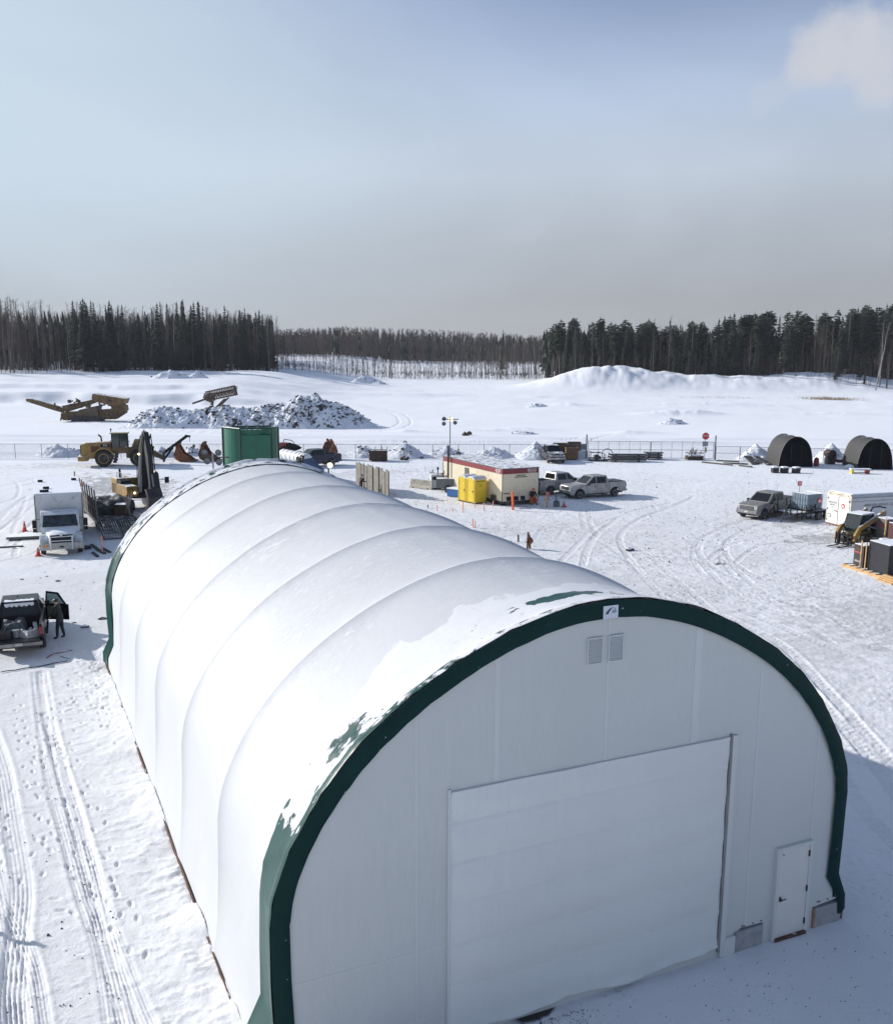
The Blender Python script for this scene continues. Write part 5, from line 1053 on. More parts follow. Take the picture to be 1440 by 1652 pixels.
crate('tall brown wooden crate right of the dark front-facing pickup',921,741.5,R(-22),1.5,1.1,1.55,M_CRATE,posts=False,group='brown crates by the gate'); crate('brown crate against the fence directly behind the dark pickup',903,739,R(-22),1.7,1.0,1.9,pm('dark_crate_board',(.13,.085,.05),.75,.3,3),posts=False,group='brown crates by the gate'); crate('brown crate against the fence behind the tall wooden crate',925,737.5,R(-22),1.6,.9,1.95,MATS['dark_crate_board'],posts=False,group='brown crates by the gate')
q=at(938,738.5); t=thing('white_panel_box','low white box beside the gate post with a grey board above it','box',(q.x,q.y,0),R(-22)); mb=MB(); mb.bb(-.65,.65,-.4,.4,0,.95); mb.build('box',M_WHITEP,t,bevel=.02); mb=MB(); mb.bb(-.45,.55,.3,.36,1.0,1.75); mb.build('board',M_STEEL,t)
def rock_heap(label,u,v,r,seed,mat=None,name='debris_heap',cat='debris'):
    q=at(u,v); t=thing(name,label,cat,(q.x,q.y,hz(q.x,q.y)),seed); rnd=random.Random(seed)
    for k in range(7): mb=MB(); a=rnd.uniform(0,6); d=rnd.uniform(0,r*.7); mb.blob((d*math.cos(a),d*math.sin(a),rnd.uniform(.1,.5)*r),(r*.35,r*.3,r*.3),7,.4,seed*9+k); mb.build('lump',mat or M_DRUST,t)
    return t
rock_heap('small dark heap of frozen debris right of the rusty crate',653,742,.7,3); rock_heap('dark lump of earth on the field left of the light mast top',754,703,.9,5,name='earth_lump',cat='earth lump')
rock_heap('tiny dark debris left of the office trailer',681,739,.35,8)
# hose reel / pump frame, pipe stacks, basket by the gate
q=at(963,744); t=thing('pump_frame','small black pump frame with a coiled hose hoop before the gate','pump',(q.x,q.y,0),R(-22))
for a in((-.9,-.4),(.9,-.4),(-.9,.4),(.9,.4),(0,-.4)): mb=MB(); mb.bar((*a,0),(*a,1.25 if a[0]<.5 else .9),.07,.07); mb.build('post',M_DSTEEL,t)
mb=MB(); mb.bar((-.9,-.4,1.1),(.3,-.4,1.1),.1,.1); mb.bar((-.9,.4,1.1),(.9,.4,.9),.06,.06); mb.bar((-1.1,-.4,.1),(1.3,-.4,.1),.12,.1); mb.bar((-1.1,.4,.1),(1.3,.4,.1),.12,.1); mb.build('skid_rail',M_DSTEEL,t)
mb=MB(); mb.blob((-.1,0,.5),(.5,.35,.35),8,.25,4); mb.build('pump_body',M_DSTEEL,t)
mb=MB(); pts=[(1.15+.65*math.cos(a),-.1,.85+.65*math.sin(a)) for a in [2*PI*i/18 for i in range(19)]]; mb.path(pts,.05,6); mb.build('hose_coil',M_DSTEEL,t)
def pipes(label,u,v,rz,L,n,rows,r,mat,group=None,z=0,mat2=None):
    q=at(u,v); t=thing('pipe_stack',label,'steel stack',(q.x,q.y,hz(q.x,q.y)),rz,group); rnd=random.Random(u)
    for j in range(rows):
        for i in range(n):
            y=(i-(n-1)/2)*r*2.3; l=L*(1-.12*rnd.random()); z0=.12+r+j*(r*2.2+.04); mb=MB(); mb.bar((-l/2,y,z0),(l/2,y,z0),r*2,r*1.6); mb.build('beam',mat if (i+j)%2 else (mat2 or mat),t,bevel=.01)
        for x in(-L*.3,L*.3): mb=MB(); mb.bb(x-.05,x+.05,-n*r*1.2,n*r*1.2,.02+j*(r*2.2+.04),.11+j*(r*2.2+.04)); mb.build('bearer',M_DRUST,t)
    return t
M_BEAMS=pm('snowy_dark_beam',(.05,.05,.055),.6,.2,3,snow=.85)
pipes('long stack of dark steel beams with snow before the gate',1011,744.5,R(-22),4.6,4,3,.13,M_BEAMS); pipes('shorter stack of dark steel right of the long beam stack',1053,741,R(-22),2.2,4,3,.12,M_BEAMS)
q=at(1119,741.5); t=thing('scrap_basket','rusty open basket full of snowy scrap below the stop sign','basket',(q.x,q.y,0),R(-20))
mb=MB(); L_,W_=1.9,1.2
for z in(.08,.45,.85): 
    for s in(-1,1): mb.bar((-L_/2,s*W_/2,z),(L_/2,s*W_/2,z),.06,.06); mb.bar((s*L_/2,-W_/2,z),(s*L_/2,W_/2,z),.06,.06)
mb.build('frame',M_DRUST,t)
for s in(-1,1): mb=MB(); mb.bb(-L_/2,L_/2,s*W_/2-.01,s*W_/2+.01,.1,.5); mb.build('side_panel',M_DRUST,t); mb=MB(); mb.bb(s*L_/2-.01,s*L_/2+.01,-W_/2+.02,W_/2-.02,.1,.5); mb.build('side_panel',M_DRUST,t)
rnd=random.Random(4)
for k in range(9): mb=MB(); x=rnd.uniform(-.8,.8); mb.bar((x,rnd.uniform(-.4,.4),.4),(x+rnd.uniform(-.5,.5),rnd.uniform(-.4,.4),1.3+rnd.uniform(-.2,.2)),.07,.05); mb.build('scrap_bar',M_DRUST,t)
mb=MB(); mb.blob((0,0,.45),(.85,.5,.3),9,.3,8); mb.build('snow_fill',M_SNOWC,t)
# ------------------------------------------------------------------ fence and gate
def wires(L,H,sp=.16,w=.008):
    mb=MB(); x=-H
    while x<L:
        for sgn in(0,1):
            x0,x1=(x,x+H) if sgn==0 else (x+H,x)
            a=[x0,.05];b=[x1,H]
            def clip(a,b):
                if max(a[0],b[0])<=0 or min(a[0],b[0])>=L: return None
                for p,q in((a,b),(b,a)):
                    for lim in(0,L):
                        if (p[0]<0 and lim==0) or (p[0]>L and lim==L):
                            tt=(lim-q[0])/(p[0]-q[0]); p[1]=q[1]+(p[1]-q[1])*tt; p[0]=lim
                return a,b
            r_=clip(a[:],b[:])
            if r_:
                a,b=r_; mb.add([(a[0]-w,0,a[1]),(a[0]+w,0,a[1]),(b[0]+w,0,b[1]),(b[0]-w,0,b[1]),(a[0],w,a[1]),(b[0],w,b[1])],[(0,1,2,3),(1,4,5,2),(4,0,3,5)])
        x+=sp
    return mb
M_WIRE=pm('fence_wire',(.30,.32,.34),.5,.1,3,.5)
def fence(label,A,B,H=1.75,step=3.1,top=True,mid=False,mesh=True,rz_=None):
    A=Vector((A[0],A[1],0));B=Vector((B[0],B[1],0)); d=B-A; L=d.length; rz=math.atan2(d.y,d.x); t=thing('chain_link_fence',label,'fence',A,rz,'chain link fence runs round the yard')
    n=max(1,round(L/step))
    for k in range(n+1): mb=MB(); x=L*k/n; mb.tube((x,0,-.1),(x,0,H+.03),.038,n=6); mb.build('post',M_STEEL,t)
    for k in range(n):
        mb=MB(); mb.tube((L*k/n,0,H),(L*(k+1)/n,0,H),.028,n=6); mb.build('top_rail',M_STEEL,t)
        if mid: mb=MB(); mb.tube((L*k/n,0,H*.5),(L*(k+1)/n,0,H*.5),.025,n=6); mb.build('mid_rail',M_STEEL,t)
    if mesh: wires(L,H).build('wire_mesh',M_WIRE,t,kind='stuff',recalc=False)
    return t
G0=at(945,739.5);G1=at(1152,741.5); FL=at(-60,739.5); 
fence('chain link fence running behind the loader and green tank to the gate',FL,at(944,739.5))
g=thing('yard_gate','wide double steel tube gate between two tall posts near the stop sign','gate',(G0.x,G0.y,0),math.atan2(G1.y-G0.y,G1.x-G0.x)); GL=(G1-G0).length
for x in(0,GL): mb=MB(); mb.tube((x,0,-.1),(x,0,2.95),.10,n=10); mb.build('gate_post',M_STEEL,g,label='thick tall gate post')
for a,b_ in((.2,GL/2-.04),(GL/2+.04,GL-.2)):
    mb=MB()
    for z in(.15,1.15,2.15): mb.tube((a,0,z),(b_,0,z),.03,n=6)
    for x in(a,b_): mb.tube((x,0,.15),(x,0,2.15),.035,n=6)
    lf=mb.build('gate_leaf',M_STEEL,g)
    for k in range(1,6): mb=MB(); x=a+(b_-a)*k/6; mb.tube((x,0,.15),(x,0,2.15),.022,n=6); mb.build('upright',M_STEEL,lf)
    w=wires(b_-a,2.1,.2).build('wire_mesh',M_WIRE,g,kind='stuff',recalc=False); w.location=(a,0,0)
fence('rail fence just right of the gate with a middle rail',at(1153.5,741.6),at(1192,742.2),1.65,mid=True)
fence('chain link fence running behind the two dark shelters',at(1192.5,742.2),at(1560,752),1.65)
# stop sign
q=at(1135.5,741); t=thing('stop_sign','red octagonal stop sign on a post in front of the gate','sign',(q.x,q.y,0),R(-24))
mb=MB(); mb.bb(-.03,.03,-.02,.02,0,2.95); mb.build('post',M_STEEL,t)
def octo(r): return [(r*math.cos(PI/8+PI/4*k),2.86+r*math.sin(PI/8+PI/4*k)) for k in range(8)]
mb=MB(); mb.prism(octo(.47),-.05,-.03,'y'); mb.build('sign_border',pm('sign_white',(.7,.7,.7),.4),t); mb=MB(); mb.prism(octo(.43),-.056,-.050,'y'); f=mb.build('sign_face',pm('sign_red',(.55,.02,.03),.4,.05),t)
text('STOP',.30,M_WTXT,f,(0,-.058,2.86),(PI/2,0,0),sx=.95)
mb=MB(); mb.bb(-.34,.34,-.045,-.025,1.62,2.22); mb.build('notice_board',pm('notice_grey',(.34,.38,.38),.5,.2,8),t); mb=MB(); mb.bb(-.06,.22,-.05,-.03,.85,1.5); mb.build('notice_slip',pm('notice_cream',(.5,.45,.25),.5),t)
# loose beams and stuff right of gate
for k,(u0,v0,u1,v1,lab) in enumerate(((1132,746.5,1180,751.5,'dark snow-crusted plank right of the scrap basket, nearest it'),(1155,744,1192,746,'thin dark plank close to the fence right of the gate'),(1166,748,1206,750,'dark timber with a snow cap between the gate and the first shelter'),(1192,752,1212,754.5,'short dark timber nearest the camera left of the first shelter'))):
    a=at(u0,v0);b=at(u1,v1); mb=MB(); mb.bar(a+Vector((0,0,.1)),b+Vector((0,0,.12)),.25,.16); o=mb.build('loose_plank',pm('snowy_plank',(.09,.075,.06),.8,.3,4,snow=.75),None,bevel=.01); tag(o,lab,'plank','loose planks right of the gate')
for k,(u0,v0,u1,v1) in enumerate(((1202,743,1216,750),(1206,742.5,1221,749),(1218,743.5,1240,751))):
    a=at(u0,v0);b=at(u1,v1); mb=MB(); mb.bar(a+Vector((0,0,.55)),b+Vector((0,0,.08)),.5,.14); o=mb.build('rubber_mat',pm('black_mat',(.03,.03,.032),.8,.2,3,snow=.2),None,bevel=.03); tag(o,['black mat roll leaning furthest from the first shelter','black mat roll leaning between two others beside the first shelter','widest black mat lying against the first dark shelter'][k],'mat','black mats beside the first shelter')
# dark fabric shelters
def shelter(label,uv0,uv1,Ld,rz,H=3.35):
    a=at(*uv0);b=at(*uv1); Wd=3.9; c=(a+b)/2; t=thing('dark_shelter',label,'shelter',(c.x,c.y,0),rz,'dark fabric shelters by the fence')
    MF=pm('charcoal_shelter_fabric',(.045,.043,.042),.75,.15,1.5,bump=.25,bscale=3,snow=.12); MD=pm('black_shelter_door',(.004,.005,.008),.9,.2,2,spec=.05)
    hp_=[(-Wd/2,0),(-Wd/2*.97,.8),(-Wd/2*.89,1.65),(-Wd/2*.74,2.45),(-Wd/2*.50,3.05),(-Wd/2*.2,H-.06),(-.01,H)]
    pr=cr(hp_,3); pr=pr+[(-x,z) for x,z in pr[::-1]]
    mb=MB(); P=[]
    for j in range(9):
        y=Ld*j/8; s=1-.02*math.sin(PI*((j*2)%8)/8)
        P.append([(x*s,y,z*s) for x,z in pr])
    mb.grid(P).build('cover',MF,t,smooth=True)
    mb=MB(); mb.prism([(x*.985,z*.99) for x,z in pr],.05,.09,'y'); mb.build('end_door',MD,t); mb=MB(); mb.prism([(x*.985,z*.99) for x,z in pr],Ld-.09,Ld-.05,'y'); mb.build('end_wall',MD,t)
    P=[[(x*k,y_,z*k) for x,z in pr] for k,y_ in((1.005,-.01),(1.012,.10),(1.005,.2))]
    mb=MB(); mb.grid(P).build('arch_frame',pm('frame_charcoal',(.07,.068,.066),.6,.1,2),t,smooth=True)
    for s in(-.6,.6): mb=MB(); mb.bb(s-.01,s+.01,.035,.05,.1,2.6); mb.build('door_zip',MF,t)
    mb=MB(); mb.blob((.05,Ld*.55,H*.985),(.35,.4,.03),8,.3,2); mb.build('snow_patch',M_SNOWC,t)
    return t
shelter('left dark fabric shelter with a black front standing by the fence',(1254.5,753.5),(1310.5,753.5),4.6,R(-24),3.45)
shelter('right dark fabric shelter at the right edge of the yard',(1381,757.5),(1439,757.5),4.8,R(-27),3.45)
q=at(1315.5,752); t=thing('gas_can','small red container standing beside the first dark shelter','container',(q.x,q.y,0),.3); mb=MB(); mb.prism([(-.28,0),(.28,0),(.24,.7),(.1,.95),(-.1,.95),(-.24,.7)],-.2,.2,'y'); mb.build('body',pm('dull_red',(.30,.03,.03),.5),t,bevel=.03)
mb=MB(); mb.tube((0,0,.95),(0,0,1.05),.06,n=8); mb.build('cap',M_BLACK,t)
q=at(1337,748.5); t=thing('drum_heater','dark drum with a red hose between the two shelters','heater',(q.x,q.y,0),R(-20)); mb=MB(); mb.lathe([(.01,-.7),(.5,-.65),(.5,.65),(.01,.7)],(0,0,1.2),'y',16); mb.build('drum',pm('dark_red_black',(.035,.012,.012),.5),t)
mb=MB(); mb.bb(-.45,.45,-.5,.5,0,.75); mb.build('stand',M_DSTEEL,t); mb=MB(); mb.path([(.4,0,.5),(1.2,-.1,.3),(2.0,-.1,.45),(2.8,-.1,.6),(3.2,.1,.7)],.16,8); mb.build('duct',pm('maroon_duct',(.12,.012,.015),.6),t)
for k,(u,v) in enumerate(((1249,762.5),(1264,762.8),(1283,763))):
    q=at(u,v); t=thing('concrete_weight',['leftmost snowy block in front of the first dark shelter','middle snowy block in front of the first dark shelter','rightmost snowy block in front of the first dark shelter'][k],'block',(q.x,q.y,0),R(-20+9*k),'snowy blocks before the first shelter')
    mb=MB(); mb.bb(-.35,.35,-.3,.3,0,.55); mb.build('block',M_DSTEEL,t,bevel=.03); mb=MB(); mb.bb(-.33,.33,-.28,.28,.55,.70); mb.build('snow_cap',M_SNOWC,t,bevel=.05)
    mb=MB(); mb.bar((-.3,-.4,.05),(.3,-.4,.5),.08,.08); mb.build('strap',M_DSTEEL,t)
q=at(1386,764); t=thing('timber_trestle','low snowy trestle with yellow and red ends before the right shelter','trestle',(q.x,q.y,0),R(-24))
mb=MB(); mb.bb(-1.1,1.1,-.3,.3,.42,.55); mb.build('top_board',M_WHITEP,t)
mb=MB(); mb.bb(-1.0,-.8,-.3,.3,0,.42); mb.build('end_board',pm('yellow_paint',(.6,.45,.05),.5),t); mb=MB(); mb.bb(.6,.95,-.3,.3,0,.42); mb.build('end_board',MATS['dull_red'],t)
mb=MB(); mb.bb(-.8,.6,-.25,-.2,.05,.15); mb.build('stretcher',M_BLACK,t)
q=at(1369,756.5); rk=MB(); rk.blob((0,0,.25),(.6,.4,.3),8,.25,2); o=rk.build('snowy_bag',M_WHITEP,None); o.location=q; tag(o,'small snow-dusted bag at the left foot of the right shelter','bag')
# ------------------------------------------------------------------ timber hoarding behind the building on the right
a=at(588,768);q=at_dist(576,94); q2=at_dist(628,87)
d=(q2-q); L=Vector((d.x,d.y,0)).length; t=thing('timber_hoarding','row of upright grey tarpaulin-covered boards right of the white roof','hoarding',(q.x,q.y,0),math.atan2(d.y,d.x))
MH=pm('weathered_canvas_board',(.20,.185,.155),.85,.25,2.5,bump=.35,bscale=6)
n=11
for k in range(n):
    x0=L*k/n; x1=L*(k+1)/n-.02; h=2.35+.10*math.sin(k*1.9)+.06*math.sin(k*4.1); mb=MB(); mb.prism([(x0,0),(x1,0),(x1,h-.05*(k%2)),(x0+.03,h+.04*((k+1)%3))],-.05-.03*(k%2),.03,'y'); mb.build('board',MH,t,bevel=.01)
for k in(3,6,8): mb=MB(); mb.bar((L*k/n,-.09,0),(L*k/n,-.09,2.55),.06,.05); mb.build('stake',M_DSTEEL,t)
mb=MB(); mb.bar((L,-.02,0),(L,-.02,2.3),.12,.06); mb.build('end_post',M_DSTEEL,t)
# ------------------------------------------------------------------ stakes, cones, jugs and the like
def stake(label,u,v,h,mat,w=.05,group='orange marker stakes'):
    q=at(u,v); mb=MB(); mb.bb(-w/2,w/2,-w/2,w/2,-.05,h); o=mb.build('marker_stake',mat,None,bevel=.004); o.location=q; o.rotation_euler=(R(random.uniform(-3,3)),R(random.uniform(-3,3)),R(20)); tag(o,label,'marker stake',group); return o
stake('tall thick orange marker post before the corner of the office trailer',827,823,1.55,M_ORANGE,.14)
for k,(u,v,h,l) in enumerate(((637,800,.4,'short orange stake left of the yellow toilets near the roof line'),(705,824,.45,'short orange stake on the snow below the generator'),(747,827,.9,'pale orange stake straight below the nearer toilet'),(766,819,.5,'faint stake at the foot of the nearer toilet'),(781,824,.7,'pale stake right below the toilets'),(795,816,.4,'short stake by the dark trailer skirt'),(763,851,.65,'orange flagged stake close to the white roof edge'),(766,851,.5,'second flagged stake beside the first at the roof edge'),(690,820,.3,'tiny dark stake on the snow left of the shadow'),(730,826,.3,'tiny pale stake between the barrier and toilets'))): stake(l,u,v,h,M_PINK if k not in(8,) else M_BLACK,.055)
stake('long orange stake beside the box truck front corner',166,893,1.15,M_PINK,.06)
q=at(124,796) 
o=MB(); o.bar((0,0,0),(.05,0,1.3),.12,.12); o=o.build('marker_stake',pm('ochre_post',(.42,.24,.08),.7),None); o.location=at(121,782); tag(o,'ochre post standing beyond the box truck roof','marker stake','orange marker stakes')
def cone(label,u,v,h=.7,fallen=False):
    q=at(u,v); t=thing('traffic_cone',label,'traffic cone',(q.x,q.y,hz(q.x,q.y)),0,'red traffic cones')
    mb=MB(); mb.lathe([(.15,.03),(.03,h)],(0,0,0),'z',14); mb.build('cone',pm('cone_red',(.55,.05,.03),.5,.1),t); mb=MB(); mb.bb(-.2,.2,-.2,.2,0,.035); mb.build('base',MATS['cone_red'],t)
    mb=MB(); mb.lathe([(.112,.30),(.085,.42)],(0,0,0),'z',14,cap=False); mb.build('band',pm('cone_band',(.6,.3,.25),.4),t); return t
cone('red traffic cone left of the box truck',40.5,857,.75); cone('red traffic cone beyond the box truck near the ochre post',132.5,784,.7); cone('red cone under the front left corner of the box truck',62.5,897,.55); cone('small dark red cone at the right of the chairs near the pickups',909,818,.5)
q=at(880,819); t=thing('sign_stand','wooden stand with a pink top holding a notice in front of the pickups','stand',(q.x,q.y,0),R(-20))
for a in((-.35,-.1),(.15,.1),(.0,-.25)): mb=MB(); mb.bar((a[0],a[1],0),(.05,0,1.0),.09,.05); mb.build('leg',M_WOOD,t)
mb=MB(); mb.bar((.05,0,.6),(.05,0,1.35),.10,.06); mb.build('upright',M_WOOD,t); mb=MB(); mb.blob((.18,0,1.12),(.13,.1,.26),7,.3,3); mb.build('pink_bag',pm('dull_pink',(.40,.10,.10),.6),t)
q=at(888,818); t=thing('folding_table','small grey folding table right of the wooden stand','table',(q.x+.2,q.y,0),R(-10)); mb=MB(); mb.bb(-.4,.4,-.3,.3,.68,.72); mb.build('table_top',pm('grey_plastic_top',(.22,.25,.27),.5),t)
for a in(-.36,.36):
    for b_ in(-.26,.26): mb=MB(); mb.tube((a,b_,0),(a,b_,.68),.015,n=5); mb.build('leg',M_STEEL,t)
q=at(897,817); t=thing('gas_bottle','squat grey green bottle with a thin neck beside the folding table','gas bottle',(q.x,q.y,0),0); mb=MB(); mb.lathe([(.25,0),(.28,.1),(.28,.4),(.18,.5),(.05,.55),(.04,.62)],(0,0,0),'z',16); mb.build('bottle',pm('bottle_grey',(.12,.15,.15),.5),t); mb=MB(); mb.tube((-.05,0,.6),(-.05,0,1.2),.03,n=6); mb.build('valve',M_DSTEEL,t)
q=at(850,886.5); t=thing('ladder_frame','small rusty frame poking up beside the right flank of the white building','frame',(q.x,q.y,0),R(30))
mb=MB(); mb.bar((0,0,0),(.1,0,1.15),.12,.08); mb.bar((.35,0,0),(.2,0,.95),.14,.1); mb.bar((-.1,0,.5),(.4,0,.5),.08,.08); mb.build('bars',M_RUST,t); mb=MB(); mb.blob((.3,0,.5),(.22,.2,.35),7,.3,1); mb.build('hose_bundle',M_BRST,t)
stake('tiny dark stake left of the rusty frame by the white roof',836,874,.5,M_BLACK,.08)
# ------------------------------------------------------------------ box truck (faces the camera); local +x forward
M_BOXW=pm('box_white',(.58,.60,.61),.4,.06,1.5,snow=.55,dirt=(.30,.27,.23),dirtf=.25); M_CABW=pm('cab_white',(.66,.68,.69),.35,.06,2,snow=.35,dirt=(.30,.28,.24),dirtf=.3)
q=at(98,897); t=thing('box_truck','white box truck with a snowy hood and bull bar facing the camera','box truck',(q.x+.12,q.y,0),R(-92.8)); t.scale=(1,1.12,1.0); bt=t
FX=0
mb=MB(); mb.bb(-12.2,-3.35,-1.30,1.30,1.05,3.52); mb.build('box',M_BOXW,t,bevel=.015)
mb=MB(); mb.bb(-12.22,-3.33,-1.32,1.32,3.52,3.60); mb.build('box_roof',M_SNOWC,t,bevel=.03)
for s in(-1,1): mb=MB(); mb.bb(-3.42,-3.32,s*1.27,s*1.335,1.0,3.5); mb.build('corner_post',pm('muddy_post',(.22,.19,.16),.6,.3,2),t)
mb=MB(); mb.bb(-3.42,-3.31,-1.27,1.27,3.40,3.5); mb.build('roof_rail',M_CABW,t)
for (x,y,s) in((-4.0,-.75,.5),(-5.6,-.65,.35),(-9.5,-1.0,.3),(-9.8,1.0,.3)): mb=MB(); mb.box((x,y,3.68),(.18,s,.14)); mb.build('roof_marker',M_BLACK,t)
# cab
mb=MB(); mb.prism([(-3.1,.95),(-1.65,.95),(-1.60,1.62),(-1.95,2.35),(-2.35,2.52),(-3.1,2.55)],-1.05,1.05,'y'); mb.build('cab',M_CABW,t,bevel=.07)
c=[Vector((-1.60,-.96,1.64)),Vector((-1.60,.96,1.64)),Vector((-1.95,.88,2.34)),Vector((-1.95,-.88,2.34))]
nrm=(c[1]-c[0]).cross(c[3]-c[0]).normalized(); nrm=nrm if nrm.x>0 else -nrm
mb=MB(); mb.add([p+nrm*.02 for p in c]+[p-nrm*.02 for p in c],[(0,1,2,3),(4,7,6,5),(0,4,5,1),(1,5,6,2),(2,6,7,3),(3,7,4,0)]); mb.build('windshield',pm('frosted_windshield',(.035,.045,.05),.15,.8,2.5),t)
for s in(-.45,.35): mb=MB(); mb.bar(c[0]*.5+c[1]*.5+Vector((.04,s,.03)),c[0]*.5+c[1]*.5+Vector((-.12,s+.5,.33)),.02,.02); mb.build('wiper',M_BLACK,t)
for s in(-1,1):
    mb=MB(); mb.prism([(-2.95,1.7),(-1.85,1.7),(-2.1,2.3),(-2.95,2.35)],s*1.045,s*1.062,'y'); mb.build('side_window',M_GLASS,t)
    mb=MB(); mb.bb(-2.1,-1.9,s*1.28,s*1.50,1.55,2.05); mb.bb(-2.1,-1.95,s*1.3,s*1.48,1.28,1.5); mb.bar((-2.0,s*1.0,2.1),(-2.0,s*1.4,2.1),.03,.03); mb.bar((-2.0,s*1.0,1.3),(-2.0,s*1.4,1.3),.03,.03); mb.build('mirror',M_BLACK,t,bevel=.02)
# hood: tapering, rounded
P=[]
for k,(x,w,zt,zs) in enumerate(((-1.62,.98,1.62,1.30),(-1.1,.80,1.56,1.25),(-.6,.70,1.48,1.18),(-.34,.66,1.42,1.1),(-.21,.64,1.36,1.0))):
    P.append([(x,w*math.cos(a),zs+(zt-zs)*math.sin(a)**.6 if 0<a<PI else zs) for a in [PI*i/12 for i in range(13)]])
mb=MB(); mb.grid(P); mb.add([(P[-1][i]) for i in range(13)],[tuple(range(13))]); mb.build('hood',pm('snowy_hood',(.66,.68,.70),.5,.08,3,snow=1.0,bump=.3,bscale=3),t,smooth=True)
mb=MB(); mb.bb(-1.7,-.22,-.62,.62,.6,1.28); mb.build('engine_bay',M_CABW,t)
for s in(-1,1):
    mb=MB(); pr=[(-1.75,.75),(-1.62,1.10),(-1.3,1.27),(-.8,1.24),(-.42,1.06),(-.26,.80),(-.40,.72),(-.6,.96),(-1.0,1.06),(-1.4,.96),(-1.55,.75)]
    mb.prism(pr,s*.66,s*1.15,'y'); mb.build('fender',M_CABW,t,bevel=.09)
    mb=MB(); mb.bb(-.34,-.22,s*.70,s*1.06,.84,1.0); mb.build('headlight',M_LAMP,t,bevel=.03)
    mb=MB(); mb.bb(-.02,.03,s*.70,s*.95,.62,.74); mb.build('amber_light',M_AMBER if s<0 else M_LAMP,t)
mb=MB(); mb.bb(-.20,-.10,-.62,.62,.70,1.34); g=mb.build('grille',M_BLACK,t,bevel=.02)
for z in(.88,1.0,1.12,1.22): mb=MB(); mb.bb(-.10,-.09,-.5,.5,z-.006,z+.006); mb.build('grille_bar',M_DSTEEL,g)
mb=MB(); mb.lathe([(.01,0),(.10,.0),(.08,.02)],(-.10,0,1.36),'x',14); mb.build('round_emblem',M_CHROME,t)
mb=MB(); mb.prism([(-1.17,.42),(1.17,.42),(1.2,.80),(.9,.86),(-.9,.86),(-1.2,.80)],-.12,.02,'x'); bmp=mb.build('front_bumper',pm('bumper_beige',(.42,.41,.37),.4,.12,2,dirt=MUD,dirtf=.35),t,bevel=.05)
for y in(-.58,.58): mb=MB(); mb.tube((.10,y,.40),(.06,y,1.30),.045,n=8); mb.build('bull_bar',M_CABW,t)
for z in(1.0,1.26): mb=MB(); mb.tube((.08,-.58,z),(.08,.58,z),.03,n=8); mb.build('bull_bar',M_CABW,t)
mb=MB(); mb.bb(.02,.035,-.1,.1,.55,.65); mb.build('tow_plate',M_BLACK,bmp)
mb=MB(); mb.bb(-12,-.3,-.5,.5,.55,1.02); mb.build('chassis',M_DSTEEL,t)
for s in(-1,1): wheel(t,-1.0,s*.98,.50,.28,s)
for x in(-9.2,): 
    for s in(-1,1): wheel(t,x,s*1.0,.50,.5,s)
mb=MB(); mb.tube((-4.6,1.05,.75),(-6.2,1.05,.75),.32,n=16); mb.build('fuel_tank',M_STEEL,t)
q=at(40,871); a=at(30,874);b=at(60,872); mb=MB(); mb.bb(-1.2,1.2,-.65,.65,.05,.22); o=mb.build('snowy_pallet_board',pm('board_grey',(.15,.14,.13),.7,.2,3,snow=1),None,bevel=.02); o.location=(at(43,868).x,at(43,868).y,0); o.rotation_euler=(0,0,R(-8)); tag(o,'low snow-covered board lying left of the box truck','board')
a=at(0,884);b=at(38,882); mb=MB(); mb.bar(a+Vector((0,0,.06)),b+Vector((0,0,.06)),.12,.10); o=mb.build('loose_plank',MATS['snowy_plank'],None); tag(o,'thin plank on the snow at the left edge near the box truck','plank')
q=at(142,885.5); mb=MB(); mb.box((0,0,.12),(.42,.42,.22)); o=mb.build('dark_crate',pm('navy_crate',(.015,.03,.05),.5),None,bevel=.03); o.location=q; tag(o,'small dark square crate in the shade right of the box truck','crate')
for k,(u0,v0,u1,v1) in enumerate(((148,880,166,893),(150,893,158,899),(157,888,170,894),(166,886,178,892))):
    a=at(u0,v0);b=at(u1,v1); mb=MB(); mb.bar(a+Vector((0,0,.07)),b+Vector((0,0,.05)),.18,.10); o=mb.build('dark_offcut',pm('dark_plank',(.04,.04,.042),.7,.3,4),None,bevel=.01); tag(o,['long dark board on the snow between the box truck and the ramp','dark offcut nearest the box truck front','middle dark offcut at the foot of the orange stake','dark offcut furthest right beside the roof edge'][k],'board','dark boards right of the box truck')
# ------------------------------------------------------------------ lowboy trailer with stake side, tarped load
q=at(172,873); t=thing('flatbed_trailer','black flatbed trailer with a barred ramp and a row of tall side stakes','trailer',(q.x+1.25,q.y+.4,0),R(92.5)); fb=t
# local +x away from the camera
M_DK=pm('deck_dark_wood',(.05,.045,.04),.8,.35,2,snow=.25)
for k in range(14): mb=MB(); y=-1.25+k*.18; mb.bb(3.0,15.5,y,y+.165,.82,.90); mb.build('deck_plank',M_DK,t)
for s in(-1,1): mb=MB(); mb.bb(2.4,15.6,s*1.28,s*1.38,.62,.95); mb.build('side_rail',M_DSTEEL,t,bevel=.01)
mb=MB(); mb.bb(2.6,15.4,-.5,.5,.45,.8); mb.build('chassis',M_DSTEEL,t)
for x in(4.6,5.9,12.5):
    for s in(-1,1): wheel(t,x,s*.98,.42,.3,s)
for k in range(17): mb=MB(); y=-1.28+k*.16; mb.bar((0,y,.10),(2.9,y,.86),.05,.06); mb.build('ramp_bar',pm('worn_ramp_bar',(.20,.19,.18),.6,.3,4,.2,snow=.4),t)
for x in(.05,1.0,2.0,2.85): mb=MB(); mb.bb(x-.05,x+.05,-1.3,1.35,.02+x*.26,.08+x*.26); mb.build('ramp_cross_bar',M_DSTEEL,t)
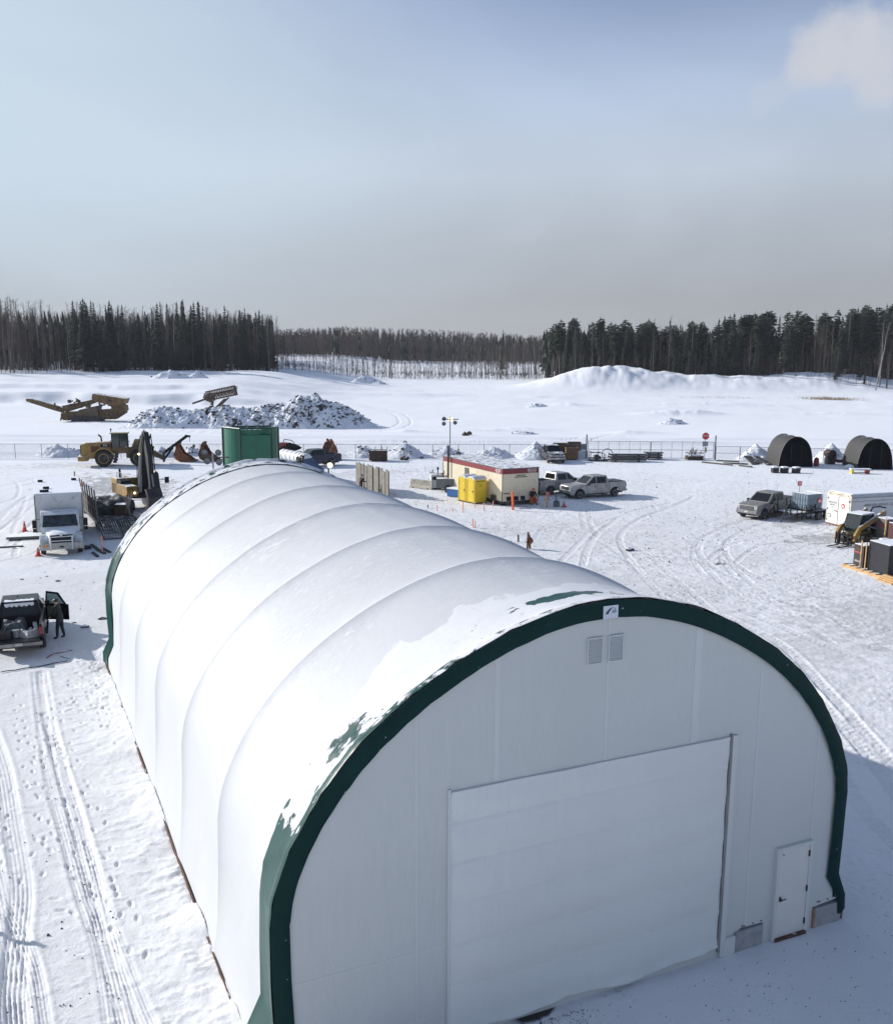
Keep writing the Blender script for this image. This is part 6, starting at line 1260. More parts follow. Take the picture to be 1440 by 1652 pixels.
for s in(-1.32,0.02,1.36): mb=MB(); mb.bar((0,s,.12),(2.9,s,.9),.08,.12); mb.build('ramp_rail',M_DSTEEL,t)
for k in range(8):
    x=2.6+k*1.35; mb=MB(); mb.bar((x,1.33,.6),(x,1.50,3.2-.02*k),.16,.08); mb.build('side_stake',pm('weathered_stake',(.20,.17,.15),.7,.3,3),t)
for k in range(7):
    x=3.27+k*1.35; mb=MB(); mb.bb(x-.42,x+.42,1.40,1.43,.95,2.3); mb.build('side_board',pm('dark_side_board',(.05,.045,.045),.8,.3,3),t)  # dark boards between the stakes
mb=MB(); mb.bb(2.6,12.2,1.42,1.45,1.7,1.85); mb.build('side_cross_rail',M_DSTEEL,t)
B=basis(fb)
q=B@Vector((7.4,-.2,.90)); tarp('tarped_load','big load under a black tarpaulin on the flatbed trailer','tarped load',q,(2.2,1.35,1.15),M_BTARP,R(92),12,flat=.7)
q=B@Vector((5.2,-.7,.90)); o=MB(); o.box((0,0,.4),(1.1,.8,.8)); o=o.build('machine_part',M_DRUST,None,bevel=.05); o.location=q; o.rotation_euler=(0,0,R(70)); tag(o,'rusty machine part at the near end of the tarped trailer load','machine part')
for k in range(4):
    q=B@Vector((4.0+k*.5,-1.15,.9)); mb=MB(); mb.bar((0,0,0),(.3*(k-1.5),.1,1.5),.09,.09); o=mb.build('stake_post',MATS['weathered_stake'],None); o.location=q; tag(o,['nearest','second nearest','third nearest','farthest'][k]+' leaning post on the right of the trailer deck beside the white roof','post','leaning posts on the trailer deck')
# ------------------------------------------------------------------ wheel loader, local +x = front
q=at(184,752.5); t=thing('wheel_loader','yellow wheel loader with a tall glazed cab and a long lifting jib','wheel loader',(q.x+1.0,q.y+.9,0),R(-9)); t.scale=(1.06,)*3; wl=t
wy=1.12
for x in(-1.75,1.75):
    for s in(-1,1): wheel(t,x,s*wy,.88,.62,s,rim=pm('yellow_rim',(.36,.22,.05),.6,.3,4,dirt=MUD,dirtf=.5),n=28,tread=20)
mb=MB(); mb.prism([(-4.0,1.15),(-3.9,2.35),(-3.4,2.55),(-1.05,2.62),(-.95,1.0),(-1.3,.85),(-3.9,.85)],-.95,.95,'y'); mb.build('engine_hood',M_YEL,t,bevel=.08)
mb=MB(); mb.bb(-4.06,-3.98,-.72,.72,1.15,2.25); g=mb.build('rear_grille',M_BLACK,t,bevel=.02)
for k in range(6): mb=MB(); mb.bb(-4.08,-4.055,-.65,.65,1.25+k*.16,1.29+k*.16); mb.build('grille_slat',M_DSTEEL,g)
mb=MB(); mb.bb(-4.35,-3.3,-1.15,1.15,.62,1.12); mb.build('counterweight',M_YEL,t,bevel=.08)
for s in(-1,1):
    mb=MB(); o=arch(-1.75,1.12,1.25,10,.88); i_=arch(-1.75,1.0,1.25,10,.88); mb.prism(o+i_[::-1],s*.78,s*1.42,'y'); mb.build('rear_fender',M_YEL,t,bevel=.02)
    mb=MB(); o=arch(1.75,1.08,1.35,10,.88); i_=arch(1.75,1.0,1.35,10,.88); mb.prism(o+i_[::-1],s*.85,s*1.40,'y'); mb.build('front_fender',M_YELD,t,bevel=.02)
    mb=MB(); mb.bb(-3.0,-2.2,s*.95,s*.965,1.55,2.2); mb.build('side_vent',pm('brown_vent',(.12,.04,.02),.7),t)
    mb=MB(); mb.bb(-2.0,-1.1,s*.955,s*.965,2.05,2.4); mb.build('number_decal',M_BLACK,t)
    mb=MB(); 
    for k in range(4): mb.bar((-.85+.06*k,s*1.05,.5+.3*k),(-.45+.06*k,s*1.05,.5+.3*k),.05,.25)
    mb.build('step',M_DSTEEL,t)
text('950',.30,M_WTXT,t,(-1.55,-.972,2.23),(PI/2,0,0))
cb=MB(); cb.bb(-.95,.75,-.75,.75,1.35,2.0); cb.build('cab_base',M_YELD,t,bevel=.04)
mb=MB(); mb.bb(-1.05,.90,-.82,.82,3.42,3.56); mb.build('cab_roof',pm('cab_roof_yellow',(.30,.20,.06),.5,.2,3,snow=.95),t,bevel=.04)
for (x,y) in((-.9,-.72),(-.9,.72),(.72,-.66),(.72,.66),(-.1,-.76),(-.1,.76)): mb=MB(); mb.bar((x,y,1.95),(x*.97,y,3.44),.09,.09); mb.build('cab_pillar',M_BLACK,t)
MG=pm('cab_glass_green',(.018,.035,.035),.06,.3,2,spec=.9)
for s in(-1,1):
    for x0,x1 in((-.84,-.15),(-.05,.66)): mb=MB(); mb.bb(x0,x1,s*.73,s*.745,2.0,3.42); mb.build('cab_glass',MG,t)
mb=MB(); mb.bb(.69,.705,-.62,.62,2.0,3.42); mb.build('cab_glass',MG,t); mb=MB(); mb.bb(-.90,-.885,-.68,.68,2.0,3.42); mb.build('cab_glass',MG,t)
mb=MB(); mb.tube((-1.9,-.4,2.6),(-1.95,-.4,3.15),.08,n=8); mb.tube((-1.95,-.4,3.1),(-2.2,-.4,3.35),.09,n=8); mb.build('exhaust_stack',M_BLACK,t)
mb=MB(); mb.tube((-.95,0,3.55),(-.95,0,3.85),.05,n=6); mb.blob((-.95,0,3.85),(.1,.1,.1),6,.1); mb.build('beacon',M_BLACK,t)
mb=MB(); mb.bb(.5,2.6,-.6,.6,.8,1.9); mb.prism([(1.0,1.8),(2.3,1.8),(1.9,2.75),(1.4,2.75)],-.45,.45,'y'); mb.build('front_frame',M_YELD,t,bevel=.05)
for s in(-1,1): mb=MB(); mb.prism([(1.5,2.65),(1.75,2.75),(3.2,1.6),(4.4,.75),(4.3,.45),(2.9,1.15),(1.4,2.3)],s*.30,s*.48,'y'); mb.build('lift_arm',M_YELD,t,bevel=.02)
for s in(-1,1): mb=MB(); mb.tube((1.5,s*.6,1.3),(3.2,s*.55,1.45),.09,n=8); mb.build('hydraulic_ram',M_STEEL,t)
mb=MB(); mb.prism([(1.9,2.4),(2.5,2.65),(3.4,1.9),(3.3,1.5),(2.4,1.9)],-.14,.14,'y'); mb.build('bell_crank',M_YELD,t,bevel=.02)
mb=MB(); mb.bb(4.2,4.45,-1.1,1.1,.35,1.45); mb.build('coupler',M_DSTEEL,t,bevel=.03)
mb=MB(); mb.bar((4.3,0,1.2),(6.9,0,3.05),.30,.30); mb.build('jib_boom',M_BLACK,t,bevel=.03); mb=MB(); mb.bar((4.3,0,.45),(5.3,0,1.75),.20,.20); mb.build('jib_strut',M_BLACK,t)
mb=MB(); mb.bar((6.6,0,3.0),(7.2,0,2.95),.25,.22); mb.tube((7.1,0,2.9),(7.1,0,2.4),.03,n=6); mb.build('jib_hook',M_DSTEEL,t)
for (x,z) in((.55,2.05),(.85,2.6)): mb=MB(); mb.blob((x,-.95,z),(.09,.08,.09),7,.05); mb.build('work_light',M_LAMP,t)
# ------------------------------------------------------------------ excavator, boom towards the camera and up
q=at_dist(227,84); t=thing('excavator','yellow and black excavator with its dark boom folded upright behind the trailer','excavator',(q.x,q.y,0),R(-78)); ex=t
# local +x = front (to camera), +y = left of the machine
for s in(-1,1):
    mb=MB(); pr=[(-2.0,.45),(-1.9,.80),(-1.6,.92),(1.6,.92),(1.9,.80),(2.0,.45),(1.8,.12),(1.5,.0),(-1.5,.0),(-1.8,.12)]; mb.prism(pr,s*.95,s*1.5,'y'); mb.build('crawler_track',M_DSTEEL,t,bevel=.03)
    mb=MB()
    for k in range(17): mb.bb(-1.7+k*.21,-1.58+k*.21,s*.93,s*1.52,.90,.96)
    mb.build('track_pads',M_DSTEEL,t,kind='stuff')
mb=MB(); mb.lathe([(.75,.92),(.75,1.15)],(0,0,0),'z',20); mb.build('slew_ring',M_DSTEEL,t)
mb=MB(); mb.bb(-2.3,1.35,-1.35,-.45,1.15,2.05); mb.build('right_body',M_YEL,t,bevel=.07)
mb=MB(); mb.bb(-2.5,-1.0,-1.35,1.35,1.15,2.45); mb.build('engine_house',M_YEL,t,bevel=.10)
mb=MB(); mb.bb(-1.0,-.2,-1.3,-.5,2.05,2.35); mb.build('hydraulic_box',M_BLACK,t,bevel=.04)
mb=MB(); mb.bb(.2,1.42,-1.37,-.55,1.22,1.72); mb.build('tool_locker',pm('amber_locker',(.40,.22,.05),.5,.2,3,snow=.3),t,bevel=.04)
mb=MB(); mb.blob((1.44,-.75,1.5),(.04,.11,.11),8,.02); mb.build('lit_lamp',M_LIT,t)
mb=MB(); mb.tube((-1.5,-.9,2.45),(-1.5,-.9,3.2),.09,n=8); mb.build('exhaust_stack',M_BLACK,t)
mb=MB(); mb.path([(-1.0,-1.3,2.1),(-1.0,-1.3,3.0),(.2,-1.3,3.0),(.2,-1.3,2.1)],.025); mb.build('hand_rail',M_DSTEEL,t)
mb=MB(); mb.prism([(-.9,1.15),(1.3,1.15),(1.45,1.8),(1.2,2.9),(.9,3.05),(-.9,3.05)],.45,1.4,'y'); mb.build('cab',pm('cab_dark',(.02,.022,.024),.3,.2,3),t,bevel=.05)
for a,b_ in((.5,1.35),): mb=MB(); q2=[(1.47,.5,1.8),(1.47,1.35,1.8),(1.23,1.32,2.85),(1.23,.53,2.85)]; mb.add(q2+[(x-.02,y,z) for x,y,z in q2],[(0,1,2,3),(7,6,5,4),(0,4,5,1),(1,5,6,2),(2,6,7,3),(3,7,4,0)]); mb.build('windscreen',M_GLASS,t)
mb=MB(); mb.bb(-.6,1.0,1.395,1.41,1.9,2.85); mb.build('side_glass',M_GLASS,t)
mb=MB(); mb.bar((1.2,1.4,2.4),(1.3,1.95,2.35),.04,.04); mb.bb(1.25,1.33,1.85,2.2,2.1,2.6); mb.build('mirror',M_BLACK,t); mb=MB(); mb.blob((1.2,1.0,3.1),(.1,.1,.08),7,.05); mb.build('lit_lamp',M_LIT,t)
# boom: rises steeply, then the stick hangs down in front
mb=MB(); pr=[(.9,1.3),(1.4,1.35),(1.9,3.2),(2.2,4.7),(2.75,6.1),(2.35,6.35),(1.6,5.2),(1.2,3.6),(.8,1.9)]; mb.prism(pr,-.28,.28,'y'); mb.build('boom',pm('boom_black',(.008,.009,.011),.7,.3,3),t,bevel=.04)
mb=MB(); pr=[(2.2,6.5),(2.7,6.45),(3.35,4.6),(3.6,2.0),(3.3,1.9),(2.85,4.0),(2.45,5.6)]; mb.prism(pr,-.20,.20,'y'); mb.build('stick',pm('dark_worn_boom',(.014,.016,.020),.7,.4,3),t,bevel=.03)
for s in(-.38,.38): mb=MB(); mb.tube((1.7,s,1.6),(1.95,s,3.0),.12,n=8); mb.tube((1.95,s,3.0),(2.1,s,4.5),.065,n=8); mb.build('boom_ram',M_STEEL,t)
mb=MB(); mb.tube((1.5,.0,4.6),(1.9,0,5.9),.10,n=8); mb.tube((1.9,0,5.9),(2.25,0,6.6),.06,n=8); mb.build('stick_ram',M_STEEL,t)
mb=MB(); mb.path([(1.2,.42,2.0),(1.5,.42,3.8),(2.0,.42,5.4),(2.5,.42,6.3),(3.1,.35,4.6),(3.5,.3,2.6)],.045); mb.path([(1.2,-.42,2.0),(1.4,-.42,3.9),(1.9,-.42,5.3),(2.45,-.38,6.2)],.04); mb.build('hoses',M_BLACK,t)
mb=MB(); mb.tube((3.05,.0,4.3),(3.75,0,2.2),.07,n=8); mb.build('bucket_ram',M_STEEL,t)
mb=MB(); pr=[(3.3,2.0),(3.7,2.05),(4.15,1.4),(4.1,.6),(3.5,.25),(2.9,.45),(3.0,.6),(3.45,.55),(3.8,.9),(3.75,1.35)]; mb.prism(pr,-.6,.6,'y'); mb.build('bucket',M_DSTEEL,t,bevel=.02)
mb=MB(); mb.blob((2.2,-.5,4.7),(.1,.1,.1),7,.05); mb.build('work_light',M_LIT,t)
# ------------------------------------------------------------------ cargo trailer, tote trailer, skid steer, pallets
a=at(1328,850);b=at(1371,862); d=(b-a).normalized(); q=(a+b)/2
t=thing('cargo_trailer','long white enclosed cargo trailer with closed double rear doors at the right edge','cargo trailer',(q.x,q.y,0),math.atan2(d.y,d.x)+PI/2+R(4))
# local +x away from the doors
M_CT=pm('trailer_white',(.72,.71,.68),.4,.05,2,dirt=(.45,.41,.34),dirtf=.15); M_CTS=pm('trailer_side_shade',(.60,.61,.62),.4,.05,2,snow=.6,dirt=(.35,.33,.30),dirtf=.12)  # white side greyed: its shade is put into the colour
mb=MB(); pr=[(-1.25,.35),(1.25,.35),(1.25,2.62),(1.1,2.78),(-1.1,2.78),(-1.25,2.62)]; mb.prism(pr,0.05,8.6,'x'); mb.build('body',M_CTS,t,bevel=.02)
mb=MB(); mb.bb(.1,8.6,-1.15,1.15,2.785,2.87); mb.build('snow_on_roof',M_SNOWC,t,bevel=.03)
mb=MB(); fr=[(-1.28,.32),(1.28,.32),(1.28,2.66),(1.12,2.84),(-1.12,2.84),(-1.28,2.66)]; mb.prism(fr,-.03,.06,'x'); mb.build('rear_frame',pm('frame_cream',(.62,.58,.47),.5,.1,4,dirt=MUD,dirtf=.3),t,bevel=.02)
for s in(-1,1):
    mb=MB(); mb.bb(-.05,-.03,min(s*.02,s*1.12),max(s*.02,s*1.12),.48,2.52); dd=mb.build('rear_door',M_CT,t,bevel=.006)
    for z in(.7,1.5,2.3): mb=MB(); mb.bb(-.07,-.05,min(s*1.08,s*1.16),max(s*1.08,s*1.16),z-.06,z+.06); mb.build('hinge',M_BLACK,dd)
mb=MB(); mb.bb(-.058,-.03,-.02,.02,.48,2.52); mb.build('door_gap',M_BLACK,t)
mb=MB(); mb.bar((-.09,.04,1.42),(-.09,.40,1.48),.03,.05); mb.build('latch',M_DSTEEL,t)
mb=MB(); mb.bb(-.075,-.055,.70,1.08,.92,1.14); lp=mb.build('licence_plate',M_BLACK,t); mb=MB(); mb.bb(-.08,-.075,.73,1.05,.95,1.11); mb.build('plate_face',M_CT,lp)
mb=MB(); mb.bb(-.08,.0,-1.2,1.2,.33,.46); mb.build('rear_sill',pm('rusty_sill',(.16,.07,.05),.7,.3,6,snow=.5),t)
for y in(-.14,0,.14,-.95,.95): mb=MB(); mb.bb(-.045,-.03,y-.03,y+.03,2.66,2.72); mb.build('marker_light',M_RED,t)
for k,(tx,sz,z) in enumerate((('ABERDEEN',.19,2.02),('SERVICE',.17,1.84),('LTD',.15,1.66))): text(tx,sz,M_BTXT,t,(-.053,.62,z),(PI/2,0,-PI/2))
mb=MB(); mb.lathe([(.19,-.058),(.19,-.050)],(0,-.50,1.88),'x',20); rd=mb.build('round_red_logo',M_REDP,t); mb=MB(); mb.prism([(-.62,1.80),(-.36,1.80),(-.42,1.96),(-.52,1.96)],-.062,-.058,'x'); mb.build('logo_shape',M_WTXT,rd)
mb=MB(); mb.bb(.1,8.6,-1.262,-1.25,.95,1.02); mb.build('red_stripe',M_REDP,t); mb=MB(); mb.bb(.1,8.6,-1.262,-1.25,2.30,2.34); mb.build('side_rail',M_STEEL,t); mb=MB(); mb.bb(.1,8.6,-1.275,-1.25,2.55,2.62); mb.build('roof_rail',M_STEEL,t)
mb=MB(); mb.lathe([(.25,-.03),(.25,.0)],(2.7,-1.25,1.05),'y',20); rd=mb.build('round_red_logo',M_REDP,t); mb=MB(); mb.prism([(2.54,.95),(2.86,.95),(2.78,1.13),(2.62,1.13)],-1.285,-1.281,'y'); mb.build('logo_shape',M_WTXT,rd)
text('ABERDEEN SERVICE LTD',.26,M_BTXT,t,(2.5,-1.254,2.0),(PI/2,0,0),sx=.95)
for x in(4.6,5.5): wheel(t,x,-1.1,.36,.22,-1); wheel(t,x,1.1,.36,.22,1)
# tote trailer
a=at(1281,843); t=thing('equipment_trailer','low black trailer frame with folded ramps carrying the caged water tote','trailer',(a.x-.2,a.y+1.0,0),R(4)); tt=t
mb=MB(); 
for s in(-1,1): mb.bar((0,s*.95,.6),(4.9,s*.95,.6),.10,.14)
for x in(.1,1.2,2.4,3.6,4.8): mb.bar((x,-.95,.6),(x,.95,.6),.08,.10)
mb.build('frame',M_DSTEEL,t)
for k in range(7): mb=MB(); y=-.85+k*.245; mb.bb(.2,4.8,y,y+.22,.66,.70); mb.build('deck_board',pm('snowy_deck',(.08,.075,.07),.7,.3,3,snow=.85),t)
for s in(-1,1):
    for x in(2.6,3.5): wheel(t,x,s*1.12,.36,.22,s)
    mb=MB(); mb.bb(2.15,3.95,min(s*.98,s*1.25),max(s*.98,s*1.25),.80,.84); mb.build('mudguard',M_STEEL,t)
for y in(-.85,-.45,.45,.85): mb=MB(); mb.bar((-.15,y,.55),(-.35 if abs(y)>.5 else -.3,y,1.85),.07,.07); mb.build('ramp_upright',M_BLACK,t)
for z in(.9,1.25,1.6):
    for y0,y1 in((-.85,-.45),(.45,.85)): mb=MB(); mb.bar((-.25,y0,z),(-.25,y1,z),.06,.05); mb.build('ramp_rung',M_BLACK,t)
mb=MB(); mb.bar((-.3,-.65,1.4),(-1.1,-.75,.05),.07,.07); mb.bar((-.3,.65,1.4),(-1.1,.75,.05),.07,.07); mb.build('ramp_leg',M_BLACK,t)
mb=MB()
for k in range(5): x=.2+k*.5; mb.bar((x,-.98,.6),(x+.5,-.98,1.15 if k%2 else .62),.05,.05); mb.bar((x+.25,-.98,.15),(x+.1,-.98,1.3),.05,.05)
mb.build('side_brace',M_BLACK,t)
B=basis(tt); q=B@Vector((2.5,0,.70)); t=thing('water_tote','blue grey water tote in a steel cage with a red label','tote tank',q,R(4)); t.scale=(.86,1,1)
mb=MB(); mb.bb(-.95,.95,-.75,.75,.15,1.32); mb.build('tank',pm('tote_plastic',(.20,.27,.34),.4,.2,2,snow=.75),t,bevel=.12)
for k in range(9): mb=MB(); x=-.92+k*.23; mb.bar((x,-.79,.1),(x,-.79,1.34),.03,.03); mb.build('cage_bar',M_STEEL,t)
for k in range(7): mb=MB(); y=-.75+k*.25; mb.bar((-.99,y,.1),(-.99,y,1.34),.03,.03); mb.build('cage_bar',M_STEEL,t)
for z in(.15,.5,.9,1.32): mb=MB(); mb.path([(-.99,.79,z),(-.99,-.79,z),(.97,-.79,z),(.97,.79,z)],.022,5); mb.build('cage_hoop',M_STEEL,t)
mb=MB(); mb.bb(.30,.75,-.82,-.80,.60,1.0); lb=mb.build('label_board',M_REDP,t); mb=MB(); mb.prism([(.38,.66),(.66,.66),(.60,.88),(.48,.9)],-.825,-.82,'y'); mb.build('logo_shape',M_WTXT,lb)
mb=MB(); mb.bb(-1,1,-.8,.8,0,.12); mb.build('pallet',M_BLACK,t)
# small red diamond sign flag behind the beige pickup
q=at(1288,800); t=thing('flag_sign','small red square hazard sign lifted on a wire behind the beige grey pickup','sign',(q.x,q.y,0),R(-15)); mb=MB(); mb.box((0,0,1.15),(.42,.03,.42)); mb.build('plate',M_REDP,t); mb=MB(); mb.box((0,-.02,1.15),(.28,.03,.28)); mb.build('plate_face',pm('dull_white_red',(.6,.35,.33),.5),t); mb=MB(); mb.bar((0,0,0),(0,0,.95),.04,.04); mb.bar((-.1,0,.95),(-.5,0,1.6),.02,.02); mb.build('stand',M_STEEL,t)
# skid steer: local +x forward (towards the left of the picture)
q=at(1372,884); t=thing('skid_steer','yellow tracked skid steer loader with dark cab and pallet forks between trailer and boxes','skid steer',(q.x+1.6,q.y+.9,0),R(189)); sk=t
for s in(-1,1): mb=MB(); mb.prism([(-1.1,.5),(-.9,.8),(.7,.72),(.95,.35),(.8,.06),(-.9,.04),(-1.15,.2)],min(s*.55,s*.9),max(s*.55,s*.9),'y'); mb.build('rubber_track',M_RUBBER,t,bevel=.04)
mb=MB(); mb.bb(-1.2,.7,-.55,.55,.45,1.0); mb.build('chassis',M_YELD,t,bevel=.05); mb=MB(); mb.bb(-1.6,-.6,-.7,.7,.7,1.55); mb.build('engine_cover',M_BLACK,t,bevel=.08)
mb=MB(); mb.prism([(-.65,.9),(.85,.9),(.95,1.3),(.62,2.12),(-.65,2.12)],-.55,.55,'y'); mb.build('cab',pm('skid_cab',(.018,.024,.026),.15,.2,3,spec=.7),t,bevel=.05)
mb=MB(); mb.bb(-.72,.70,-.60,.60,2.12,2.20); mb.build('cab_roof',M_WHITEP,t,bevel=.03)
for y in(-.55,.55): mb=MB(); mb.bar((.93,y,1.25),(.62,y,2.12),.07,.07); mb.bar((-.6,y,.9),(-.6,y,2.1),.08,.08); mb.build('cab_pillar',M_BLACK,t)
mb=MB(); mb.prism([(.55,.60),(.97,1.25),(.64,2.05),(.63,2.05),(.96,1.25)],-.5,.5,'y'); mb.build('front_glass',MG,t)
for s in(-1,1):
    mb=MB(); mb.prism([(-1.75,2.15),(-1.7,1.95),(.9,1.12),(1.35,.55),(1.55,.35),(1.70,.50),(1.5,.95),(1.1,1.38),(-1.65,2.30)],min(s*.62,s*.78),max(s*.62,s*.78),'y'); mb.build('lift_arm',M_YEL,t,bevel=.02)
    mb=MB(); mb.bar((-1.7,s*.7,2.2),(-1.4,s*.7,.9),.18,.14); mb.build('arm_link',M_BLACK,t); mb=MB(); mb.tube((-1.2,s*.7,1.0),(.2,s*.7,1.35),.06,n=8); mb.build('lift_ram',M_STEEL,t)
mb=MB(); mb.bb(1.65,1.75,-.62,.62,.12,.20); mb.bb(1.65,1.75,-.62,.62,.75,.85)
for y in(-.6,-.3,0,.3,.6): mb.bb(1.66,1.73,y-.03,y+.03,.2,.95)
mb.build('fork_carriage',M_BLACK,t)
for y in(-.38,.38): mb=MB(); mb.bb(1.72,2.85,y-.06,y+.06,.05,.10); mb.bb(1.72,1.79,y-.06,y+.06,.10,.9); mb.build('fork',M_BLACK,t)
mb=MB(); mb.path([(.9,-.3,1.0),(1.2,-.35,1.3),(1.5,-.2,.9)],.03); mb.path([(-1.5,-.3,1.9),(-1.5,-.1,2.4),(-1.6,.3,2.5),(-2.4,.3,2.35)],.05); mb.build('hoses',M_BLACK,t)
# pallets of boxed goods at the right edge
c0=at(1357,914);c1=at(1423,936); d=(c1-c0).normalized(); L=(c1-c0).length; rz=math.atan2(d.y,d.x)
t=thing('timber_skid','long yellow pine skid carrying the black boxes at the right edge','skid',(c0.x,c0.y,0),rz); tsk=t
for k in range(4): mb=MB(); y=.05+k*.75; mb.bb(-.05,L+1.4,y,y+.14,.0,.22); mb.build('runner_beam',M_WOOD,t,bevel=.008)
for k in range(9): mb=MB(); x=.0+k*(L+1.3)/8.6; mb.bb(x,x+.22,-.02,2.5,.22,.27); mb.build('deck_board',M_WOODS,t)
for k in range(4): mb=MB(); mb.bb(L-.1+.1*k,L+1.2,-.35+.06*k,.0,.0+.11*k,.10+.11*k); mb.build('stacked_board',M_WOOD,t)
def boxload(label,x0,x1,y0,y1,h,mat,red=False,z=.27,parent=None,posts=()):
    o=thing('packed_box',label,'box',basis(parent or tsk)@Vector(((x0+x1)/2,(y0+y1)/2,z)),rz,'packed boxes on the timber skids')
    w,dp=(x1-x0)/2,(y1-y0)/2
    mb=MB(); mb.bb(-w,w,-dp,dp,0,h); mb.build('wrapped_box',mat,o,bevel=.03)
    mb=MB(); mb.bb(-w*.97,w*.97,-dp*.97,dp*.97,h,h+.03); mb.build('snow_on_top',M_SNOWC,o)
    if red:
        mb=MB(); mb.bb(-w*.85,w*.6,-dp-.008,-dp,h*.60,h*.68); mb.build('red_lettering_bar',pm('dull_red_print',(.35,.06,.05),.6),o)
        for k in range(4): mb=MB(); mb.bb(-w*.9,w*.9,-dp-.006,-dp,h*(.72+.05*k),h*(.735+.05*k)); mb.build('printed_line',pm('brown_print',(.10,.05,.04),.6),o)
    return o
M_BX=pm('black_shrink_wrap',(.008,.009,.013),.5,.3,3,bump=.3,bscale=5); M_BX2=pm('brown_black_box',(.035,.028,.026),.5,.2,4)
o=boxload('small black box with red print on the near corner of the timber skid',.55,1.45,.35,1.35,1.28,M_BX2,True); text('GEN-50',.16,M_WTXT,o,(-.05,-.51,.28),(PI/2,0,0))
boxload('large black wrapped box at the right end of the timber skid',2.0,3.8,.25,1.9,1.75,M_BX)
o=boxload('tall white pillar of packing board between the two black boxes',1.62,1.9,1.2,1.7,1.75,pm('pale_card',(.55,.53,.46),.7))
for (x,y) in((1.42,.2),(1.98,.1)): mb=MB(); mb.bar((x,y,.0),(x+.02,y,1.9),.07,.05); mb.build('upright_batten',M_WOOD,tsk)
c2=at(1412,882); t=thing('timber_skid','yellow pine skid behind the first one, beside the skid steer','skid',(c2.x,c2.y+1.0,0),rz)
for k in range(4): mb=MB(); mb.bb(-.4,3.2,.05+k*.7,.18+k*.7,.35,.55); mb.build('runner_beam',M_WOOD,t)
for k in range(7): mb=MB(); mb.bb(-.3+k*.5,-.08+k*.5,-.02,2.3,.55,.60); mb.build('deck_board',M_WOODS,t)
mb=MB(); mb.bb(-.2,3,.2,2,.0,.35); mb.build('under_bearer',M_DRUST,t)
ts2=t
o=boxload('grey brown box with red print on the rear timber skid',.55,1.6,.4,1.3,1.35,pm('grey_brown_box',(.13,.12,.11),.5,.2,3),True,z=.60,parent=ts2)
boxload('dark red box at the frame edge behind the grey brown box',1.75,3.0,.4,1.5,1.2,pm('maroon_box',(.08,.025,.02),.6),z=.60,parent=ts2)
mb=MB(); mb.bar((1.6,.3,.5),(1.62,.3,2.1),.07,.05); mb.build('upright_batten',M_WOOD,ts2)
o=boxload('low pale board stack between the large black box and the rear skid',1.9,4.2,2.0,2.9,1.55,pm('pale_board_stack',(.30,.30,.28),.7,.1,3))
# ------------------------------------------------------------------ plant in the field
MSC=pm('worn_ochre_machine',(.15,.095,.04),.75,.4,2,snow=.35,dirt=(.07,.045,.03),dirtf=.6)
a=at(98,681);b=at(205,673); d=(b-a).normalized(); L=(b-a).length
q=at(150,680); t=thing('screening_plant','rusty yellow tracked screening plant with a long side conveyor left of the dirt pile','screening plant',(q.x,q.y+2,hz(q.x,q.y)),R(-22)); k_=1.0
sc=at(205,680)-at(50,680); wpx=sc.length/155.  # metres per pixel here
def X_(u): return (u-150)*wpx
def Z_(v): return (681-v)*wpx
def poly_uv(pts): return [(X_(u),Z_(v)) for u,v in pts]
def pz(nm,pts,y0,y1,mat,bev=.03): mb=MB(); mb.prism(poly_uv(pts),y0,y1,'y'); return mb.build(nm,mat,t,bevel=bev)
pz('side_conveyor',[(50,646),(57,646),(100,658),(108,664),(106,668),(92,664),(50,650)],-.5,.5,MSC)
pz('main_conveyor',[(106,657),(150,648),(158,646),(160,651),(150,655),(112,667)],-.9,.9,MSC)
pz('hopper',[(158,637),(209,645),(206,653),(196,657),(178,654),(160,649),(156,645)],-1.6,1.6,pm('hopper_ochre',(.17,.10,.045),.75,.4,2,snow=.5))
for u in(168,180,192): pz('hopper_rib',[(u,640+(u-168)*.16),(u+2,640.3+(u-168)*.16),(u+1,651+(u-168)*.05),(u-1,651+(u-168)*.05)],-1.75,-1.6,MSC,0)
pz('engine_housing',[(128,671),(134,663),(160,657),(164,662),(164,678),(140,681),(126,679)],-1.2,1.2,pm('dusty_grey_ochre',(.13,.10,.07),.8,.35,2,snow=.4))
pz('chassis',[(104,670),(110,667),(204,660),(206,668),(190,678),(108,680),(104,676)],-.9,.9,MSC)
pz('rear_leg',[(190,652),(206,656),(207,664),(196,672),(186,676),(182,670)],-1.3,1.3,MSC)
for s in(-1.4,.9): pz('crawler_track',[(122,681),(118,677),(122,672),(165,673),(170,677),(166,683)],s,s+.5,M_DSTEEL)
for (u,v,u1,v1) in((108,664,104,680),(112,660,116,680),(92,655,98,664),(96,652,98,664),(165,640,168,668),(186,654,186,668),(130,645,137,651)):
    mb=MB(); mb.bar((X_(u),-1.0,Z_(v)),(X_(u1),-1.0,Z_(v1)),.25,.2); mb.build('strut',MSC,t)
rj2=random.Random(4)
for k in range(22):
    mb=MB(); u=rj2.uniform(108,200); v=rj2.uniform(648,674); mb.box((X_(u),rj2.choice((-1.35,-1.5,-1.05)),Z_(v)),(rj2.uniform(.2,.9),.25,rj2.uniform(.15,.6)),ry=rj2.uniform(-.5,.5)); mb.build('bracket',rj2.choice((MSC,M_DSTEEL,M_DRUST)),t)
q=at(352,663); t=thing('radial_conveyor','rusty lattice head of a tilted conveyor sticking up behind the dirt pile','conveyor',(q.x,q.y+4,hz(q.x,q.y)),R(-22))
sc=at(400,663)-at(320,663); wpx=sc.length/80.*1.02
def X_(u): return (u-352)*wpx
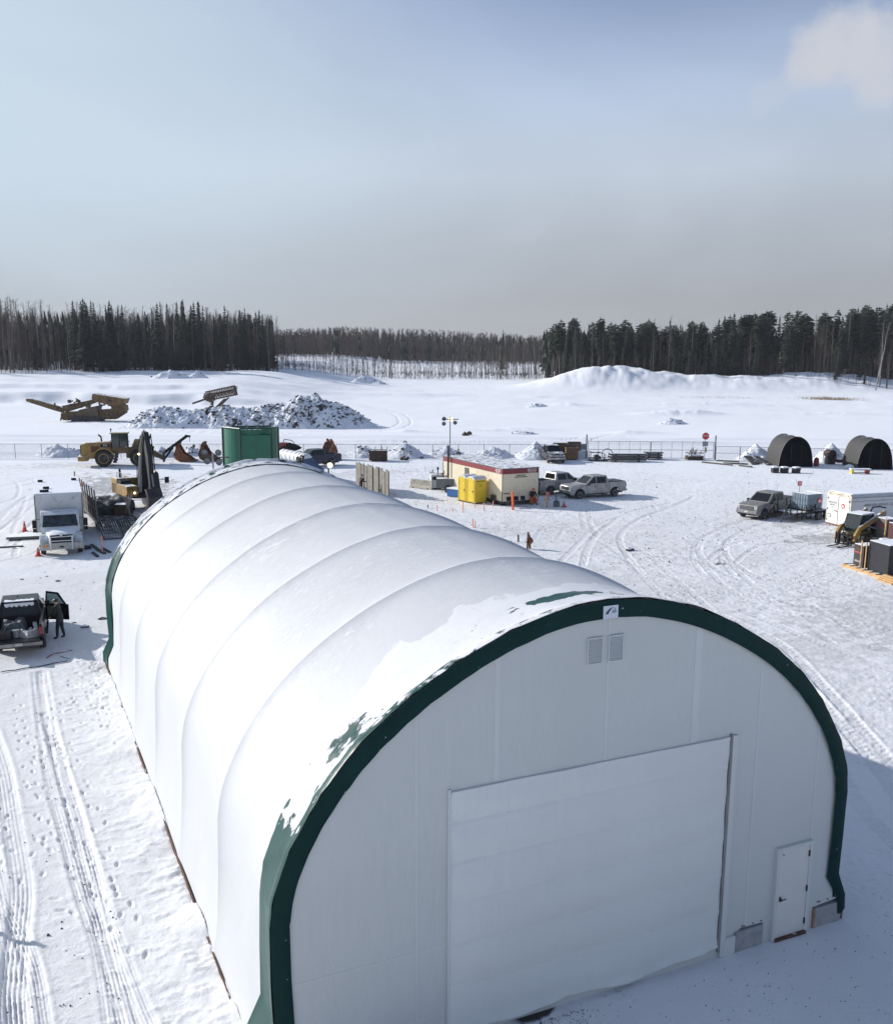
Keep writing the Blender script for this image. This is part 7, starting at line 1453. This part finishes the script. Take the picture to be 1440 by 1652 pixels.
def Z_(v): return (665-v)*wpx
M_LAT=pm('rusty_lattice',(.10,.07,.05),.75,.4,3,snow=.4)
for s in(-.9,.9):
    mb=MB(); 
    for a,b_ in(((340,636),(386,626)),((340,643),(388,634)),((342,650),(389,640)),((386,626),(389,640))): mb.bar((X_(a[0]),s,Z_(a[1])),(X_(b_[0]),s,Z_(b_[1])),.3,.3)
    for k in range(9): u=341+k*5.6; mb.bar((X_(u),s,Z_(636-k*1.1)),(X_(u+4),s,Z_(650-k*1.1)),.18,.18); mb.bar((X_(u+4),s,Z_(635-k*1.1)),(X_(u),s,Z_(650-k*1.1)),.15,.15)
    mb.build('lattice_side',M_LAT,t)
mb=MB(); mb.prism([(X_(342),Z_(640)),(X_(384),Z_(631)),(X_(384),Z_(634)),(X_(342),Z_(644))],-.8,.8,'y'); mb.build('belt',M_DRUST,t)
mb=MB(); mb.prism([(X_(318),Z_(653)),(X_(344),Z_(644)),(X_(345),Z_(647)),(X_(318),Z_(656))],-.6,.6,'y'); mb.build('tail_conveyor',M_DSTEEL,t)
for (a,b_) in(((376,645),(360,660)),((370,647),(354,662)),((350,648),(348,664)),((338,638),(342,650))): 
    for s in(-.8,.8): mb=MB(); mb.bar((X_(a[0]),s,Z_(a[1])),(X_(b_[0]),s,Z_(b_[1])),.3,.2); mb.build('leg',M_LAT,t)
mb=MB(); mb.blob((X_(346),0,Z_(645)),(1.2,.9,1.0),8,.3,3); mb.build('drive_unit',M_DRUST,t)
# ---- the long dirt pile
def pile_mat(name,soil,amount):
    m,nt,b=newmat(name); L=nt.links; tc=N(nt,'ShaderNodeTexCoord'); g=N(nt,'ShaderNodeNewGeometry'); sp=N(nt,'ShaderNodeSeparateXYZ'); L.new(g.outputs['Normal'],sp.inputs[0])
    n=N(nt,'ShaderNodeTexNoise'); n.inputs['Scale'].default_value=.9; n.inputs['Detail'].default_value=8; n.inputs['Roughness'].default_value=.75; L.new(tc.outputs['Object'],n.inputs[0])
    a=N(nt,'ShaderNodeMath',operation='MULTIPLY_ADD'); L.new(n.outputs[0],a.inputs[0]); a.inputs[1].default_value=1.5; L.new(sp.outputs[2],a.inputs[2])
    r=N(nt,'ShaderNodeMapRange'); L.new(a.outputs[0],r.inputs[0]); r.inputs[1].default_value=amount; r.inputs[2].default_value=amount+.12
    mx=N(nt,'ShaderNodeMixRGB'); L.new(r.outputs[0],mx.inputs[0]); mx.inputs[1].default_value=(*soil,1); mx.inputs[2].default_value=(.78,.80,.84,1); L.new(mx.outputs[0],b.inputs['Base Color']); b.inputs['Roughness'].default_value=.9
    return m
M_PILE=pile_mat('snowy_earth',(.035,.032,.032),1.20); M_CLOD=pile_mat('frozen_clod',(.028,.026,.027),1.42); M_SPILE=pile_mat('snow_heap_snow',(.07,.065,.06),.98)
def heap(name,label,cat,c,rz,LX,LY,H,prof_fn,mat,seed,rough=.5,res=(120,30),clods=0,cs=(.3,.8),group=None,kind=None):
    mb=MB(); P=[]; nx,ny=res; pts=[]
    c_,s_=math.cos(rz),math.sin(rz)
    for i in range(nx+1):
        row=[]
        for j in range(ny+1):
            x=(i/nx*2-1)*LX; y=(j/ny*2-1)*LY; h=prof_fn(x/LX,y/LY)*H
            k=min(1,h/.6) if h>0 else 0
            h=h+k*(rough*float(fbm(x/2.6+seed,y/2.6,5,seed,.62))+rough*.35*float(fbm(x/.8,y/.8,2,seed+3)))
            wz=hz(c[0]+x*c_-y*s_,c[1]+x*s_+y*c_)-c[2]
            row.append((x,y,wz+max(h,0)-(.07 if h<=0.02 else .0))); pts.append((x,y,wz+max(h,0)))
        P.append(row)
    t=thing(name,label,cat,c,rz,group) if clods else None
    o=mb.grid(P).build('mound' if clods else name,mat,t,smooth=False)
    if clods:
        rnd=random.Random(seed); mb=MB(); n=0; good=[p for p in pts if p[2]>.5*H*.3]
        for _ in range(clods):
            p=rnd.choice(good); s=rnd.uniform(*cs)*(1 if rnd.random()<.8 else 1.6); mb.blob((p[0]+rnd.uniform(-.3,.3),p[1]+rnd.uniform(-.3,.3),p[2]+s*.15),(s,s*rnd.uniform(.6,1),s*rnd.uniform(.5,.9)),6,.4,rnd.random())
        mb.build('frozen_clods',M_CLOD,t,kind='stuff'); return t
    o.location=c; o.rotation_euler=(0,0,rz); tag(o,label,cat,group); return o
a=at(205,690);b=at(622,690); c=(a+b)/2; rz=math.atan2(b.y-a.y,b.x-a.x); LX=(b-a).length/2
def dp(x,y):
    # ridge height along the pile: low at the left, a shoulder, then the high cone on the right
    r=np.interp(x,[-1,-.86,-.7,-.45,-.2,.0,.2,.38,.52,.66,.82,.95,1],[0,.42,.55,.50,.62,.58,.66,.95,1.0,.80,.50,.12,0])
    y=y*(1.12+.35*float(vnoise(x*9,y*.8,44))); return float(r)*max(0,1-abs(y)**1.25)
heap('dirt_pile','long ridge of snow-dusted dark earth and frozen clods rising to a cone on the right','dirt pile',(c.x,c.y+3.5,0),rz,LX,6.2,5.4,dp,M_PILE,5,1.0,(280,56),620,(.08,.26))
# snow cones thrown up by the fence
cone_=lambda x,y: max(0,1-math.hypot(x,y)*(1+.35*float(vnoise(x*2+9,y*2,5)))-.1)**1.05
for k,(u,v,w,h,lab) in enumerate(((95,736,3.2,1.7,'snow heap with dark crumbs left of the wheel loader'),(262,737,1.8,1.1,'small snow heap just right of the wheel loader jib'),(310,733,1.6,1.3,'snow heap behind the rust red bucket'),(588,734,2.4,1.4,'snow heap left of the rusty crate behind the fence'),(657,735,2.8,1.6,'snow heap with a dark tip above the dark debris'),(722,734.5,2.7,1.3,'snow heap at the foot of the light mast'),(797,735,2.9,1.35,'snow heap beyond the middle of the office trailer roof'),(866,737,3.4,1.9,'big snow heap left of the dark front-facing pickup'),(1221,742,3.0,1.9,'snow heap with crumbs left of the first dark shelter'),(1343,744,2.6,2.2,'snow heap with a dark top between the dark shelters'))):
    q=at(u,v); heap('snow_heap',lab,'snow heap',(q.x,q.y+.4,q.z),R(-20+k*37),w*1.05,w*.85,h*1.05,cone_,M_SPILE,30+k,.55,(44,36),22,(.05,.17),group='snow heaps along the fence')
for k,(u,v,w,h,lab) in enumerate(((590,618,6,3.0,'rubble heap with snow far off at the foot of the middle woodland'),(612,620,3.4,1.2,'low snowy lump right of the far rubble heap'),(275,612,7,3.0,'snowy earth heap before the left forest'),(318,612,4,2.5,'smaller snowy earth heap right of another before the left forest'),(865,656,3,1.0,'small dark tipped heap in the middle of the white field'),(1083,684,3.6,1.0,'dark speckled lump on the field above the gate'),(845,700,3.0,.6,'flat dark smudge of earth on the field above the dark pickup'))):
    q=at(u,v); heap('earth_heap',lab,'earth heap',(q.x,q.y,q.z),0,w,w*.6,h,cone_,M_SPILE if k!=0 else M_PILE,60+k,.5,(30,20),10,(.08,.24),group='small earth heaps out on the field')
# dry grass tufts on the far mound
mb=MB(); rnd=random.Random(3)
for _ in range(700):
    q=at_dist(rnd.gauss(1320,22),rnd.uniform(272,281)); h=rnd.uniform(.3,.9); x,y=q.x,q.y; z=q.z-.05; dx=rnd.uniform(-.3,.3); mb.add([(x-.05,y,z),(x+.05,y,z),(x+dx,y,z+h)],[(0,1,2)])
for _ in range(160):
    q=at_dist(rnd.gauss(1150,40),rnd.uniform(268,275)); h=rnd.uniform(.2,.6); x,y=q.x,q.y; z=q.z-.05; mb.add([(x-.04,y,z),(x+.04,y,z),(x+.1,y,z+h)],[(0,1,2)])
o=mb.build('dry_grass',pm('straw_grass',(.42,.30,.17),.9,.3,1),None,recalc=False); tag(o,kind='stuff',label='straw coloured dry grass sticking out of the snow below the right mound',cat='grass')
# loose clods and crumbs of dirt scattered in the yard
mb=MB(); rnd=random.Random(11)
for _ in range(6500):
    u=rnd.uniform(560,1440); v=745+abs(rnd.gauss(0,1))**1.0*110
    if rnd.random()<.02: u=rnd.uniform(0,200); v=rnd.uniform(755,1650)
    if rnd.random()<.025: u=rnd.uniform(900,1440); v=rnd.uniform(1500,1650)
    if v>1660: continue
    q=at(u,v,0)
    if -.4<q.x<14.2 and -.3<q.y<27: continue
    if v<1400 and u>560 and float(fbm(q.x/5,q.y/5,3,70))<rnd.uniform(-.45,.1): continue
    s=rnd.uniform(.012,.032)*(.6 if v>1450 and u>600 else 1)*(1 if v>1000 else 1.4)*(2.2 if rnd.random()<.01 else 1); x,y=q.x,q.y; z=hz(x,y)+.012
    mb.add([(x+s,y,z),(x-s*.6,y+s*.8,z),(x-s*.6,y-s*.8,z),(x,y,z+s*1.2)],[(0,1,3),(1,2,3),(2,0,3),(0,2,1)])
for _ in range(500):
    q=at(852+abs(rnd.gauss(0,40)),1628+abs(rnd.gauss(0,16)),0); s=rnd.uniform(.008,.02); x,y=q.x,q.y
    if y>-.25: continue
    mb.add([(x+s,y,0),(x-s*.6,y+s*.8,0),(x-s*.6,y-s*.8,0),(x,y,s*1.2)],[(0,1,3),(1,2,3),(2,0,3),(0,2,1)])
o=mb.build('dirt_crumbs',pm('dark_crumb',(.05,.045,.042),.9,.3,3),None,recalc=False); tag(o,kind='stuff',label='small dark crumbs of frozen dirt scattered over the packed snow',cat='dirt')
for k,(u,v,s) in enumerate(((1403,797,.35),(1157,910,.16),(1168,910,.08),(36,935,.08),(94,938,.12),(76,930,.06),(165,999,.16),(137,1012,.17),(120,1005,.08),(1015,888,.3))):
    q=at(u,v); mb=MB(); mb.blob((0,0,s*.2),(s*1.2,s*.7,s*.5),8,.35,k); o=mb.build('dirt_lump',M_CLOD if k%2 else M_DRUST,None); o.location=q; tag(o,['dark lump on the snow above the white cargo trailer','dark lump on open snow in the middle of the right yard','tiny lump right of another one on the right yard','small dark lump below the box truck, leftmost','dark lump below the box truck nearest the roof','small lump between two others below the box truck','dark lump close to the rear corner of the white building','clumped dark lump right of the standing worker','small lump nearest the standing worker','long pale splinter lump on the open snow right of the roof'][k],'dirt lump','single dirt lumps on the snow')
# cables on the snow behind the black pickup
for k,(pts,r,lab,col) in enumerate((([(2,1085),(12,1083),(25,1082),(40,1079),(60,1077),(80,1073),(95,1070),(110,1068)],.022,'black cable snaking over the snow under the black pickup tail',M_BLACK),([(98,1060),(105,1063),(118,1065),(132,1065),(145,1062),(158,1060),(170,1058)],.018,'thin dark cable running to the foot of the building corner',M_BLACK),([(120,1070.5),(135,1070),(150,1069),(162,1066),(170,1064)],.018,'second thin cable nearer the camera beside the building corner',M_BLACK),([(76,1063),(82,1059),(90,1056),(98,1055),(105,1054),(112,1052),(118,1051),(126,1049)],.03,'red and dark strap lying on the snow right of the black pickup',pm('red_strap',(.30,.05,.05),.6,.5,20)))):
    P=[at(u,v,0)+Vector((0,0,.05+hz(*at(u,v,0)[:2]))) for u,v in pts]; Q=cr([tuple(p) for p in P],4); mb=MB(); mb.path(Q,r,6); o=mb.build('ground_cable',col,None); tag(o,lab,'cable','cables on the snow by the black pickup')
# post standing left of the frame: its shadow crosses the tracks
q=at(77,1531,0); h=1.55; kx=h/(-SUN_DIR.z); px,py=q.x-SUN_DIR.x*kx,q.y-SUN_DIR.y*kx
mb=MB(); mb.tube((0,0,-.1),(0,0,h),.06,n=10); o=mb.build('bollard_post',M_DSTEEL,None); o.location=(px,py,0); tag(o,'thin post just outside the left edge that throws a shadow on the tracks','post')
# ------------------------------------------------------------------ trees
M_BARK=pm('grey_bark',(.10,.085,.075),.9,.3,2); M_PALEB=pm('pale_birch_bark',(.30,.28,.26),.85,.2,2); M_TWIG=pm('brown_twigs',(.082,.060,.048),.9,.25,.4); M_TWIG2=pm('grey_brown_twigs',(.10,.08,.068),.9,.25,.4); M_FARW=pm('hazed_far_twigs',(.13,.10,.082),.9,.25,.05)  # far twigs are lighter: distance haze put into their colour
M_NEED=[pm('spruce_needles_a',(.017,.028,.017),.85,.45,.35),pm('spruce_needles_b',(.024,.034,.020),.85,.45,.35),pm('pine_needles',(.030,.040,.022),.85,.45,.35)]
def conifer_mesh(seed,H,rb,base,kind,mat):
    rnd=random.Random(seed); mb=MB()
    z=H*base; 
    while z<H*.985:
        f=(H-z)/(H*(1-base)); 
        if kind=='pine': r=rb*(math.sin(PI*min(1,(.12+.88*f)))**.6*.85+.15)*(1 if f>.1 else .6)
        else: r=rb*(f**.85)*(.85+.3*rnd.random())+.12
        n=max(5,int(7+r*3)); a0=rnd.uniform(0,6.28)
        for k in range(n):
            if rnd.random()<.12: continue
            a=a0+2*PI*k/n+rnd.uniform(-.3,.3); rr=r*rnd.uniform(.55,1.12); dz=-rr*rnd.uniform(.15,.45) if kind!='pine' else rr*rnd.uniform(-.15,.35)
            w=rr*rnd.uniform(.20,.34)+.12; ca,sa=math.cos(a),math.sin(a); tip=(rr*ca,rr*sa,z+dz); zz=z+rnd.uniform(-.2,.2); m=.55
            mb.add([(0,0,zz+.1),(m*rr*ca-w*sa,m*rr*sa+w*ca,zz+dz*m-.12),tip,(m*rr*ca+w*sa,m*rr*sa-w*ca,zz+dz*m-.12),(m*rr*ca,m*rr*sa,zz+dz*m+.22*w+.1)],[(0,1,4),(1,2,4),(2,3,4),(3,0,4)])
        z+=rnd.uniform(.42,.62)*(1 if kind!='pine' else 1.05)
    mb.add([(.12,0,H*.95),(-.06,.1,H*.95),(-.06,-.1,H*.95),(0,0,H*1.02)],[(0,1,3),(1,2,3),(2,0,3)])
    return mb
def bare_mesh(seed,H):
    rnd=random.Random(seed); mb=MB()
    def twig(p,d,L,w,depth):
        q=p+d*L; a=d.orthogonal().normalized()*w; b=d.cross(a).normalized()*w
        mb.add([p+a,p-a*.5+b*.87,p-a*.5-b*.87,q],[(0,1,3),(1,2,3),(2,0,3)])
        if depth:
            for _ in range(rnd.choice((2,3,3))):
                t=rnd.uniform(.25,.95); ax=Vector((rnd.uniform(-1,1),rnd.uniform(-1,1),rnd.uniform(.1,.9))).normalized(); twig(p+d*L*t,(d*.9+ax*.75).normalized(),L*rnd.uniform(.35,.6),w*.55,depth-1)
    z=H*.28
    while z<H*.97:
        f=(H-z)/H; a=rnd.uniform(0,6.28); up=rnd.uniform(.7,1.6); d=Vector((math.cos(a),math.sin(a),up)).normalized(); twig(Vector((0,0,z)),d,(.8+2.9*f)*rnd.uniform(.6,1.1),.035+.04*f,2); z+=rnd.uniform(.22,.5)
    return mb
def trunk_mb(H,r,seed,lean=.0):
    rnd=random.Random(seed); mb=MB(); pts=[Vector((0,0,-.5))]; n=5
    for k in range(1,n+1): pts.append(Vector((rnd.uniform(-.12,.12)+lean*k,rnd.uniform(-.12,.12),H*k/n)))
    for k in range(n): mb.tube(pts[k],pts[k+1],r*(1-k/n)+.03,r*(1-(k+1)/n)+.03,n=5,cap=False)
    return mb
protos={'spruce':[],'pine':[],'bare':[]}
def proto(kind,H,crown,trunk,crownmat,trunkmat,lab):
    t=thing({'spruce':'spruce_tree','pine':'pine_tree','bare':'bare_tree'}[kind],lab,'tree',(0,0,0)); trunk.build('trunk',trunkmat,t,recalc=False); crown.build('crown',crownmat,t,recalc=False); protos[kind].append((t,H)); return t
for k in range(5): proto('spruce',20,conifer_mesh(k+1,20,1.75+.25*(k%3),.10+.05*(k%2),'spruce',None),trunk_mb(19.5,.20,k),M_NEED[k%2],M_BARK,'x')
for k in range(5): proto('pine',20,conifer_mesh(k+40,20,1.55+.3*(k%3),.40+.06*(k%3),'pine',None),trunk_mb(19.5,.22,k+9),M_NEED[2 if k%2 else 1],M_BARK,'x')
for k in range(5): proto('bare',20,bare_mesh(k+80,20),trunk_mb(19.6,.15,k+20),M_TWIG if k%2 else M_TWIG2,M_BARK if k!=2 else M_PALEB,'x')
used=set(); rt_=random.Random(21)
def plant(kind,u,dist,H,label,group):
    p,h0=rt_.choice(protos[kind]); q=at_dist(u,dist); key=p.name
    c=p if key not in used else copy_tree(p); used.add(key)
    s=H/h0*1.0; c.location=(q.x,q.y,q.z-.2); c.rotation_euler=(R(rt_.uniform(-1.5,1.5)),R(rt_.uniform(-1.5,1.5)),rt_.uniform(0,6.28)); wsc=s*(rt_.uniform(.85,1.35) if kind=='bare' else rt_.uniform(1.0,1.75)); c.scale=(wsc,wsc,s); c['label']=label; c['group']=group; return c
GL_,GR_,GM_='trees of the left forest','trees of the right forest','bare trees and saplings between the forests'
LS='dark narrow spruce standing in the left forest'; LB='leafless grey brown tree standing in the left forest'; RP='dark bushy-topped conifer standing in the right forest'; RS='dark narrow spruce standing in the right forest'; RB='leafless pale trunk standing among the right forest conifers'; MBL_='leafless brown tree in the thin woodland between the two forests'
# left forest: bare trees everywhere, spruces grouped
for k in range(170):
    u=rt_.uniform(-40,458); dst=rt_.uniform(322,372); topv=np.interp(u,[-40,60,200,300,400,455],[486,490,499,497,503,512]); H=(12.9-(topv-566)*dst/1578.)-hz(*at_dist(u,dst)[:2]); plant('bare',u,dst,H*rt_.uniform(.80,1.02),LB,GL_)
for k in range(74):
    u=rt_.choice((rt_.gauss(155,14),rt_.gauss(190,8),rt_.uniform(215,455),rt_.uniform(255,450),rt_.gauss(330,30),rt_.gauss(420,22),rt_.uniform(-20,440)))
    if u>453: u=rt_.uniform(300,450)
    if u<135 and rt_.random()<.6: u=rt_.uniform(230,450)
    dst=rt_.uniform(320,366); topv=np.interp(u,[-40,60,150,250,330,400,455],[515,512,490,494,487,500,508]); H=(12.9-(topv-566)*dst/1578.)-hz(*at_dist(u,dst)[:2]); plant('spruce',u,dst,H*rt_.choice((rt_.uniform(.62,.86),rt_.uniform(.80,.97),rt_.uniform(.9,1.02))),LS,GL_)
for k in range(26): plant('spruce',rt_.uniform(150,450),rt_.uniform(316,322),rt_.uniform(4,9),'young low spruce at the front edge of the left forest',GL_)
# right forest
for k in range(185):
    u=rt_.uniform(872,1475); dst=rt_.uniform(322,372); topv=np.interp(u,[865,900,960,1100,1200,1300,1400,1475],[518,515,514,519,504,503,495,492]); H=(12.9-(topv-566)*dst/1578.)-hz(*at_dist(u,dst)[:2]); plant('pine' if rt_.random()<.62 else 'spruce',u,dst,H*rt_.choice((rt_.uniform(.70,.92),rt_.uniform(.85,.97),rt_.uniform(.93,1.03))),RP,GR_)
for t_ in [o for o in COL.objects if o.get('label')==RP and o.name.startswith('spruce')]: t_['label']=RS
for k in range(34): plant('bare',rt_.uniform(880,1460),rt_.uniform(315,345),rt_.uniform(13,20),RB,GR_)
for k in range(20): plant('spruce',rt_.uniform(868,1460),rt_.uniform(312,322),rt_.uniform(5,10),'young low conifer at the front edge of the right forest',GR_)
q=at_dist(1390,311); 
mb=trunk_mb(19,.16,3,.5); t=thing('dead_tree','pale leaning bare trunk at the front of the right forest near the frame edge','tree',q,R(-20),GR_); mb.build('trunk',M_PALEB,t,recalc=False); bare_mesh(7,6).build('crown',M_TWIG2,t,recalc=False).location=(2.2,0,13)
# thin woodland in the gap
for k in range(60):
    u=rt_.choice((rt_.uniform(785,880),rt_.uniform(700,870))); plant('bare',u,rt_.uniform(372,420),np.interp(u,[700,790,880],[7,12,15.5])*rt_.uniform(.75,1.05),MBL_,GM_)
plant('spruce',805,392,17.5,'single tall conifer at the left edge of the right forest gap','lone conifer')
# saplings along the front of the gap and under the forests: too many to count
mb=MB(); rnd=random.Random(77)
def sap(u,dst,h,w=.07):
    q=at_dist(u,dst); x,y,z=q.x,q.y,q.z-.2; mb.tube((x,y,z),(x+rnd.uniform(-.3,.3),y,z+h),w,w*.3,n=3,cap=False)
    for _ in range(rnd.randint(4,8)):
        t=rnd.uniform(.3,.95); a=rnd.uniform(-1,1); l=h*rnd.uniform(.12,.3); mb.add([(x-w*.3,y,z+h*t),(x+w*.3,y,z+h*t),(x+a*l*.7,y+rnd.uniform(-.3,.3),z+h*t+l)],[(0,1,2)])
for _ in range(620): sap(rnd.uniform(456,868),rnd.uniform(345,372),rnd.uniform(2.5,7.0)*(1 if rnd.random()<.85 else 1.5))
for _ in range(500): sap(rnd.uniform(-40,456),rnd.uniform(318,340),rnd.uniform(2,9))
for _ in range(420): sap(rnd.uniform(868,1460),rnd.uniform(316,335),rnd.uniform(2,9))
for _ in range(350): sap(rnd.uniform(456,868),rnd.uniform(374,398),rnd.uniform(.5,1.6),.12)
for _ in range(520): sap(rnd.uniform(456,868),rnd.uniform(425,502),rnd.uniform(1.5,5.5),.09)
o=mb.build('sapling_thicket',M_TWIG,None,recalc=False); tag(o,kind='stuff',label='fringe of thin leafless saplings along the woodland edge',cat='saplings')
# far woodland, one mass
mb=MB(); mc=MB(); rnd=random.Random(99)
for _ in range(4200):
    u=rnd.uniform(-60,1500); dst=rnd.uniform(505,640); q=at_dist(u,dst); x,y,z=q.x,q.y,q.z-.3
    hmax=(12.9-(np.interp(u,[-60,450,560,700,800,870,1500],[543,534,528,533,537,541,541])-566)*dst/1578.)-q.z
    h=hmax*rnd.uniform(.72,1.03)
    if rnd.random()<(.16 if u<640 else .2):
        w=rnd.uniform(1.0,1.7); a=rnd.uniform(0,1)
        for lv in range(4):
            z0=z+h*(.12+.2*lv); ww=w*(1-.2*lv)
            mc.add([(x+ww*math.cos(a+2.1*k+lv),y+ww*math.sin(a+2.1*k+lv),z0) for k in range(3)]+[(x,y,min(z+h,z0+h*.42))],[(0,1,3),(1,2,3),(2,0,3)])
    else:
        mb.tube((x,y,z),(x+rnd.uniform(-.4,.4),y,z+h),.16,.05,n=3,cap=False)
        for _k in range(15):
            t=rnd.uniform(.02,.97); l=h*.26*(1.2-t)*rnd.uniform(.6,1.4); a=rnd.uniform(-1,1); mb.add([(x-.20,y,z+h*t),(x+.20,y+.05,z+h*t),(x+a*l,y+rnd.uniform(-.8,.8),min(z+h*1.02,z+h*t+l*1.3))],[(0,1,2)])
o=mb.build('distant_woodland',M_FARW,None,recalc=False); tag(o,kind='stuff',label='far leafless woodland seen as one brown mass on the horizon',cat='woodland')
o=mc.build('distant_conifers',M_NEED[1],None,recalc=False); tag(o,kind='stuff',label='small far conifers mixed into the woodland on the horizon',cat='woodland')
# the forest goes on deeper behind its visible front rows
mb=MB(); mc=MB(); rnd=random.Random(5)
for (u0,u1,tv,n,pc) in((-60,452,509,1400,.15),(868,1500,530,1000,.8)):
    for _ in range(n):
        u=rnd.uniform(u0,u1); dst=rnd.uniform(352,455); 
        q=at_dist(u,dst); x,y,z=q.x,q.y,q.z-.3; h=((12.9-(tv-566)*dst/1578.)-q.z)*rnd.uniform(.7,1.0)
        mb.tube((x,y,z),(x+rnd.uniform(-.5,.5),y,z+h),.17,.05,n=3,cap=False)
        if rnd.random()<pc:
            for lv in range(7):
                z0=z+h*(.18+.115*lv); ww=2.0*(1-.11*lv); a=rnd.uniform(0,6)
                mc.add([(x+ww*math.cos(a+2.1*k),y+ww*math.sin(a+2.1*k),z0+rnd.uniform(-.5,.3)) for k in range(3)]+[(x,y,min(z+h,z0+h*.26))],[(0,1,3),(1,2,3),(2,0,3)])
        else:
            for _k in range(14):
                t=rnd.uniform(.3,.97); l=h*.2*(1.2-t)*rnd.uniform(.6,1.4); a=rnd.uniform(-1,1); mb.add([(x-.05,y,z+h*t),(x+.05,y+.05,z+h*t),(x+a*l,y+rnd.uniform(-.8,.8),z+h*t+l*1.3)],[(0,1,2)])
o=mb.build('deep_forest_stems',M_TWIG,None,recalc=False); tag(o,kind='stuff',label='dense stems filling the forests behind their front rows',cat='woodland')
o=mc.build('deep_forest_crowns',M_NEED[0],None,recalc=False); tag(o,kind='stuff',label='dense dark crowns filling the forests behind their front rows',cat='woodland')
# ------------------------------------------------------------------ air
HAZE=1
if HAZE:
    mb=MB(); mb.bb(-1200,1500,-60,1500,-1.2,70); 
    m=bpy.data.materials.new('haze'); m.use_nodes=True; nt=m.node_tree; nt.nodes.clear(); o=N(nt,'ShaderNodeOutputMaterial'); v=N(nt,'ShaderNodeVolumePrincipled'); v.inputs['Density'].default_value=.00013; v.inputs['Color'].default_value=(.86,.90,.97,1); nt.links.new(v.outputs[0],o.inputs['Volume'])
    o=mb.build('haze',m,None); tag(o,kind='stuff')
bpy.context.view_layer.update()
